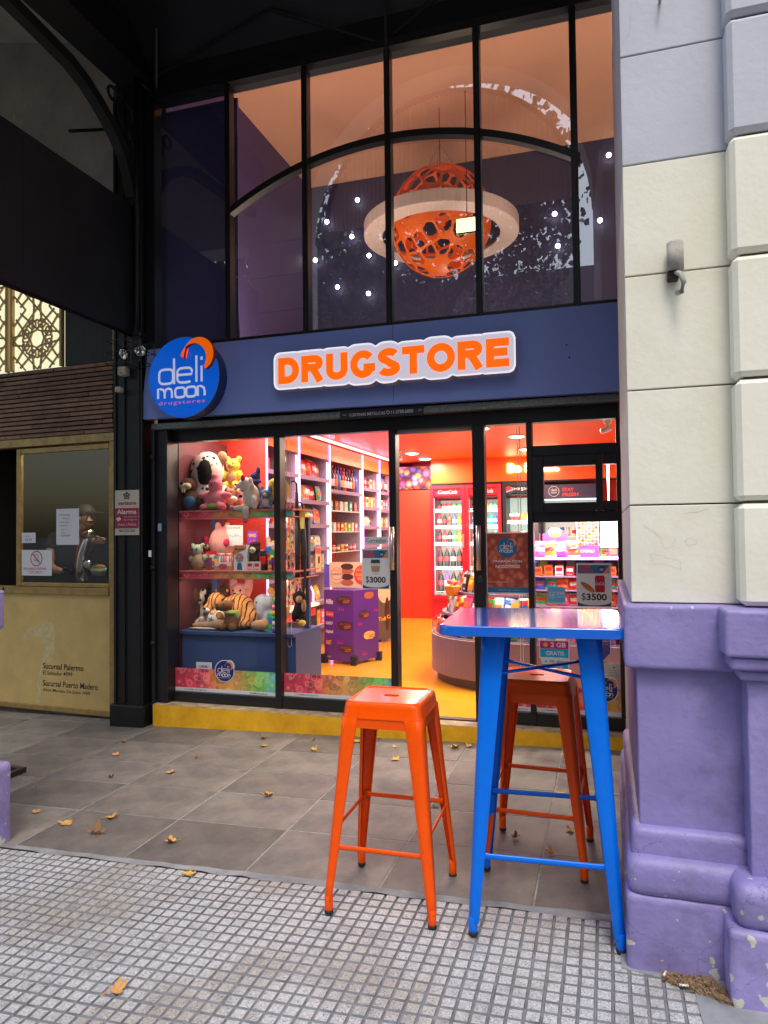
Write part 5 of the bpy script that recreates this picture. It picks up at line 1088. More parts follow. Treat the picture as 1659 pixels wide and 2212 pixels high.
pinkled = glow('led_pink', (1.0, .36, .95), 3.2); whiteled = glow('led_white', (1.0, .72, .88), 4)
led = tag(MB().box(-3.02, -2.99, .4, 5.4, 2.435, 2.449).build('ceiling_led', whiteled), 'long white LED strip along the left edge of the shop ceiling', 'LED strip')
for y_ in (.9, 2.2, 3.6, 5.0):
    l = bpy.data.lights.new('led_glow', 'AREA'); l.shape = 'RECTANGLE'; l.size = .04; l.size_y = 1.2; l.energy = 5; l.color = (1, .5, .85); o = bpy.data.objects.new('led_glow', l); COL.objects.link(o); o.parent = led; o.location = (-2.96, y_, 2.42); o.rotation_euler = (0, R(-35), 0)
# ---- product meshes
rp_ = random.Random(11)
PC = {'red': (.62, .02, .02), 'orange': (.8, .2, .02), 'yellow': (.8, .5, .03), 'green': (.05, .35, .06), 'blue': (.03, .12, .5), 'purple': (.2, .04, .38), 'pink': (.75, .08, .28), 'silver': (.5, .5, .52), 'black': (.014, .008, .010), 'white': (.72, .7, .66), 'brown': (.2, .08, .03), 'teal': (.02, .3, .3)}
PM = {k: lmat(k, v, rough=.3, spec=.6) for k, v in PC.items()}
def bag_mesh(c1, c2, w_, h, d, seed):
    rr = random.Random(seed); b = MB(); nx, nz = 6, 8; F = []
    for side in (-1, 1):
        for j in range(nz+1):
            for i in range(nx+1):
                u, v = i/nx*2-1, j/nz*2-1; bul = (1-abs(u)**2.5)*(1-abs(v)**4)
                F.append((u*w_/2*(1-.05*abs(v)**6)+rr.uniform(-.002, .002), side*(d/2*bul+.001)+rr.uniform(-.0035, .0035)*bul, (v+1)/2*h+rr.uniform(-.002, .002)))
    n = (nx+1)*(nz+1); fs = []; mi = []
    for s_ in range(2):
        for j in range(nz):
            for i in range(nx):
                a = s_*n+j*(nx+1)+i; q = (a, a+1, a+nx+2, a+nx+1); fs.append(q if s_ == 0 else q[::-1]); mi.append(1 if (j in (3, 4) and 1 <= i <= 4) else 2 if j in (0, nz-1) else 0)
    b.v = F; b.f = fs; b.mi = mi; b.sm = [False]*len(fs); return b.mesh('bag', [PM[c1], PM[c2], PM['silver'] if seed % 2 else PM[c1]])
def boxp_mesh(c1, c2, w_, h, d):
    b = MB(); b.box(-w_/2, w_/2, -d/2, d/2, 0, h); b.add([(-w_*.38, -d/2-.0006, h*.45), (w_*.38, -d/2-.0006, h*.45), (w_*.38, -d/2-.0006, h*.8), (-w_*.38, -d/2-.0006, h*.8)], [(0, 1, 2, 3)], 1); b.add([(-w_*.3, -d/2-.0006, h*.12), (w_*.3, -d/2-.0006, h*.12), (w_*.3, -d/2-.0006, h*.2), (-w_*.3, -d/2-.0006, h*.2)], [(0, 1, 2, 3)], 1)
    return b.mesh('carton', [PM[c1], PM[c2]])
def bottle_mesh(liq, lab, cap, h, r, kind='wine'):
    b = MB()
    if kind == 'wine': b.lathe([(r*.9, 0), (r, .004), (r, h*.58), (r*.75, h*.66), (r*.36, h*.73), (r*.33, h*.9)], 12); b.lathe([(r*.38, h*.88), (r*.38, h*.995), (r*.3, h)], 10, mi=2); b.lathe([(r*1.01, h*.17), (r*1.02, h*.175), (r*1.02, h*.45), (r*1.01, h*.455)], 12, mi=1)
    elif kind == 'soda': b.lathe([(r*.8, 0), (r, h*.04), (r*.93, h*.25), (r, h*.42), (r, h*.62), (r*.8, h*.78), (r*.35, h*.9), (r*.32, h*.93)], 12); b.lathe([(r*.38, h*.92), (r*.38, h)], 10, mi=2); b.lathe([(r*1.0, h*.39), (r*1.03, h*.40), (r*1.03, h*.58), (r*1.0, h*.59)], 12, mi=1)
    else: b.lathe([(r*.85, 0), (r, h*.06), (r, h*.92), (r*.85, h)], 12); b.lathe([(r*1.01, h*.3), (r*1.02, h*.31), (r*1.02, h*.68), (r*1.01, h*.69)], 12, mi=1); b.lathe([(r*.8, h), (r*.8, h*1.005)], 12, mi=2)
    return b.mesh('bottle', [PM[liq], PM[lab], PM[cap]])
CM = {}
def cached(fn, *a):
    k = (fn.__name__,)+a
    if k not in CM: CM[k] = fn(*a)
    return CM[k]
ORD = ['first', 'second', 'third', 'fourth', 'fifth', 'sixth', 'seventh', 'eighth', 'ninth', 'tenth', 'eleventh', 'twelfth', 'thirteenth', 'fourteenth', 'fifteenth', 'sixteenth', 'seventeenth', 'eighteenth', 'nineteenth', 'twentieth']
def put(me, nm, cat, label, loc, rot=(0, 0, 0), grp=None, sc=None): return tag(inst(me, nm, None, loc, rot, sc), label, cat, grp)
# ---- left wall shelving (front plane x=-3.1)
lipm = mat('shelf_violet_grey', (.22, .18, .28), .45); side_m = mat('shelf_side', (.46, .37, .50), .5); backm = mat('shelf_back', (.62, .12, .04), .5); hdrm = mat('shelf_header', (.85, .22, .01), .4)
ws = thing('wall_shelving', 'tall orange shelving along the left wall with glowing pink post edges', 'shelving')
PY = [1.05, 2.13, 3.01, 4.2, 4.955, 5.55]
MB().box(-3.515, -3.49, .7, 5.58, .09, 2.44).build('back_panel', backm, ws)
for i, y in enumerate(PY):
    MB().box(-3.489, -3.105, y-.014, y+.014, .09, 2.44).build('post', side_m, ws)
    MB().box(-3.104, -3.094, y-.011, y+.011, .12, 2.43).build('post_led', pinkled, ws)
for y in PY[1:]: MB().box(-3.13, -3.118, y-.028, y-.018, .9, 2.22).build('inner_led', whiteled, ws)
SH = {0: [2.02, 1.75, 1.49, 1.23, .95, .6, .3], 1: [2.02, 1.755, 1.49, 1.233, .98, .62, .35], 2: [1.91, 1.66, 1.407, 1.162], 3: [2.0, 1.738, 1.476, 1.22, .95, .6], 4: [1.98, 1.72, 1.46, 1.2, .95]}
for k in range(5):
    y0, y1 = PY[k]+.015, PY[k+1]-.015
    MB().box(-3.125, -3.105, y0, y1, 2.25, 2.44).build('header_board', hdrm, ws)
    for j, z in enumerate(SH[k]):
        gl = (k == 2 and j > 0); MB().box(-3.489, -3.112, y0, y1, z-.012, z).build('shelf', mat('glass_shelf', (.5, .55, .5), .1) if gl else side_m, ws)
        MB().box(-3.1115, -3.102, y0, y1, z-(.012 if gl else .042), z+.002).build('shelf_lip', lipm if not gl else mat('glass_shelf', (.5, .55, .5), .1), ws)
RZ = R(90)     # products face +x
bayn = {0: 'nearest', 1: 'second', 2: 'third', 3: 'fourth', 4: 'farthest'}
def fill(k, j, kind, n, cols, hts):
    y0, y1 = PY[k]+.07, PY[k+1]-.09; z = SH[k][j]
    for i in range(n):
        y = y0+(y1-y0)*(i+.5)/n; c = cols[i % len(cols)]; c2 = ['yellow', 'white', 'orange', 'white'][(i+j) % 4]
        if c2 == c: c2 = 'red'
        where = f'{ORD[i]} from the left on shelf {ORD[j]} from top, {bayn[k]} wall bay'
        if kind == 'bag':
            me = cached(bag_mesh, c, c2, .17, hts, .06, (i+j) % 5); o = put(me, 'crisp_bag', 'snack bag', f'{c} crisp bag {where}', (-3.2+rp_.uniform(-.02, .02), y, z+.001), (R(rp_.uniform(-14, -4)), rp_.uniform(-.25, .25), RZ+rp_.uniform(-.15, .15)), 'snack bags on the left wall shelves')
        elif kind == 'box':
            me = cached(boxp_mesh, c, c2, .09, hts, .05); put(me, 'carton', 'carton', f'{c} carton {where}', (-3.17, y, z+.0005), (0, 0, RZ), 'cartons on the left wall shelves')
        elif kind == 'wine':
            me = cached(bottle_mesh, ['black', 'black', 'brown', 'blue', 'black', 'red'][i % 6], ['white', 'white', 'orange', 'blue', 'yellow', 'white'][i % 6], ['black', 'red', 'black', 'blue', 'pink', 'brown'][i % 6], hts, .038, 'wine'); put(me, 'wine_bottle', 'bottle', f'wine bottle {where}', (-3.17, y, z+.0005), (0, 0, RZ), 'bottles on the left wall shelves')
        else:
            me = cached(bottle_mesh, c, c2, 'silver', hts, .028, 'can'); put(me, 'small_jar', 'jar', f'{c} jar {where}', (-3.18, y, z+.0005), (0, 0, RZ), 'jars on the left wall shelves')
fill(0, 1, 'bag', 5, ['red', 'orange', 'pink'], .17); fill(0, 2, 'jar', 8, ['orange', 'yellow', 'red', 'brown'], .10); fill(0, 3, 'jar', 8, ['orange', 'yellow', 'red'], .09)
fill(0, 4, 'bag', 5, ['yellow', 'pink', 'orange'], .17)
fill(1, 0, 'bag', 5, ['yellow', 'orange', 'red', 'red', 'brown'], .20); fill(1, 1, 'bag', 6, ['green', 'yellow', 'orange', 'purple', 'red'], .18); fill(1, 2, 'bag', 5, ['white', 'red', 'green', 'purple', 'orange'], .19); fill(1, 3, 'bag', 6, ['white', 'yellow', 'red', 'green', 'black'], .13); fill(1, 4, 'box', 7, ['white', 'green', 'black', 'white', 'green'], .17); fill(1, 5, 'bag', 5, ['yellow', 'pink', 'orange', 'teal'], .17); fill(1, 6, 'box', 6, ['teal', 'yellow', 'pink'], .16)
fill(2, 0, 'wine', 10, ['black'], .30); fill(2, 1, 'box', 6, ['teal', 'brown', 'silver', 'white'], .12); fill(2, 2, 'box', 8, ['green', 'silver', 'red', 'brown', 'yellow'], .11); fill(2, 3, 'jar', 7, ['purple', 'pink', 'brown', 'yellow', 'white'], .08)
fill(3, 0, 'box', 5, ['pink', 'red', 'black', 'white', 'orange'], .13); fill(3, 1, 'box', 6, ['yellow', 'orange', 'white', 'orange'], .14); fill(3, 2, 'bag', 5, ['silver', 'black', 'silver'], .14); fill(3, 3, 'box', 5, ['red', 'orange', 'brown'], .1)
fill(4, 0, 'wine', 6, ['black'], .28); fill(4, 1, 'box', 4, ['red', 'white', 'pink'], .14); fill(4, 2, 'box', 4, ['brown', 'yellow'], .14); fill(4, 3, 'box', 4, ['orange', 'yellow'], .12)
t = thing('promo_tag', 'orange hanging price tag clipped to the second wall bay shelf', 'price tag', (-3.085, 2.52, .96), R(90)); b = MB(); b.box(0, .15, 0, .003, 0, .27); b.build('tag_body', mat('tag_peach', (.75, .45, .25), .5), t); MB().flat([(.005, .2), (.145, .2), (.145, .265), (.005, .265)], -.001).build('header', redp, t); MB().rbox(.06, .12, -.002, -.001, .09, .17, .0004, 1).build('pack_picture', PM['black'], t); text('Pack Cerveza', .02, .06, .11, .014, -.002, ink, t); text('6x4', .05, .03, .05, .02, -.002, ink, t)
cm_ = thing('security_camera', 'white dome mounted security camera on the ceiling near the wall LED', 'camera', (-2.55, 4.0, 2.45)); MB().lathe([(.05, 0), (.045, -.03), (.02, -.035), (.018, -.07)], 14).build('mount', lampbody, cm_); b = MB(); b.tube([(-.06, -.02, -.06), (.05, -.04, -.12)], .035, 12); b.build('camera_body', lampbody, cm_)
cm2 = thing('security_camera', 'small white security camera at the right end above the hatch', 'camera', (.03, .75, 2.2)); MB().lathe([(.03, .05), (.028, -.01), (.012, -.015), (.01, -.04)], 12).build('mount', lampbody, cm2); b = MB(); b.tube([(-.05, -.02, -.07), (.02, 0, -.05)], .02, 10); b.build('camera_body', lampbody, cm2)
# ---- curved gondola with pink LED edge
gd = thing('gondola_unit', 'half height orange display unit with curved pink LED edge by the wall', 'display unit')
P = [(-3.46, .09), (-3.10, .09), (-3.10, .72)]+[(-3.10-.16*(1-math.cos(R(a))), .72+.13*math.sin(R(a))) for a in range(10, 91, 16)]+[(-3.46, 1.02)]
gy = 2.47
MB().prism(P, gy, gy+.02).build('end_panel', mat('gondola_orange', (.85, .16, .01), .4), gd)
b = MB(); b.tube([(p[0]+.006, gy-.004, p[1]) for p in P[1:]], .009, 6); b.build('edge_led', pinkled, gd)
MB().box(-3.46, -3.02, 1.4, 2.46, .60, .63).build('counter_top', mat('lit_white', (.7, .62, .5), .4, emit=(1, .8, .5), es=.5), gd); MB().box(-3.44, -3.05, 1.4, 2.45, .09, .595).build('cabinet', mat('cabinet_navy', (.02, .02, .06), .5), gd); MB().box(-3.049, -3.04, 1.5, 2.4, .50, .58).build('drawer', redp, gd)
put(cached(boxp_mesh, 'pink', 'white', .3, .12, .2), 'gift_box', 'box', 'flat pink gift box on the lit counter of the curved unit', (-3.22, 2.2, .631), (0, 0, .3)); put(cached(boxp_mesh, 'orange', 'yellow', .2, .2, .2), 'gift_box', 'box', 'orange gift box behind the flat pink box', (-3.3, 1.8, .631), (0, 0, .2))
# ---- purple floor display of cakes
br1 = mat('cake_choc', (.06, .022, .012), .45); br2 = mat('cake_fill', (.45, .12, .05), .6); ylw = mat('cake_yellow', (.75, .5, .1), .5); mk_ = mat('stripe_magenta', (.6, .03, .28), .5)
pd = thing('cake_display', 'purple floor display box printed with layered cakes on the yellow floor', 'display box', (-2.385, 1.80, .09))
A = Vector((0, 0, 0)); 
def face_holder(dirx, ang, nm='face_holder'):
    e = bpy.data.objects.new(nm, None); COL.objects.link(e); e.parent = pd; e.rotation_euler = (0, 0, ang); return e
va = Vector((-.34, .07)); vb = Vector((.15, .33)); pm_ = mat('display_purple', (.10, .025, .26), .35)
c0, c1, c2_, c3_ = Vector((0, 0)), va, va+vb, vb; b = MB(); H_ = .73
b.add([(c.x, c.y, z) for c in (c0, c1, c2_, c3_) for z in (.03, H_)], [(0, 2, 3, 1)[::-1], (2, 4, 5, 3)[::-1], (4, 6, 7, 5)[::-1], (6, 0, 1, 7)[::-1], (1, 3, 5, 7)[::-1], (0, 6, 4, 2)[::-1]]); b.build('box_body', pm_, pd)
for c in (c0, c1, c3_): MB().rbox(c.x-.03, c.x+.03, c.y-.03, c.y+.03, .0, .09, .004, 1).build('corner_foot', black, pd)
fa = face_holder(0, math.atan2(-va.y, -va.x), 'printed_side'); fb_ = face_holder(0, math.atan2(vb.y, vb.x), 'printed_side')
def cake(par, x, z, s_, c, bite=True):
    b = MB(); w_ = s_
    b.flat([(x+w_*math.cos(R(a)), z+w_*.35*math.sin(R(a))+w_*.3) for a in range(0, 360, 20)], -.004, 0)
    b.flat([(x-w_, z+w_*.28), (x-w_*.98, z-.1*w_), (x-w_*.5, z-.35*w_), (x+w_*.5, z-.35*w_), (x+w_*.98, z-.1*w_), (x+w_, z+w_*.28)], -.003, 0)
    b.build('cake_picture', c, par); b = MB()
    b.flat([(x-w_*.1, z+.1*w_), (x+w_*.85, z+.2*w_), (x+w_*.85, z+.08*w_), (x-w_*.1, z-.02*w_)], -.0045, 0); b.flat([(x-w_*.1, z-.1*w_), (x+w_*.8, z), (x+w_*.75, z-.12*w_), (x-w_*.1, z-.22*w_)], -.0045, 0); b.build('filling_picture', br2, par)
    MB().rib([[(x-w_*.7+i*w_*.25, z+w_*.2), (x-w_*.5+i*w_*.25, z+w_*.42)] for i in range(6)], .004, -.005).build('drizzle_picture', br2 if c is not ylw else mk_, par)
cake(fa, -.11, .62, .085, br1); cake(fa, -.10, .37, .085, br1); cake(fa, -.095, .14, .08, br1)
cake(fb_, .22, .66, .07, br2); cake(fb_, .15, .47, .075, br1); cake(fb_, .22, .26, .08, ylw)
for par, x, z in ((fa, -.17, .53), (fb_, .30, .5), (fb_, .06, .38), (fa, -.19, .2), (fb_, .12, .08)):
    b = MB(); [b.flat([(x+i*.022, z), (x+i*.022+.012, z), (x+i*.026+.006, z+.05-.01*i)], -.003) for i in range(3)]; b.build('stripe_picture', mk_, par)
for s_, z, w_, h, mm, sh_ in (('Milka', .59, .085, .05, paper, .3), ('OREO', .385, .08, .03, paper, .1), ('Pepitos!', .29, .085, .045, paper, 0), ('SHOT', .185, .065, .045, mat('print_amber', (.8, .42, .03), .5), .1), ('ALFAJORES', .05, .06, .025, mat('print_lilac', (.4, .3, .5), .5), 0)): text(s_, -.325, z, w_, h, -.004, mm, fa, shear=sh_, bold=.03)
MB().flat([(-.325, .47), (-.235, .46), (-.235, .51), (-.325, .52)], -.002).build('red_badge', redp, fa); text('Terrabusi', -.318, .478, .078, .022, -.004, paper, fa, shear=.3)
# upright header on the display
hb = thing('cake_header', 'cream header board with cake tower asking CUAL ELEGIS VOS', 'header board', (-2.74, 2.06, .83), R(-3)); W, H = .44, .26
MB().box(0, W, 0, .01, 0, H).build('board', mat('board_cream', (.7, .55, .3), .5), hb); MB().box(-.06, -.001, .0, .012, 0, .24).build('blue_side', mat('side_violet', (.12, .08, .5), .4), hb)
MB().disc(.36, .13, .085, .1, -.001).build('red_circle', redp, hb); text('¿CUÁL', .30, .165, .11, .035, -.002, mat('print_amber', (.8, .42, .03), .5), hb, bold=.04); text('ELEGÍS', .295, .12, .115, .035, -.002, MATS['print_amber'], hb, bold=.04); text('VOS?', .31, .075, .085, .035, -.002, MATS['print_amber'], hb, bold=.04)
for i, z in enumerate((.05, .11, .17, .215)): MB().disc(.2, z, .07, .032, -.001-.0005*i).build('cake_picture', br1 if i % 2 else br2, hb)
MB().disc(.085, .14, .065, .1, -.004).build('promo_oval', mat('oval_peach', (.8, .55, .35), .5), hb); MB().ring(.085, .14, .06, .065, -.0045).build('oval_rim', redp, hb); text('PROMO', .05, .165, .07, .018, -.005, redp, hb); text('2x$3800', .03, .125, .105, .022, -.005, ink, hb)
# grey second display
g2 = thing('biscuit_display', 'grey floor display box behind the purple one near the door post', 'display box', (-2.60, 3.2, .12), R(52)); gm = mat('display_grey', (.11, .08, .07), .5)
MB().box(0, .31, 0, .3, 0, .72).build('box_body', gm, g2); MB().disc(.12, .55, .1, .12, -.002).build('label_oval', mat('oval_peach', (.8, .55, .35), .5), g2); MB().disc(.15, .3, .035, .2, -.002).build('bar_picture', br1, g2); MB().disc(.25, .32, .035, .2, -.002).build('bar_picture', br2, g2); text('Tofi', .02, .22, .11, .05, -.004, MATS['print_amber'], g2, bold=.03); text('Cofler', .145, .24, .155, .05, -.004, MATS['print_amber'], g2, bold=.03)
for x in (.05, .27): MB().lathe([(.03, -.012), (.03, .012)], 12, (x, .02, -.0), M=Matrix.Rotation(R(90), 3, 'X')).build('castor', black, g2)
# acrylic / grey panel and hanging things at the left of pane two
acr = mat('acrylic_grey', (.30, .22, .20), .3); b = MB(); b.rbox(-2.52, -2.305, .55, .56, .088, .665, .004, 1); tag(b.build('grey_panel', acr), 'grey rounded plastic panel standing low behind the second pane', 'panel')
um = mat('umbrella_black', (.015, .015, .018), .6, bump=.5, bs=60)
for i, (u, z0_, z1_, lab) in enumerate(((642, 1.02, 1.72, 'black folded umbrella hanging farther left behind the second pane'), (655, .92, 1.55, 'black folded umbrella with yellow tag hanging behind the second pane'))):
    p = at(u, 1200, .35+.03*i); t = thing('folded_umbrella', lab, 'umbrella', (p.x, p.y, 0)); b = MB(); b.tube([(0, 0, z1_), (.008, 0, (z0_+z1_)/2), (0, 0, z0_+.05), (0, 0, z0_)], [.012, .026, .018, .006], 9); b.build('canopy', um, t)
    b = MB(); b.tube([(0, 0, z1_), (0, 0, z1_+.06)]+[(-.03+.03*math.cos(R(a)), 0, z1_+.06+.03*math.sin(R(a))) for a in range(30, 181, 30)], .007, 7); b.build('handle', um, t)
    if i: MB().box(-.03, .025, -.032, -.03, z1_-.12, z1_+.02).build('paper_tag', mat('tag_yellow', (.75, .55, .1), .5), t)
bandm = bpy.data.materials.new('lanyard_print'); bandm.use_nodes = True; N, L = bandm.node_tree.nodes, bandm.node_tree.links; tc = N.new('ShaderNodeTexCoord'); v1 = N.new('ShaderNodeTexVoronoi'); v1.inputs['Scale'].default_value = 45; L.new(tc.outputs['Object'], v1.inputs['Vector']); r1 = N.new('ShaderNodeValToRGB'); cr = r1.color_ramp; cr.interpolation = 'CONSTANT'; cr.elements[0].color = (.7, .05, .04, 1); cr.elements[1].position = .7; cr.elements[1].color = (.02, .02, .05, 1)
for p_, c in ((.25, (.75, .25, .03)), (.5, (.75, .5, .1))): e = cr.elements.new(p_); e.color = (*c, 1)
sx = N.new('ShaderNodeSeparateColor'); L.new(v1.outputs['Color'], sx.inputs[0]); L.new(sx.outputs[0], r1.inputs[0]); L.new(r1.outputs[0], N['Principled BSDF'].inputs['Base Color'])
for i in range(5):
    p = at(623+i*7, 1200, .42); b = MB(); b.box(p.x-.011, p.x+.011, .42+.012*i, .423+.012*i, .78+.04*(i % 3), 1.62); tag(b.build('lanyard', bandm), f'printed lanyard strip, {ORD[i]} from the left, behind the second pane', 'lanyard', 'printed lanyards hanging inside the second pane')
# ---- window display unit with soft toys
du = thing('window_display', 'blue and coral shelf unit full of soft toys behind the far left pane', 'display unit')
dn = mat('unit_navy', (.035, .07, .20), .5); coral = mat('shelf_coral', (.55, .17, .12), .45)
X0_, X1_ = -3.28, -2.28
MB().box(X0_, X1_, .20, .70, .088, .60).build('base_cabinet', dn, du); MB().box(X0_, X1_, .16, .70, .601, .625).build('base_top', dn, du)
for zt_, zb_ in ((1.585, 1.52), (1.105, 1.04)):
    MB().box(X0_, X1_, .16, .66, zt_-.012, zt_).build('shelf', coral, du); MB().box(X0_, X1_, .16, .66, zb_, zb_+.008).build('shelf', coral, du); 
    e = MB().add([(0, 0, 0), (X1_-X0_, 0, 0), (X1_-X0_, 0, zt_-zb_-.021), (0, 0, zt_-zb_-.021)], [(0, 1, 2, 3)]).build('candy_edge', candy, du); e.location = (X0_, .17, zb_+.0085)
for x in (-3.16, -2.32): MB().box(x-.022, x+.022, .5, .54, .626, 1.519).build('upright', dn, du)
rpn = tag(MB().box(-3.5, -2.9, .95, .97, .088, 2.44).build('red_partition', mat('partition_red', (.60, .05, .035), .5)), 'tall red partition panel behind the soft toys', 'partition'); 
MB().box(-2.898, -2.885, .945, .96, .3, 2.43).build('edge_led', pinkled, rpn)
def toy_fill_light(x, y, z, P):  # area lights added to brighten the toys, no fixture modelled
    l = bpy.data.lights.new('added_toy_fill', 'AREA'); l.size = .5; l.energy = P; l.color = (1, .8, .62); o = bpy.data.objects.new('added_toy_fill', l); COL.objects.link(o); o.parent = du; o.location = (x, y, z); return o
toy_fill_light(-2.8, .5, 2.40, 12)
for z_ in (1.515, 1.035):
    o_ = toy_fill_light(-2.78, .20, z_, 3); o_.data.shape = 'RECTANGLE'; o_.data.size = .9; o_.data.size_y = .08; o_.rotation_euler = (R(28), 0, 0)
MB().box(X0_-.02, X0_-.005, .17, .94, .088, 2.2).build('reflection_panel', mat('maroon_reflection', (.10, .025, .03), .5), du)  # added panel, its dark maroon imitates a brownish reflection in the pane
def plush_mat(n, c): return mat('plush_'+n, c, .95, spec=.15, bump=1.0, bs=170, bdist=.006, var=.12, vs_=30)
def plush(name, label, blobs, m_, loc, parts=(), cat='soft toy', vox=.009, rot=0):
    b = MB()
    for c, r_ in blobs: b.ell(c, r_ if isinstance(r_, tuple) else (r_,)*3, 16, 12)
    o = b.build('body', m_); me = o.data
    md = o.modifiers.new('r', 'REMESH'); md.mode = 'VOXEL'; md.voxel_size = vox; md.use_smooth_shade = True
    s_ = o.modifiers.new('s', 'SMOOTH'); s_.factor = .6; s_.iterations = 5
    t = thing(name, label, cat, loc, rot, 'soft toys in the window display'); o.parent = t
    for nm, blobs2, m2 in parts:
        b = MB()
        for c, r_ in blobs2: b.ell(c, r_ if isinstance(r_, tuple) else (r_,)*3, 12, 8)
        b.build(nm, m2, t)
    return t
eye = mat('toy_eye', (.005, .005, .005), .1)
def dalm():
    m = bpy.data.materials.new('plush_spotted'); m.use_nodes = True; N, L = m.node_tree.nodes, m.node_tree.links; tc = N.new('ShaderNodeTexCoord'); v = N.new('ShaderNodeTexVoronoi'); v.inputs['Scale'].default_value = 19; v.inputs['Randomness'].default_value = .8; L.new(tc.outputs['Object'], v.inputs['Vector']); g = N.new('ShaderNodeMath'); g.operation = 'LESS_THAN'; g.inputs[1].default_value = .3; L.new(v.outputs['Distance'], g.inputs[0]); x = N.new('ShaderNodeMixRGB'); x.inputs[1].default_value = (.66, .6, .52, 1); x.inputs[2].default_value = (.015, .015, .02, 1); L.new(g.outputs[0], x.inputs[0]); b = N['Principled BSDF']; L.new(x.outputs[0], b.inputs['Base Color']); b.inputs['Roughness'].default_value = .95; return m
def tigerm():
    m = bpy.data.materials.new('plush_tiger'); m.use_nodes = True; N, L = m.node_tree.nodes, m.node_tree.links; tc = N.new('ShaderNodeTexCoord'); v = N.new('ShaderNodeTexWave'); v.inputs['Scale'].default_value = 9; v.inputs['Distortion'].default_value = 5; v.inputs['Detail'].default_value = 2; L.new(tc.outputs['Object'], v.inputs['Vector']); r = N.new('ShaderNodeValToRGB'); r.color_ramp.elements[0].position = .12; r.color_ramp.elements[0].color = (.03, .02, .015, 1); r.color_ramp.elements[1].position = .22; r.color_ramp.elements[1].color = (.5, .22, .06, 1); L.new(v.outputs[0], r.inputs[0]); b = N['Principled BSDF']; L.new(r.outputs[0], b.inputs['Base Color']); b.inputs['Roughness'].default_value = .95; return m
dm_ = dalm(); tg = tigerm(); white_p = plush_mat('white', (.70, .64, .55)); brown_p = plush_mat('brown', (.10, .05, .028)); pink_p = plush_mat('pink', (.72, .20, .25)); yel_p = plush_mat('yellow', (.78, .58, .08)); grey_p = plush_mat('grey', (.30, .33, .40)); tan_p = plush_mat('tan', (.42, .24, .13)); cap_p = plush_mat('capybara', (.16, .07, .03)); green_p = plush_mat('green', (.30, .38, .10)); blk_p = plush_mat('black', (.015, .013, .013)); rose_p = plush_mat('rose', (.70, .33, .30))
def T(u, v, y): return at(u, v, y)
z1 = 1.586; z2 = 1.106; z3 = .626
def base(u, y, z): p = at(u, 1100, y); return Vector((p.x, y, z))
p = base(448, .42, z1)
plush('spotted_dog', 'huge black spotted white dog toy at the top left of the display', [((0, 0, .14), (.15, .13, .14)), ((0, 0, .34), (.145, .13, .16)), ((.13, .0, .12), (.09, .1, .1)), ((-.12, -.05, .06), (.08, .1, .06))], dm_, p, [('hood', [((.03, -.07, .32), (.075, .075, .12))], blk_p), ('ear', [((.13, .02, .44), (.05, .03, .06))], tan_p), ('paw', [((.24, -.08, .09), (.09, .05, .035))], white_p)])
p = base(412, .27, z1)
plush('beaver', 'dark brown beaver toy with buck teeth and blue dungarees on the top shelf', [((0, 0, .08), (.08, .07, .09)), ((-.02, 0, .21), (.075, .07, .065)), ((-.085, -.02, .09), (.03, .03, .05)), ((.09, -.02, .08), (.03, .03, .05)), ((.04, -.04, -.02), (.045, .03, .04))], brown_p, p, [('muzzle', [((-.04, -.06, .2), (.042, .03, .03)), ((0, -.06, .2), (.035, .03, .028))], plush_mat('cream', (.6, .52, .38))), ('nose', [((-.03, -.095, .222), (.018, .012, .012))], eye), ('tooth', [((-.03, -.085, .165), (.009, .006, .02)), ((-.012, -.085, .165), (.009, .006, .02))], mat('tooth', (.7, .65, .3), .4)), ('dungarees', [((.01, -.035, .07), (.06, .05, .06))], plush_mat('denim', (.05, .12, .22)))], rot=.1)
p = base(466, .26, z1)
plush('pink_bear', 'plump plain pink teddy toy in green shorts in the middle of the top shelf', [((0, 0, .085), (.095, .07, .085)), ((0, 0, .20), (.062, .055, .065)), ((0, 0, .265), (.036, .035, .04)), ((-.1, -.01, .12), (.055, .035, .03)), ((.1, -.01, .12), (.055, .035, .03)), ((-.07, -.05, .025), (.04, .055, .03)), ((.08, -.05, .03), (.042, .05, .035))], pink_p, p, [('shorts', [((0, -.006, .035), (.093, .078, .038))], green_p), ('eye', [((-.018, -.053, .222), .006), ((.018, -.053, .222), .006)], eye), ('nose', [((0, -.062, .205), (.01, .006, .007))], brown_p)])
p = base(543, .25, z1)
plush('white_dog', 'cream floppy dog toy hanging its legs over the top shelf', [((.0, 0, .1), (.07, .06, .1)), ((-.035, -.02, .2), (.06, .055, .055)), ((-.075, -.045, .19), (.035, .03, .028)), ((-.05, -.08, .01), (.075, .028, .024)), ((0, -.09, -.03), (.028, .028, .055)), ((.05, -.05, .05), (.03, .03, .06))], white_p, p, [('ear', [((.01, -.03, .2), (.022, .02, .055))], white_p), ('paw_pad', [((-.125, -.09, .01), (.02, .02, .022)), ((0, -.1, -.088), (.024, .02, .02))], pink_p), ('bow', [((-.04, -.06, .245), (.018, .012, .03))], plush_mat('bow', (.65, .04, .12))), ('nose', [((-.108, -.05, .2), .01)], eye), ('tag', [((.045, -.075, .17), (.022, .003, .03))], mat('toy_tag', (.7, .55, .3), .5))])
p = base(548, .5, z1)
plush('wizard_hat', 'small navy pointed hat toy behind the cream dog', [((0, 0, .24), (.075, .06, .02)), ((.015, 0, .28), (.045, .04, .04)), ((.045, 0, .33), (.02, .02, .04)), ((-.06, 0, .245), (.035, .02, .035)), ((0, 0, .1), (.07, .06, .14))], plush_mat('navy', (.02, .03, .10)), p)
p = base(600, .35, z1)
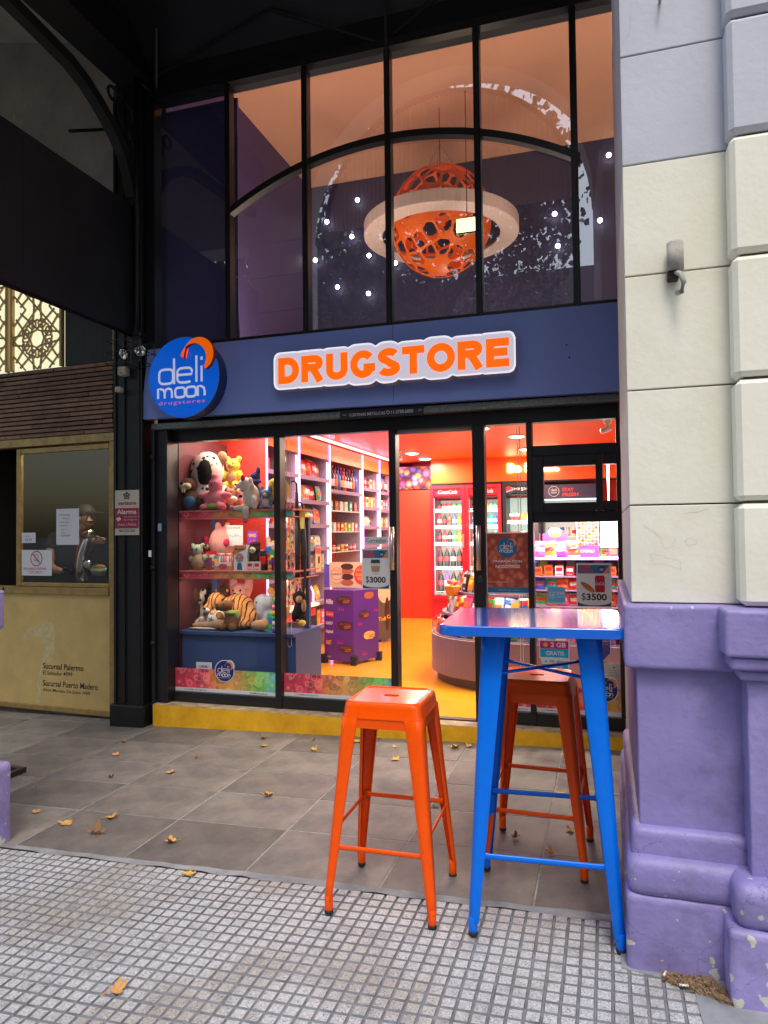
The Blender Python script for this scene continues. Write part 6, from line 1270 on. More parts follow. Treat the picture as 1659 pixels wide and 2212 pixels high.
plush('yellow_cushion', 'plain square yellow cushion toy crossing the mullion on the top shelf', [((-.04, 0, .15), (.05, .04, .09)), ((.05, 0, .15), (.05, .04, .09)), ((0, 0, .21), (.085, .04, .045)), ((0, 0, .10), (.085, .04, .045))], yel_p, p, [('brown_hem', [((0, 0, .055), (.08, .038, .03))], brown_p), ('leg', [((-.03, -.02, .02), (.014, .014, .03)), ((.04, -.02, .02), (.014, .014, .03))], white_p)])
p = Vector((-3.2, 1.42, 2.021)); put(cached(boxp_mesh, 'red', 'orange', .34, .12, .12), 'gift_box', 'box', 'red and orange gift box on the lit shelf behind the top toys', (-3.22, 1.38, 2.021), (0, 0, R(90))); 
p = base(575, .9, 1.92); plush('fox_head', 'little calico fox toy sitting on the red gift box', [((0, 0, .05), (.05, .045, .05)), ((-.03, 0, .10), (.014, .01, .03)), ((.03, 0, .10), (.014, .01, .03)), ((.04, -.03, .035), (.025, .02, .02))], white_p, (-3.2, 1.35, 2.142), [('patch', [((-.02, -.02, .06), (.032, .03, .035))], tan_p), ('eye', [((.0, -.045, .06), .007)], eye)])
p = base(616, .9, 1.85); plush('cream_kitten', 'small cream kitten toy with red bow seen behind the second pane', [((0, 0, .13), (.06, .05, .05)), ((0, 0, .05), (.045, .04, .055)), ((-.04, 0, .175), (.014, .012, .02)), ((.04, 0, .175), (.014, .012, .02))], white_p, (-3.18, 1.85, 2.021), [('bow', [((.045, -.03, .17), (.025, .012, .02))], plush_mat('bow', (.65, .04, .12)))])
# second shelf
p = base(480, .45, z2); plush('pink_pig', 'big round blush pink pig toy on the middle shelf', [((0, 0, .22), (.115, .1, .13)), ((-.04, 0, .35), (.03, .02, .045)), ((.05, 0, .35), (.03, .02, .045)), ((0, 0, .08), (.09, .08, .09))], rose_p, p, [('cheek', [((.08, -.075, .22), (.028, .02, .03))], plush_mat('bow', (.65, .04, .12)))])
p = base(428, .25, z2); plush('robed_bear', 'small bear toy in a beige robe at the left of the middle shelf', [((0, 0, .06), (.055, .045, .07)), ((-.01, 0, .165), (.05, .045, .045)), ((-.05, 0, .2), (.02, .015, .02)), ((.04, 0, .205), (.02, .015, .02)), ((-.06, -.01, .09), (.025, .02, .03)), ((.06, -.01, .1), (.025, .02, .03))], plush_mat('sage', (.36, .42, .30)), p, [('robe', [((0, -.004, .065), (.061, .05, .066))], plush_mat('robe', (.38, .26, .16))), ('eye', [((-.028, -.043, .17), .008), ((.01, -.045, .17), .008)], eye)])
t = thing('pen_box', 'orange counter box of cartoon topped pens on the middle shelf', 'pen box', base(485, .24, z2)); MB().box(-.075, .075, -.03, .03, 0, .065).build('tray', mat('tray_orange', (.55, .25, .12), .5), t); MB().flat([(-.075, .035), (.075, .035), (.075, .065), (-.075, .065)], -.0305).build('tray_band', paper, t); MB().disc(0, .03, .04, .022, -.0312).build('mouth_picture', mat('mouth_red', (.5, .05, .08), .5), t)
for i in range(8): b = MB(); b.tube([(-.063+i*.018, 0, .02), (-.063+i*.018, 0, .115)], .005, 6); pn = b.build('pen', PM[['pink', 'white', 'teal', 'purple'][i % 4]], t); MB().ell((-.063+i*.018, 0, .125), (.009, .008, .012), 8, 6).build('pen_topper', PM[['pink', 'silver', 'white', 'yellow'][i % 4]], pn)
t = thing('gumball_box', 'white carton printed with a blue gumball machine on the middle shelf', 'carton', base(522, .24, z2)); MB().box(-.055, .055, -.03, .03, 0, .2).build('carton_body', paper, t); MB().flat([(-.055, .12), (.055, .17), (.055, .2), (-.055, .2)], -.0306).build('top_print', mat('print_rust', (.6, .2, .05), .5), t); text('Bluper', -.045, .155, .09, .025, -.0315, navy, t, bold=.03); MB().disc(-.005, .1, .037, .037, -.0312).build('globe_picture', mat('globe_grey', (.35, .3, .35), .3), t)
rr = random.Random(3)
for i in range(14): a = rr.uniform(0, 6.28); q = rr.uniform(0, .03); MB().disc(-.005+q*math.cos(a), .1+q*math.sin(a), .007, .007, -.032-.0001*i, 0, 8).build('gumball_picture', PM[['red', 'orange', 'yellow', 'purple', 'white', 'pink'][i % 6]], t)
MB().flat([(-.03, .005), (.02, .005), (.012, .06), (-.022, .06)], -.0312).build('stand_picture', mat('print_blue', (.01, .13, .32), .5), t)
t = thing('face_sticker_sheet', 'white FACE STICKER pack standing behind the gumball carton', 'sticker pack', base(510, .40, z2+.19)); MB().box(-.09, .06, 0, .004, 0, .17).build('card', paper, t); text('FACE STICKER', -.08, .14, .12, .016, -.001, ink, t); MB().rib([[(-.07+.02*i, .1-.012*(i % 3)), (-.055+.02*i, .085-.01*(i % 2))] for i in range(6)], .004, -.001).build('sticker_print', PM['blue'], t)
t = thing('card_game', 'small magenta card game pack beside the face sticker pack', 'card game', base(545, .34, z2+.18)); MB().box(-.045, .045, 0, .01, 0, .13).build('pack', PM['purple'], t); text('UNO', -.032, .08, .065, .03, -.001, MATS['print_amber'], t, bold=.03); text('15', -.02, .02, .05, .04, -.001, PM['pink'], t, bold=.03)
p = base(549, .27, z2); plush('hooded_doll', 'small doll toy in a dark brown hooded suit on the middle shelf', [((0, 0, .09), (.045, .04, .06)), ((0, 0, .165), (.052, .045, .045)), ((.01, 0, .21), (.05, .04, .018)), ((-.02, -.01, .03), (.02, .025, .03)), ((.025, -.01, .03), (.02, .025, .03))], plush_mat('umber', (.05, .025, .018)), p, [('face', [((0, -.035, .16), (.03, .02, .026))], plush_mat('cream', (.6, .52, .38))), ('eye', [((-.012, -.056, .165), .005), ((.012, -.056, .165), .005)], eye)])
for i, (u, c, h_, lab) in enumerate(((567, 'yellow', .16, 'yellow capped black spray can on the middle shelf'), (580, 'blue', .19, 'tall blue spray can behind the yellow capped can'))):
    b = base(u, .25+.06*i, z2); put(cached(bottle_mesh, 'black' if not i else 'blue', 'red', c, h_, .026, 'can'), 'spray_can', 'spray can', lab, b)
    MB().lathe([(.02, 0), (.02, .04)], 12).build('cap', PM[c], bpy.data.objects[-1] if False else None, (b.x, b.y, b.z+h_)) if False else None
for i, (u, c, lab) in enumerate(((541, 'white', 'short white carton in front of the hooded doll'), (586, 'yellow', 'yellow toy carton at the right end of the middle shelf'), (594, 'orange', 'orange toy carton against the mullion on the middle shelf'), (450, 'brown', 'small brown carton behind the robed bear'))):
    put(cached(boxp_mesh, c, 'red' if c == 'white' else 'purple', .05, .07+.03*(i > 0), .03), 'toy_carton', 'carton', lab, base(u, .21 if i == 0 else .26, z2))
# bottom shelf
p = base(492, .42, z3); plush('tiger', 'large orange striped tiger toy lying on the bottom shelf', [((.09, 0, .14), (.15, .12, .14)), ((-.07, -.07, .22), (.075, .07, .075)), ((-.12, -.12, .17), (.045, .045, .035)), ((.2, 0, .09), (.12, .1, .09)), ((-.13, .02, .3), (.02, .015, .02)), ((-.02, .02, .3), (.02, .015, .02)), ((.16, -.12, .05), (.1, .06, .045))], tg, p, [('muzzle', [((-.115, -.155, .155), (.034, .02, .022))], white_p), ('nose', [((-.115, -.178, .17), (.014, .008, .009))], eye)], vox=.012)
p = base(438, .25, z3); plush('toy_tiger_paw', 'long tan tiger paw stretched along the front of the bottom shelf', [((-.08, 0, .03), (.06, .035, .03)), ((.0, 0, .035), (.1, .038, .032)), ((.1, 0, .045), (.09, .042, .038)), ((.17, .02, .05), (.05, .04, .04))], tan_p, p+Vector((.03, 0, 0)), [('pale_side', [((-.02, -.012, .014), (.135, .03, .014))], white_p), ('claw_line', [((-.128, -.02, .035), (.006, .004, .012)), ((-.115, -.03, .032), (.006, .004, .012))], blk_p)])
p = base(495, .26, z3); plush('capybara', 'sitting brown capybara toy with green scarf on the bottom shelf', [((.025, 0, .075), (.07, .06, .085)), ((-.02, -.02, .20), (.058, .045, .045)), ((-.045, -.035, .19), (.045, .035, .038)), ((.03, 0, .24), (.015, .012, .015)), ((-.04, -.05, .03), (.03, .03, .03)), ((.05, -.05, .03), (.03, .035, .035))], cap_p, p, [('scarf', [((.03, -.02, .145), (.055, .045, .02)), ((.08, -.03, .13), (.02, .015, .04))], green_p), ('snout', [((-.075, -.055, .19), (.02, .02, .03))], brown_p), ('eye', [((-.02, -.062, .215), .005)], eye)])
t = thing('football', 'white and orange star panel football beside the capybara toy', 'ball', base(466, .31, z3)+Vector((0, 0, .082))); MB().ell((0, 0, 0), (.08, .08, .08), 24, 16).build('ball_shell', mat('ball_white', (.68, .66, .62), .35), t)
for a, e_ in ((-90, 0), (-140, 25), (-140, -28), (-40, 25), (-45, -28), (-90, 52), (-90, -50)):
    d = Vector((math.cos(R(a))*math.cos(R(e_)), math.sin(R(a))*math.cos(R(e_)), math.sin(R(e_)))); q = d.to_track_quat('Z', 'Y').to_matrix()
    if e_ == 0: P = [q @ Vector(((.034 if k % 2 == 0 else .013)*math.cos(R(36*k)), (.034 if k % 2 == 0 else .013)*math.sin(R(36*k)), 0))+d*.0795 for k in range(10)]; MB().add([x+d*.003 for x in P], [tuple(range(10))]).build('star_patch', mat('ball_grey', (.15, .2, .25), .4), t)
    else: P = [q @ Vector((.026*math.cos(R(60*k)), .026*math.sin(R(60*k)), 0))+d*.0775 for k in range(6)]; MB().add([x+d*.002 for x in P], [tuple(range(6))]).build('orange_patch', mat('ball_orange', (.7, .25, .03), .4), t); MB().add([v for k in range(6) for v in ((P[k]*1.0+d*.0025), (P[k]+(P[k]-d*.0775)*.22+d*.001))], [(2*k, 2*k+1, (2*k+3) % 12, (2*k+2) % 12) for k in range(6)]).build('patch_edge', eye, t)
p = base(567, .42, z3); plush('elephant', 'grey plush elephant toy at the right of the bottom shelf', [((0, 0, .2), (.08, .07, .08)), ((.0, -.05, .15), (.035, .03, .07)), ((.07, 0, .22), (.03, .04, .06)), ((.04, .0, .08), (.08, .07, .08))], grey_p, p, [('eye', [((-.03, -.06, .215), .008)], eye)])
p = base(560, .26, z3); plush('tiger_paw', 'tan striped toy paw lying in front of the grey elephant', [((0, 0, .045), (.085, .04, .045)), ((.05, .02, .06), (.05, .04, .05))], tan_p, p)
p = base(405, .45, z3); plush('leopard', 'dark spotted leopard toy in the shadow at the far left of the bottom shelf', [((0, 0, .12), (.12, .09, .12)), ((.05, -.03, .25), (.08, .06, .09)), ((-.06, -.12, .06), (.07, .05, .06))], brown_p, p, [('paw_pad', [((-.09, -.165, .05), (.03, .012, .03)), ((-.05, -.165, .09), (.014, .01, .014)), ((-.12, -.16, .09), (.014, .01, .014))], blk_p), ('pale_paw', [((-.08, -.13, .05), (.05, .04, .05))], white_p)])
t = thing('bubble_tube', 'tall rainbow bubble tube with green figure top by the mullion', 'bubble tube', base(593, .22, z3)); 
for i, (c, z) in enumerate((('purple', 0), ('white', .05), ('green', .09), ('yellow', .13), ('pink', .17))): MB().lathe([(.024, z), (.024, z+.045)], 14).build('tube_band', PM[c], t)
MB().ell((0, 0, .24), (.018, .016, .03), 10, 8).build('figure_top', PM['green'], t)
put(cached(boxp_mesh, 'green', 'blue', .09, .14, .02), 'toy_carton', 'carton', 'green and blue toy carton leaning beside the bubble tube', base(580, .25, z3), (R(-10), R(8), 0))
p = base(645, .32, .72); plush('toy_monkey', 'black monkey toy hanging beside the umbrellas behind the second pane', [((0, 0, .17), (.055, .05, .055)), ((0, 0, .07), (.05, .045, .07)), ((.04, -.02, .0), (.03, .03, .04)), ((-.04, -.01, .03), (.025, .025, .05))], blk_p, p, [('face', [((.015, -.04, .16), (.028, .02, .03))], tan_p), ('paw', [((.04, -.04, -.02), (.03, .03, .025))], yel_p), ('paw', [((.05, -.03, .11), (.02, .02, .05))], tan_p)])
# more small toys packed between the big ones
def bear(name, label, u, y, z, k, m_, m2, ears='round', lean=0):
    e_ = [((-.035*k, 0, .165*k), (.018*k, .012*k, (.018 if ears == 'round' else .045)*k)), ((.035*k, 0, .165*k), (.018*k, .012*k, (.018 if ears == 'round' else .045)*k))]
    plush(name, label, [((0, 0, .055*k), (.045*k, .04*k, .055*k)), ((0, -.005*k, .13*k), (.042*k, .038*k, .038*k)), ((-.048*k, -.015*k, .07*k), (.018*k, .018*k, .03*k)), ((.048*k, -.015*k, .07*k), (.018*k, .018*k, .03*k)), ((-.03*k, -.035*k, .018*k), (.02*k, .028*k, .018*k)), ((.03*k, -.035*k, .018*k), (.02*k, .028*k, .018*k))]+e_, m_, base(u, y, z),
          [('muzzle', [((0, -.038*k, .122*k), (.018*k, .013*k, .014*k))], m2), ('nose', [((0, -.051*k, .128*k), (.006*k, .004*k, .004*k))], eye), ('eye', [((-.016*k, -.038*k, .14*k), .004*k), ((.016*k, -.038*k, .14*k), .004*k)], eye), ('belly', [((0, -.03*k, .055*k), (.03*k, .014*k, .036*k))], m2)], rot=lean, vox=.007)
cream_p = plush_mat('cream', (.6, .52, .38)); blue_p = plush_mat('sky', (.12, .25, .45)); bow_p = plush_mat('bow', (.65, .04, .12))
bear('toy_bear', 'small tan bear toy peeping from behind the plump pink teddy', 500, .38, z1, 1.1, tan_p, cream_p)
bear('toy_bunny', 'pale blue long eared bunny toy beside the cream floppy dog', 575, .30, z1, .95, blue_p, cream_p, 'long', .2)
bear('toy_bear', 'dark brown bear toy at the far left end behind the beaver', 396, .48, z1, 1.7, brown_p, tan_p)
bear('toy_cow', 'black and cream calf toy sitting left of the cream floppy dog', 520, .45, z1, 1.2, dm_, pink_p)
bear('toy_bear', 'yellow bear toy high behind the plump pink teddy', 505, .60, z1+.20, 1.5, yel_p, tan_p)
bear('toy_bear', 'red bear toy on the wall shelf seen over the pen box', 455, .55, z2, 1.5, bow_p, cream_p)
bear('toy_bunny', 'cream bunny toy with long ears behind the spray cans', 590, .42, z2, 1.3, cream_p, pink_p, 'long')
bear('toy_bear', 'navy bear toy at the left end of the middle shelf', 402, .42, z2, 1.5, plush_mat('navy', (.02, .03, .10)), blue_p)
bear('toy_bear', 'brown bear toy with cream belly behind the striped tiger', 470, .62, z3, 1.9, brown_p, cream_p)
bear('toy_bunny', 'rose bunny toy standing behind the capybara toy', 520, .60, z3, 2.1, rose_p, cream_p, 'long')
bear('toy_cow', 'black spotted calf toy beside the leopard on the bottom shelf', 425, .50, z3, 1.7, dm_, pink_p)
bear('toy_bear', 'golden bear toy at the right end behind the bubble tube', 598, .50, z3, 1.8, plush_mat('golden', (.55, .32, .08)), cream_p)
bear('toy_bear', 'small white bear toy squeezed between football and leopard', 447, .33, z3, 1.0, white_p, grey_p)
for i, (u, y_, z_, c, c2, w_, h_) in enumerate(((470, .33, z2, 'teal', 'yellow', .06, .11), (460, .38, z2, 'red', 'white', .07, .15), (560, .36, z2, 'pink', 'white', .06, .16), (573, .34, z2, 'purple', 'yellow', .05, .13), (535, .42, z2, 'yellow', 'red', .07, .12), (556, .22, z2, 'white', 'red', .05, .07), (588, .30, z2, 'green', 'white', .04, .15))):
    put(cached(boxp_mesh, c, c2, w_, h_, .03), 'toy_carton', 'carton', f'{c} and {c2} toy carton, {ORD[i]} filler among the middle shelf goods', base(u, y_, z_))
t = thing('product_card', 'small white printed card propped on the cabinet above the candy strip', 'card', (-3.12, .15, .33)); MB().box(0, .14, 0, .002, 0, .055).build('paper', paper, t); text('LABUBU', .03, .012, .08, .02, -.001, PM['purple'], t, bold=.03)
# ================================================================ FRIDGES at the back
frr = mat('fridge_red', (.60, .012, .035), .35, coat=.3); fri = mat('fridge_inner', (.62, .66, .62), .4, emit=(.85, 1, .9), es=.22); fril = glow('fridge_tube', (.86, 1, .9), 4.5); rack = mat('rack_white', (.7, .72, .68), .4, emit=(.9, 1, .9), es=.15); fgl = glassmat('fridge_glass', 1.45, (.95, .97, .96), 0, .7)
def fridge(label, x0, x1, zt, shelves, hdr, body, head_m, prods, y=5.42, tag_=''):
    t = thing('drinks_fridge', label, 'fridge'); zb = .46
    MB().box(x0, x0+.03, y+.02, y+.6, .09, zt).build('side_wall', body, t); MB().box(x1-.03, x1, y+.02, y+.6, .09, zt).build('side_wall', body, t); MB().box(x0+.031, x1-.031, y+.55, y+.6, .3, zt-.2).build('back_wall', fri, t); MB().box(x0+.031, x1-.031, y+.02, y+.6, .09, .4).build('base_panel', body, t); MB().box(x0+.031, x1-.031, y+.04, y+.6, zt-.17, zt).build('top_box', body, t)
    for a_, b_, c_, d_ in ((x0, x0+.05, .40, zt), (x1-.05, x1, .40, zt), (x0+.051, x1-.051, .40, .455), (x0+.051, x1-.051, zt-.05, zt)): MB().box(a_, b_, y-.03, y+.0195, c_, d_).build('door_frame', body, t)
    MB().box(x0+.051, x1-.051, y-.005, y+.01, zt-.155, zt-.051).build('header_sign', head_m, t); W = x1-x0
    text(hdr, x0+W*.22, zt-.125, W*.56, .06, y-.0065, paper, t, shear=.35 if 'Coca' in hdr else 0, bold=.03)
    MB().add([(x0+.051, y-.012, .456), (x1-.051, y-.012, .456), (x1-.051, y-.012, zt-.157), (x0+.051, y-.012, zt-.157)], [(0, 1, 2, 3)]).build('door_glass', fgl, t)
    for xx in (x0+.034, x1-.046): MB().box(xx, xx+.012, y+.03, y+.045, .47, zt-.18).build('light_tube', fril, t)
    MB().rbox(x1-.04, x1-.015, y-.055, y-.031, 1.15, 1.35, .005, 1).build('door_handle', mat('handle_grey', (.3, .28, .28), .4), t); MB().box(x1-.3, x1-.12, y-.0, y+.0195, .25, .27).build('vent_slot', black, t)
    for j, z in enumerate(shelves):
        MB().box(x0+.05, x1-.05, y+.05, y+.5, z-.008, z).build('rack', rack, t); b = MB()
        b.box(x0+.055, x1-.055, y+.045, y+.049, z, z+.008); b.box(x0+.055, x1-.055, y+.045, y+.049, z+.032, z+.038)
        for q in range(int((x1-x0-.12)/.02)): b.box(x0+.06+q*.02, x0+.064+q*.02, y+.045, y+.049, z, z+.034)
        stuff(b.build('rack_front', rack, t)); kind, n, cols, h_ = prods[j]; top = (shelves[j-1] if j else zt-.16)
        for i in range(n):
            xx = x0+.07+(x1-x0-.14)*(i+.5)/n; c = cols[i % len(cols)]; lb = {'red': 'white', 'green': 'white', 'black': 'red', 'brown': 'red', 'orange': 'yellow', 'blue': 'white', 'white': 'red', 'silver': 'blue', 'teal': 'white', 'purple': 'white'}.get(c, 'white')
            if c == 'black' and i % 3 == 2: lb = 'white'
            me = cached(bottle_mesh, c, lb, 'red' if c in ('black', 'brown') else c, h_, min(.043, (x1-x0-.14)/n*.46), kind)
            put(me, 'can' if kind == 'can' else 'drink_bottle', 'can' if kind == 'can' else 'bottle', f'{c} {"can" if kind == "can" else "bottle"}, {ORD[i]} from left on {ORD[j]} shelf, {tag_}', (xx, y+.12, z+.001), (0, 0, 0), 'drinks in the fridges')
    l = bpy.data.lights.new('fridge_light', 'AREA'); l.shape = 'RECTANGLE'; l.size = x1-x0-.12; l.size_y = 1.3; l.energy = 5; l.color = (.85, 1, .9); o = bpy.data.objects.new('fridge_light', l); COL.objects.link(o); o.parent = t; o.location = ((x0+x1)/2, y+.035, 1.15); o.rotation_euler = (R(90), 0, 0)
    return t
sh_ = [1.682, 1.439, 1.194, .838, .47]
fridge('red drinks fridge with glass door next to the red wall', -2.465, -1.945, 2.065, sh_, 'CocaCola', frr, frr, [('can', 5, ['black', 'red', 'red', 'green', 'green'], .12), ('soda', 5, ['red', 'black', 'brown', 'blue', 'orange'], .21), ('soda', 5, ['black', 'red', 'black', 'green', 'orange'], .22), ('soda', 4, ['black'], .30), ('soda', 4, ['black', 'purple', 'black', 'black'], .33)], tag_='left red fridge')
fridge('second red drinks fridge crossed by the sliding door stile', -1.94, -1.42, 2.065, sh_, 'CocaCola', frr, frr, [('can', 6, ['black', 'white', 'brown', 'orange', 'teal', 'green'], .12), ('soda', 6, ['silver', 'silver', 'orange', 'teal', 'teal', 'blue'], .21), ('soda', 5, ['white', 'orange', 'green', 'green', 'silver'], .2), ('soda', 4, ['orange'], .27), ('soda', 4, ['green', 'green', 'black', 'black'], .32)], tag_='right red fridge')
fb2 = mat('fridge_black', (.02, .022, .03), .35)
t = fridge('black drinks fridge with globe logo seen through the right door leaf', -1.40, -.86, 2.08, [1.5, 1.2, .9, .5], ' pepsi', fb2, fb2, [('can', 5, ['white', 'white', 'orange', 'yellow', 'yellow'], .14), ('can', 5, ['red', 'red', 'white', 'orange', 'red'], .18), ('can', 5, ['yellow', 'blue', 'blue', 'red', 'red'], .18), ('can', 5, ['blue'], .2)], tag_='black fridge')
q = MB(); q.disc(-1.31, 1.975, .052, .052, 5.41, 0, 28); q.build('globe_white', paper, t); MB().flat([(-1.31+.05*math.cos(R(a)), 1.975+.05*math.sin(R(a))) for a in range(10, 211, 20)], 5.408).build('globe_red', redp, t); MB().flat([(-1.31+.05*math.cos(R(a)), 1.975+.05*math.sin(R(a))) for a in range(230, 351, 20)], 5.408).build('globe_blue', navy, t)
t = fridge('wide cooler with navy STAY FRESH header seen through the hatch', -.83, -.10, 2.04, [1.72, 1.45, 1.15, .8], '', fb2, mat('header_navy', (.03, .03, .09), .4), [('can', 9, ['green', 'green', 'teal', 'yellow', 'green', 'orange', 'green', 'green', 'silver'], .1), ('can', 7, ['silver', 'white', 'blue'], .15), ('can', 7, ['silver', 'blue'], .15), ('can', 7, ['silver', 'black'], .18)], tag_='wide cooler') if False else None
sf = thing('cooler', 'wide cooler with navy STAY FRESH header seen through the hatch', 'fridge'); y = 5.42; x0, x1 = -.85, -.08
MB().box(x0, x1, y+.3, y+.6, .09, 2.04).build('cabinet', fb2, sf); MB().box(x0, x1, y, y+.29, 1.84, 2.03).build('header_sign', mat('header_navy', (.035, .03, .10), .4), sf)
text('STAY', -.57, 1.93, .16, .052, y-.002, redp, sf, bold=.04); text('FRESH', -.57, 1.86, .22, .052, y-.002, redp, sf, bold=.04); h_ = bpy.data.objects.new('logo', None); COL.objects.link(h_); h_.parent = sf; h_.location = (-.685, y, 1.935); MB().ring(0, 0, .068, .074, -.002).build('logo_ring', paper, h_); text('deli', -.04, .0, .08, .04, -.003, paper, h_); text('moon', -.04, -.03, .08, .02, -.003, paper, h_)
MB().box(x0+.02, x1-.02, y+.25, y+.295, .3, 1.83).build('inner_back', fri, sf); MB().box(x0, x0+.02, y, y+.29, .09, 1.835).build('side_wall', fb2, sf); MB().box(x1-.02, x1, y, y+.29, .09, 1.835).build('side_wall', fb2, sf)
for z in (1.62, 1.3, 1.0): MB().box(x0+.021, x1-.021, y, y+.24, z-.01, z).build('rack', rack, sf)
MB().box(x0+.03, x1-.03, y+.01, y+.03, 1.815, 1.825).build('light_tube', fril, sf)
for j, (z, n, cols) in enumerate(((1.62, 10, ['green', 'green', 'teal', 'yellow', 'green', 'orange']), (1.3, 8, ['silver', 'white', 'blue']), (1.0, 8, ['red', 'silver', 'orange']))):
    for i in range(n):
        c = cols[i % len(cols)]; put(cached(bottle_mesh, c, 'white' if c != 'white' else 'red', 'silver', .13, .03, 'can'), 'can', 'can', f'{c} can, {ORD[i]} from left on {ORD[j]} rack, wide cooler', (x0+.06+(x1-x0-.12)*(i+.5)/n, y+.1, z+.001), (0, 0, 0), 'drinks in the fridges')
# glowing letters on the bulkhead
t = thing('neon_letters', 'glowing warm Be Sweet letters on the orange bulkhead', 'neon sign', (-1.335, 5.47, 2.225)); text('Be Sweet', 0, 0, .72, .135, 0, glow('neon_warm', (1, .78, .42), 9), t, bold=.05, depth=.02)
# ---- round candy counter
cg_ = mat('counter_violet', (.20, .145, .235), .38); 
cn = thing('candy_counter', 'rounded grey violet candy counter with glass rim behind the door', 'counter')
CX, CY, CR = -.80, 1.68, .75
def cpath(r, n=18): return [(CX-r*math.cos(R(90*i/n)), CY-r*math.sin(R(90*i/n))) for i in range(n+1)]
def cwall(r, z0, z1, th=.01, xe=.9, ye=2.6):
    P = [(CX-r, ye)]+cpath(r)+[(xe, CY-r)]; b = MB(); n = len(P); Q = [(CX-r+th, ye)]+cpath(r-th)+[(xe, CY-r+th)]
    vs = [(p[0], p[1], z) for p in P for z in (z0, z1)]+[(p[0], p[1], z) for p in Q for z in (z0, z1)]; o_ = 2*n; fs = []
    for i in range(n-1):
        a = 2*i; fs += [(a, a+2, a+3, a+1), (o_+a, o_+a+1, o_+a+3, o_+a+2), (a+1, a+3, o_+a+3, o_+a+1)]
    b.add(vs, fs); return b
cwall(CR, .17, .49).build('counter_front', cg_, cn); cwall(CR-.05, .088, .168).build('kick_plate', mat('kick_violet', (.12, .09, .12), .5), cn)
_rim = [(CX-CR, 2.6)]+cpath(CR)+[(.9, CY-CR)]; _b = MB(); _b.add([(p[0], p[1], z) for p in _rim for z in (.492, .60)], [(2*i, 2*i+2, 2*i+3, 2*i+1) for i in range(len(_rim)-1)]); _b.build('glass_rim', glassmat('rim_glass', 1.45, (.96, .97, .97), 0, 1), cn); cwall(CR+.001, .488, .4915, .014).build('rim_trim', mat('trim_light', (.6, .5, .5), .3), cn)
def slab_(r, z, m_=None, yy=None):
    P = [(CX-r, 2.6)]+cpath(r)+[(.9, CY-r), (.9, 2.6)]; n = len(P); b = MB(); b.add([(p[0], p[1], z) for p in P]+[(p[0], p[1], z-.02) for p in P], [tuple(range(n)), tuple(range(n, 2*n))[::-1]]+[((i+1) % n, i, n+i, n+(i+1) % n) for i in range(n)]); return b.build('tier', m_ or cg_, cn)
slab_(CR-.012, .50); TR = [(.69, .50, .13), (.59, .68, .16), (.47, .86, .17), (.36, 1.01, .17), (.24, 1.12, .16)]
for r, z, h_ in TR[1:]: slab_(r+.06, z)
l = bpy.data.lights.new('added_counter_fill', 'AREA'); l.shape = 'RECTANGLE'; l.size = 1.4; l.size_y = .1; l.energy = 22; l.color = (1, .84, .64); o = bpy.data.objects.new('added_counter_fill', l); COL.objects.link(o); o.parent = cn; o.location = (-.5, 1.0, 1.55); o.rotation_euler = (R(15), 0, 0)  # unseen area light added to brighten the candy packs
cols = ['yellow', 'silver', 'purple', 'white', 'orange', 'pink', 'teal', 'red', 'blue', 'green', 'brown', 'black']; tn = ['lowest', 'second', 'third', 'fourth', 'top']
for j, (r, z, h_) in enumerate(TR):
    # along the curve then along the straight
    arc = R(90)*r; tot = .5+arc+.9; step = .074; n = int(tot/step)
    for i in range(n):
        s_ = i*step+.03
        if s_ < .5: px, py, an = CX-r, CY+.5-s_, R(-90)
        elif s_ < .5+arc: a = (s_-.5)/r; px, py, an = CX-r*math.cos(a), CY-r*math.sin(a), R(-90)+a
        else: px, py, an = CX+(s_-.5-arc), CY-r, 0
        if px > .2: continue
        c = cols[(i*5+j*3+i//3) % 12]; c2 = ['white', 'yellow', 'red', 'orange'][(i+j) % 4]; c2 = 'blue' if c2 == c else c2
        lab = f'{c} candy pack, {ORD[i] if i < 20 else ORD[i-20]+" past twentieth"}, on the {tn[j]} tier of round counter'
        if (i+j) % 3: me = cached(bag_mesh, c, c2, .085, h_, .045, i % 5); put(me, 'candy_pack', 'candy pack', lab, (px, py, z+.001), (R(-14), rp_.uniform(-.2, .2), an), 'candy packs on the round counter')
        else: me = cached(boxp_mesh, c, c2, .075, h_*.9, .04); put(me, 'candy_pack', 'candy pack', lab.replace('candy pack', 'candy carton'), (px, py, z+.001), (R(-8), 0, an), 'candy packs on the round counter')
# candy basket and yellow hearts at the curve
wk = mat('basket_orange', (.7, .3, .05), .6); t = thing('candy_basket', 'orange wicker basket of lollipops on the round counter', 'basket', (-1.30, 1.36, .83)); b = MB(); b.lathe([(.05, 0), (.075, .08), (.078, .085)], 18); b.build('basket_body', wk, t)
b = MB(); rr = random.Random(8)
for i in range(12): 
    a = rr.uniform(0, 6.28); q = rr.uniform(0, .05); MB().ell((q*math.cos(a), q*math.sin(a), .1+rr.uniform(0, .03)), (.018, .018, .018), 8, 6).build('lollipop', PM[['red', 'pink', 'orange', 'yellow'][i % 4]], t)
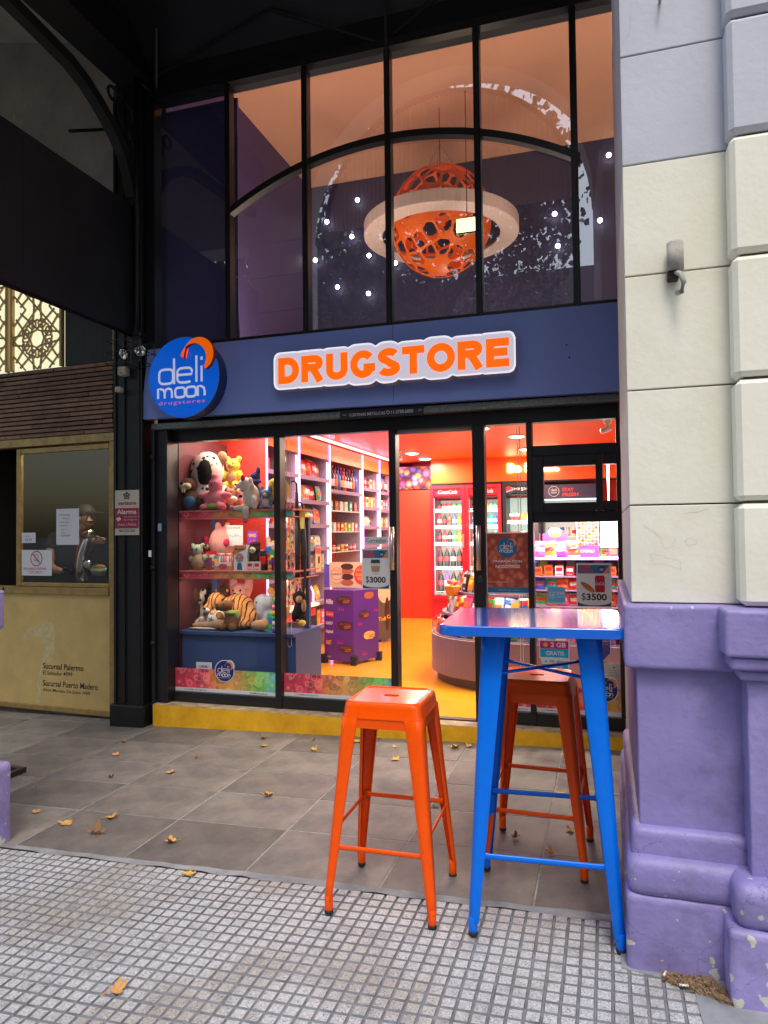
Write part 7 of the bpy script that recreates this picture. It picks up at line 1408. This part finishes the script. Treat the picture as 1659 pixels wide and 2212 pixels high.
# ---- service display with LED shelf behind the right pane
sd2 = thing('service_display', 'candy display cabinet with glowing violet shelf edge behind the right pane', 'display cabinet')
MB().box(-.60, .5, .98, 1.35, 1.155, 1.175).build('top_shelf', lipm, sd2); MB().box(-.60, .5, .965, .979, 1.165, 1.178).build('shelf_led', glow('led_violet', (.85, .5, 1.0), 5), sd2)
for z in (1.03, .92, .79, .66): MB().box(-.6, .5, .99, 1.35, z-.01, z).build('shelf', side_m, sd2)
MB().box(-.6, .5, 1.351, 1.37, .5, 1.17).build('back_board', mat('board_violet', (.12, .08, .2), .5), sd2)
for j, (z, h_, kind, ccs) in enumerate(((1.176, .13, 'bag', ['pink', 'orange', 'purple', 'brown', 'black', 'green']), (1.031, .085, 'box', ['red', 'orange', 'orange', 'white', 'red', 'pink', 'red']), (.921, .09, 'bag', ['red', 'pink', 'blue', 'teal', 'orange']), (.791, .10, 'bag', ['pink', 'red', 'yellow', 'green', 'orange']), (.661, .1, 'bag', ['yellow', 'green', 'red', 'orange']))):
    n = 9 if kind == 'box' else 8
    for i in range(n):
        x = -.56+.72*(i+.5)/n
        if j == 0 and x > -.24: continue
        c = ccs[(i+j) % len(ccs)]; c2 = 'white' if c in ('red', 'pink', 'black', 'purple') else 'red'
        me = cached(bag_mesh, c, c2, .10, h_, .04, (i+j) % 5) if kind == 'bag' else cached(boxp_mesh, c, c2, .065, h_*(.8+.3*((i*3) % 4)/4), .05)
        put(me, 'sweet_bag' if kind == 'bag' else 'sweet_box', 'sweets', f'{c} sweets {kind}, {ORD[i]} from left on {["top", "second", "third", "fourth", "fifth"][j]} row of violet lit cabinet', (x, 1.03, z+.001), (R(-10) if kind == 'bag' else 0, rp_.uniform(-.15, .15), rp_.uniform(-.1, .1)), 'sweets in the violet lit cabinet')
t = thing('fizz_card', 'purple display card with orange cloud behind the sweets', 'display card', (-.50, 1.2, 1.29)); MB().flat([(0, 0), (.2, 0), (.2, .075), (.16, .08)]+[(.10+.06*math.cos(R(a)), .08+.05*math.sin(R(a))) for a in range(0, 181, 20)]+[(0, .075)], 0).build('card', PM['purple'], t); MB().disc(.1, .085, .055, .04, -.001).build('orange_cloud', PM['orange'], t); text('FIZZ', .062, .075, .075, .03, -.002, paper, t, bold=.04)
l = bpy.data.lights.new('added_sweets_fill', 'AREA'); l.shape = 'RECTANGLE'; l.size = .6; l.size_y = .06; l.energy = 4.5; l.color = (1, .72, .85); o = bpy.data.objects.new('added_sweets_fill', l); COL.objects.link(o); o.parent = sd2; o.location = (-.2, .80, 1.42); o.rotation_euler = (R(28), 0, 0)  # area light added to brighten the sweets, apart from the shelf LED
# gumball tower
t = thing('gumball_tower', 'purple gumball dispenser tower of coloured balls beside the glaring lamp', 'gumball tower', (-.225, 1.12, 1.178)); MB().box(0, .17, 0, .12, 0, .09).build('base_box', PM['purple'], t); text('GUMBALLS', .015, .035, .12, .022, -.001, paper, t); MB().box(0, .17, .10, .12, .091, .34).build('back_board', PM['white'], t)
ms = {c: MB().ell((0, 0, 0), (.0115,)*3, 10, 7).mesh('gumball', PM[c]) for c in ('red', 'orange', 'yellow', 'green', 'pink')}
for i in range(6):
    for j in range(9): inst(ms[['red', 'green', 'orange', 'yellow', 'pink'][(i*3+j*2) % 5]], 'gumball', t, (.02+i*.026, .08, .105+j*.026))
for x in (-.0, .17): MB().box(x-.002, x+.002, .05, .1, .09, .34).build('tower_side', side_m, t)
# bright lamp screen
t = thing('backlit_screen', 'overexposed backlit white screen beside the gumball tower', 'screen', (-.045, 1.42, 1.24)); MB().rbox(0, .2, 0, .03, 0, .255, .006, 2).build('screen_body', paper, t); MB().add([(.005, -.002, .005), (.195, -.002, .005), (.195, -.002, .25), (.005, -.002, .25)], [(0, 1, 2, 3)]).build('lit_face', glow('screen_glow', (1, .98, .95), 5), t)
t = thing('menu_screen', 'dark grey tablet stand on the counter behind the job poster', 'screen', (-.66, 1.9, 1.26), R(15)); MB().rbox(0, .07, 0, .012, 0, .26, .004, 1).build('tablet', mat('tablet_grey', (.04, .045, .06), .3), t)
t = thing('foil_bouquet', 'gold wrapped chocolate bouquet above the job poster', 'bouquet', (-.74, 1.3, 1.10)); gf = mat('gold_foil', (.8, .5, .12), .2, metal=.9); rr = random.Random(2)
for i in range(26): v = Vector((rr.uniform(-.08, .13), rr.uniform(-.03, .03), rr.uniform(0, .12))); MB().ell(v, (.015, .015, .015), 8, 6).build('chocolate_ball', gf if i % 4 else PM['silver'], t)
# white tube lamp at the far right inside hatch
t = thing('tube_lamp', 'upright glowing tube lamp seen through the small right hatch pane', 'lamp', (.03, 1.9, 1.62)); b = MB(); b.tube([(0, 0, 0), (0, 0, .42)], [.004, .014], 10); b.build('tube', glow('tube_glow', (1, .97, .85), 6), t)

# ================================================================ UPPER ROOM with hanging planet lamp
up = thing('upper_room', 'tall upper room with peach ceiling and navy walls behind the arched window', 'room')
peach = mat('ceiling_peach', (.76, .38, .24), .7, var=.05, vs_=1); navyw = mat('wall_navy', (.045, .045, .13), .6, var=.1, vs_=1); plumw = mat('wall_plum', (.085, .06, .19), .6)
CZ = 5.6
MB().box(-3.40, 1.4, .14, 3.11, CZ, CZ+.05).build('ceiling', peach, up); MB().box(-3.42, -3.372, .14, 3.2, 2.8, CZ).build('wall', plumw, up); MB().box(1.3, 1.35, .14, 3.2, 2.8, CZ).build('wall', navyw, up)
MB().box(-3.37, 1.3, 3.11, 3.16, 2.8, CZ+.05).build('wall', navyw, up); MB().box(-3.6, 1.4, .14, 3.2, 2.7, 2.8).build('floor_slab', navyw, up)
MB().box(-3.44, 1.3, .121, .139, CZ, 6.4).build('upper_infill', black2, up)
MB().box(-3.371, -2.72, .14, .16, 2.86, 4.85).build('film_panel', mat('film_plum', (.13, .10, .32), .45, var=.15, vs_=2), up)
MB().box(-2.0, -1.9, 3.0, 3.1, 2.8, CZ-.001).build('pilaster', navyw, up) if False else None
bulb = glow('bulb_warm', (1, .9, .78), 10)
for i, (u, v, lab) in enumerate(((772, 432, 'highest small bulb left of the planet lamp'), (706, 479, 'small bulb at the left below the highest one'), (760, 511, 'small bulb left of the planet ring'), (797, 552, 'small bulb under the left end of the ring'), (681, 562, 'small bulb next to the second mullion'), (729, 620, 'small bulb lowest on the left'), (796, 634, 'small bulb lowest near the third mullion'), (854, 568, 'small bulb just right of the third mullion'), (1315, 335, 'small bulb highest beside the cream pillar'), (1296, 476, 'small bulb lower beside the cream pillar'), (1198, 462, 'small bulb right of the planet ring'), (1205, 531, 'small bulb low right behind the leaf reflection'))):
    p = at(u, v, 3.06); t = thing('wall_bulb', lab, 'bulb', p, 0, 'small round bulbs on the upper back wall'); MB().ell((0, 0, 0), (.026, .026, .026), 12, 8).build('globe', bulb, t); b = MB(); b.lathe([(.02, 0), (.02, .04)], 10, (0, .01, 0), M=Matrix.Rotation(R(-90), 3, 'X')); b.build('socket', frame_m, t)
def upl(x, y, z, P, c=(1, .72, .5), s_=.6, rx=180):
    l = bpy.data.lights.new('added_upper_fill', 'AREA'); l.size = s_; l.energy = P; l.color = c; o = bpy.data.objects.new('added_upper_fill', l); COL.objects.link(o); o.parent = up; o.location = (x, y, z); o.rotation_euler = (R(rx), 0, 0)  # unseen area lights added to brighten the upper room's ceiling
upl(-2.75, .7, 2.9, 30, (1, .76, .58), .8, 170); upl(.25, .7, 2.9, 30, (1, .76, .58), .8, 170); upl(-1.4, 2.9, 2.9, 9, (1, .76, .58), .5, 190)
t = thing('flood_lamp', 'bright rectangular warm flood lamp hanging in front of the planet lamp', 'lamp', at(1008, 486, 1.25)); MB().tube([(0, .02, .05), (0, .02, 1.2)], .004, 5).build('cable', frame_m, t); MB().rbox(-.10, .10, .0, .04, -.07, .07, .008, 1).build('housing', frame_m, t); MB().add([(-.09, -.002, -.06), (.09, -.002, -.06), (.09, -.002, .06), (-.09, -.002, .06)], [(0, 1, 2, 3)]).build('lit_face', glow('flood_glow', (1, .58, .16), 4.5), t)
# planet lamp: perforated sphere + ring
pc = at(952, 479, 2.0); PR = .50; orl = mat('planet_orange', (.92, .15, .01), .45); 
pt_ = thing('planet_lamp', 'big hanging orange perforated planet lamp with white ring', 'pendant lamp', pc)
bm = bmesh.new(); bmesh.ops.create_icosphere(bm, subdivisions=3, radius=PR*.93)
# perforate: inset every other ico face patch -> holes around dual cells
from mathutils import noise as _n
bm.free(); bm = bmesh.new(); bmesh.ops.create_icosphere(bm, subdivisions=3, radius=PR*.9)
import itertools
seeds = []
rr = random.Random(21)
while len(seeds) < 120:
    v = Vector((rr.gauss(0, 1), rr.gauss(0, 1), rr.gauss(0, 1))).normalized()
    if all((v-s).length > .23 for s in seeds): seeds.append(v)
    elif rr.random() < .0005: break
    if len(seeds) > 95: break
bm.free()
# Lloyd-free shell: fine sphere, faces near seed centres removed
b = MB(); nU, nV = 200, 130; keep = []
for j in range(nV+1):
    a = math.pi*j/nV
    for i in range(nU): b.v.append((PR*math.sin(a)*math.cos(2*math.pi*i/nU), PR*math.sin(a)*math.sin(2*math.pi*i/nU), PR*1.06*math.cos(a)))
for j in range(nV):
    for i in range(nU):
        a = math.pi*(j+.5)/nV; t_ = 2*math.pi*(i+.5)/nU; v = Vector((math.sin(a)*math.cos(t_), math.sin(a)*math.sin(t_), math.cos(a)))
        ds = sorted((v-s).length for s in seeds)[:2]
        if ds[1]-ds[0] > .058 and ds[0] < .15: continue
        b.f.append((j*nU+i, (j+1)*nU+i, (j+1)*nU+(i+1) % nU, j*nU+(i+1) % nU)); b.mi.append(0); b.sm.append(True)
sh_o = b.build('perforated_shell', orl, pt_); so2 = sh_o.modifiers.new('t', 'SOLIDIFY'); so2.thickness = .008
sm_ = sh_o.modifiers.new('s', 'SMOOTH'); sm_.factor = .5; sm_.iterations = 3
sh_o.rotation_euler = (R(14), R(10), 0)
b = MB(); nR = 72; prof_ = [(.58, .0), (.755, .0), (.76, .006), (.76, .12), (.755, .124), (.745, .02), (.58, .01)]
for i in range(nR):
    a = 2*math.pi*i/nR; b.v += [(r_*math.cos(a), r_*math.sin(a), z) for r_, z in prof_]
for i in range(nR):
    for k in range(7): j = (i+1) % nR; b.f.append((i*7+k, i*7+(k+1) % 7, j*7+(k+1) % 7, j*7+k)); b.mi.append(0); b.sm.append(False)
rg = b.build('ring', mat('ring_white', (.70, .55, .50), .5), pt_, (0, 0, -.15)); rg.rotation_euler = (0, R(0), 0)
b = MB(); b.tube([(0, 0, PR), (0, 0, CZ-pc.z)], .004, 5); [b.tube([(0, 0, PR+.28), (math.cos(a)*.2, math.sin(a)*.2, PR*.9)], .002, 4) for a in (0, 2.1, 4.2)]; b.build('cable', frame_m, pt_)
l = bpy.data.lights.new('planet_bulb', 'POINT'); l.energy = 1; l.shadow_soft_size = .1; l.color = (1, .6, .35); o = bpy.data.objects.new('planet_bulb', l); COL.objects.link(o); o.parent = pt_
# semicircular ribbed awning hung inside the front arch (seen reflected)
aw = thing('ribbed_fanlight', 'ribbed translucent fanlight hung in the viaduct arch, seen reflected', 'fanlight'); rbm = mat('ribbed_plastic', (.55, .5, .48), .4, bump=.0)
b = MB(); n = 110
P = []
for i in range(n+1):
    x = -1.22+2.44*i/n; P.append((x, math.sqrt(max(0, 1.22**2-x*x)), -.01 if i % 2 else .01))
for x, h_, d in P: b.v += [(-1.42+x, -1.98+d, 4.5), (-1.42+x, -1.98+d, 4.5+h_)]
b.f = [(2*i, 2*i+2, 2*i+3, 2*i+1) for i in range(n)]; b.mi = [0]*n; b.sm = [False]*n
b.build('ribbed_sheet', rbm, aw)
b = MB(); b.tube([(-1.42-1.23*math.cos(math.pi*i/30), -1.98, 4.5+1.23*math.sin(math.pi*i/30)) for i in range(31)], .03, 4); b.build('frame', frame_m, aw)
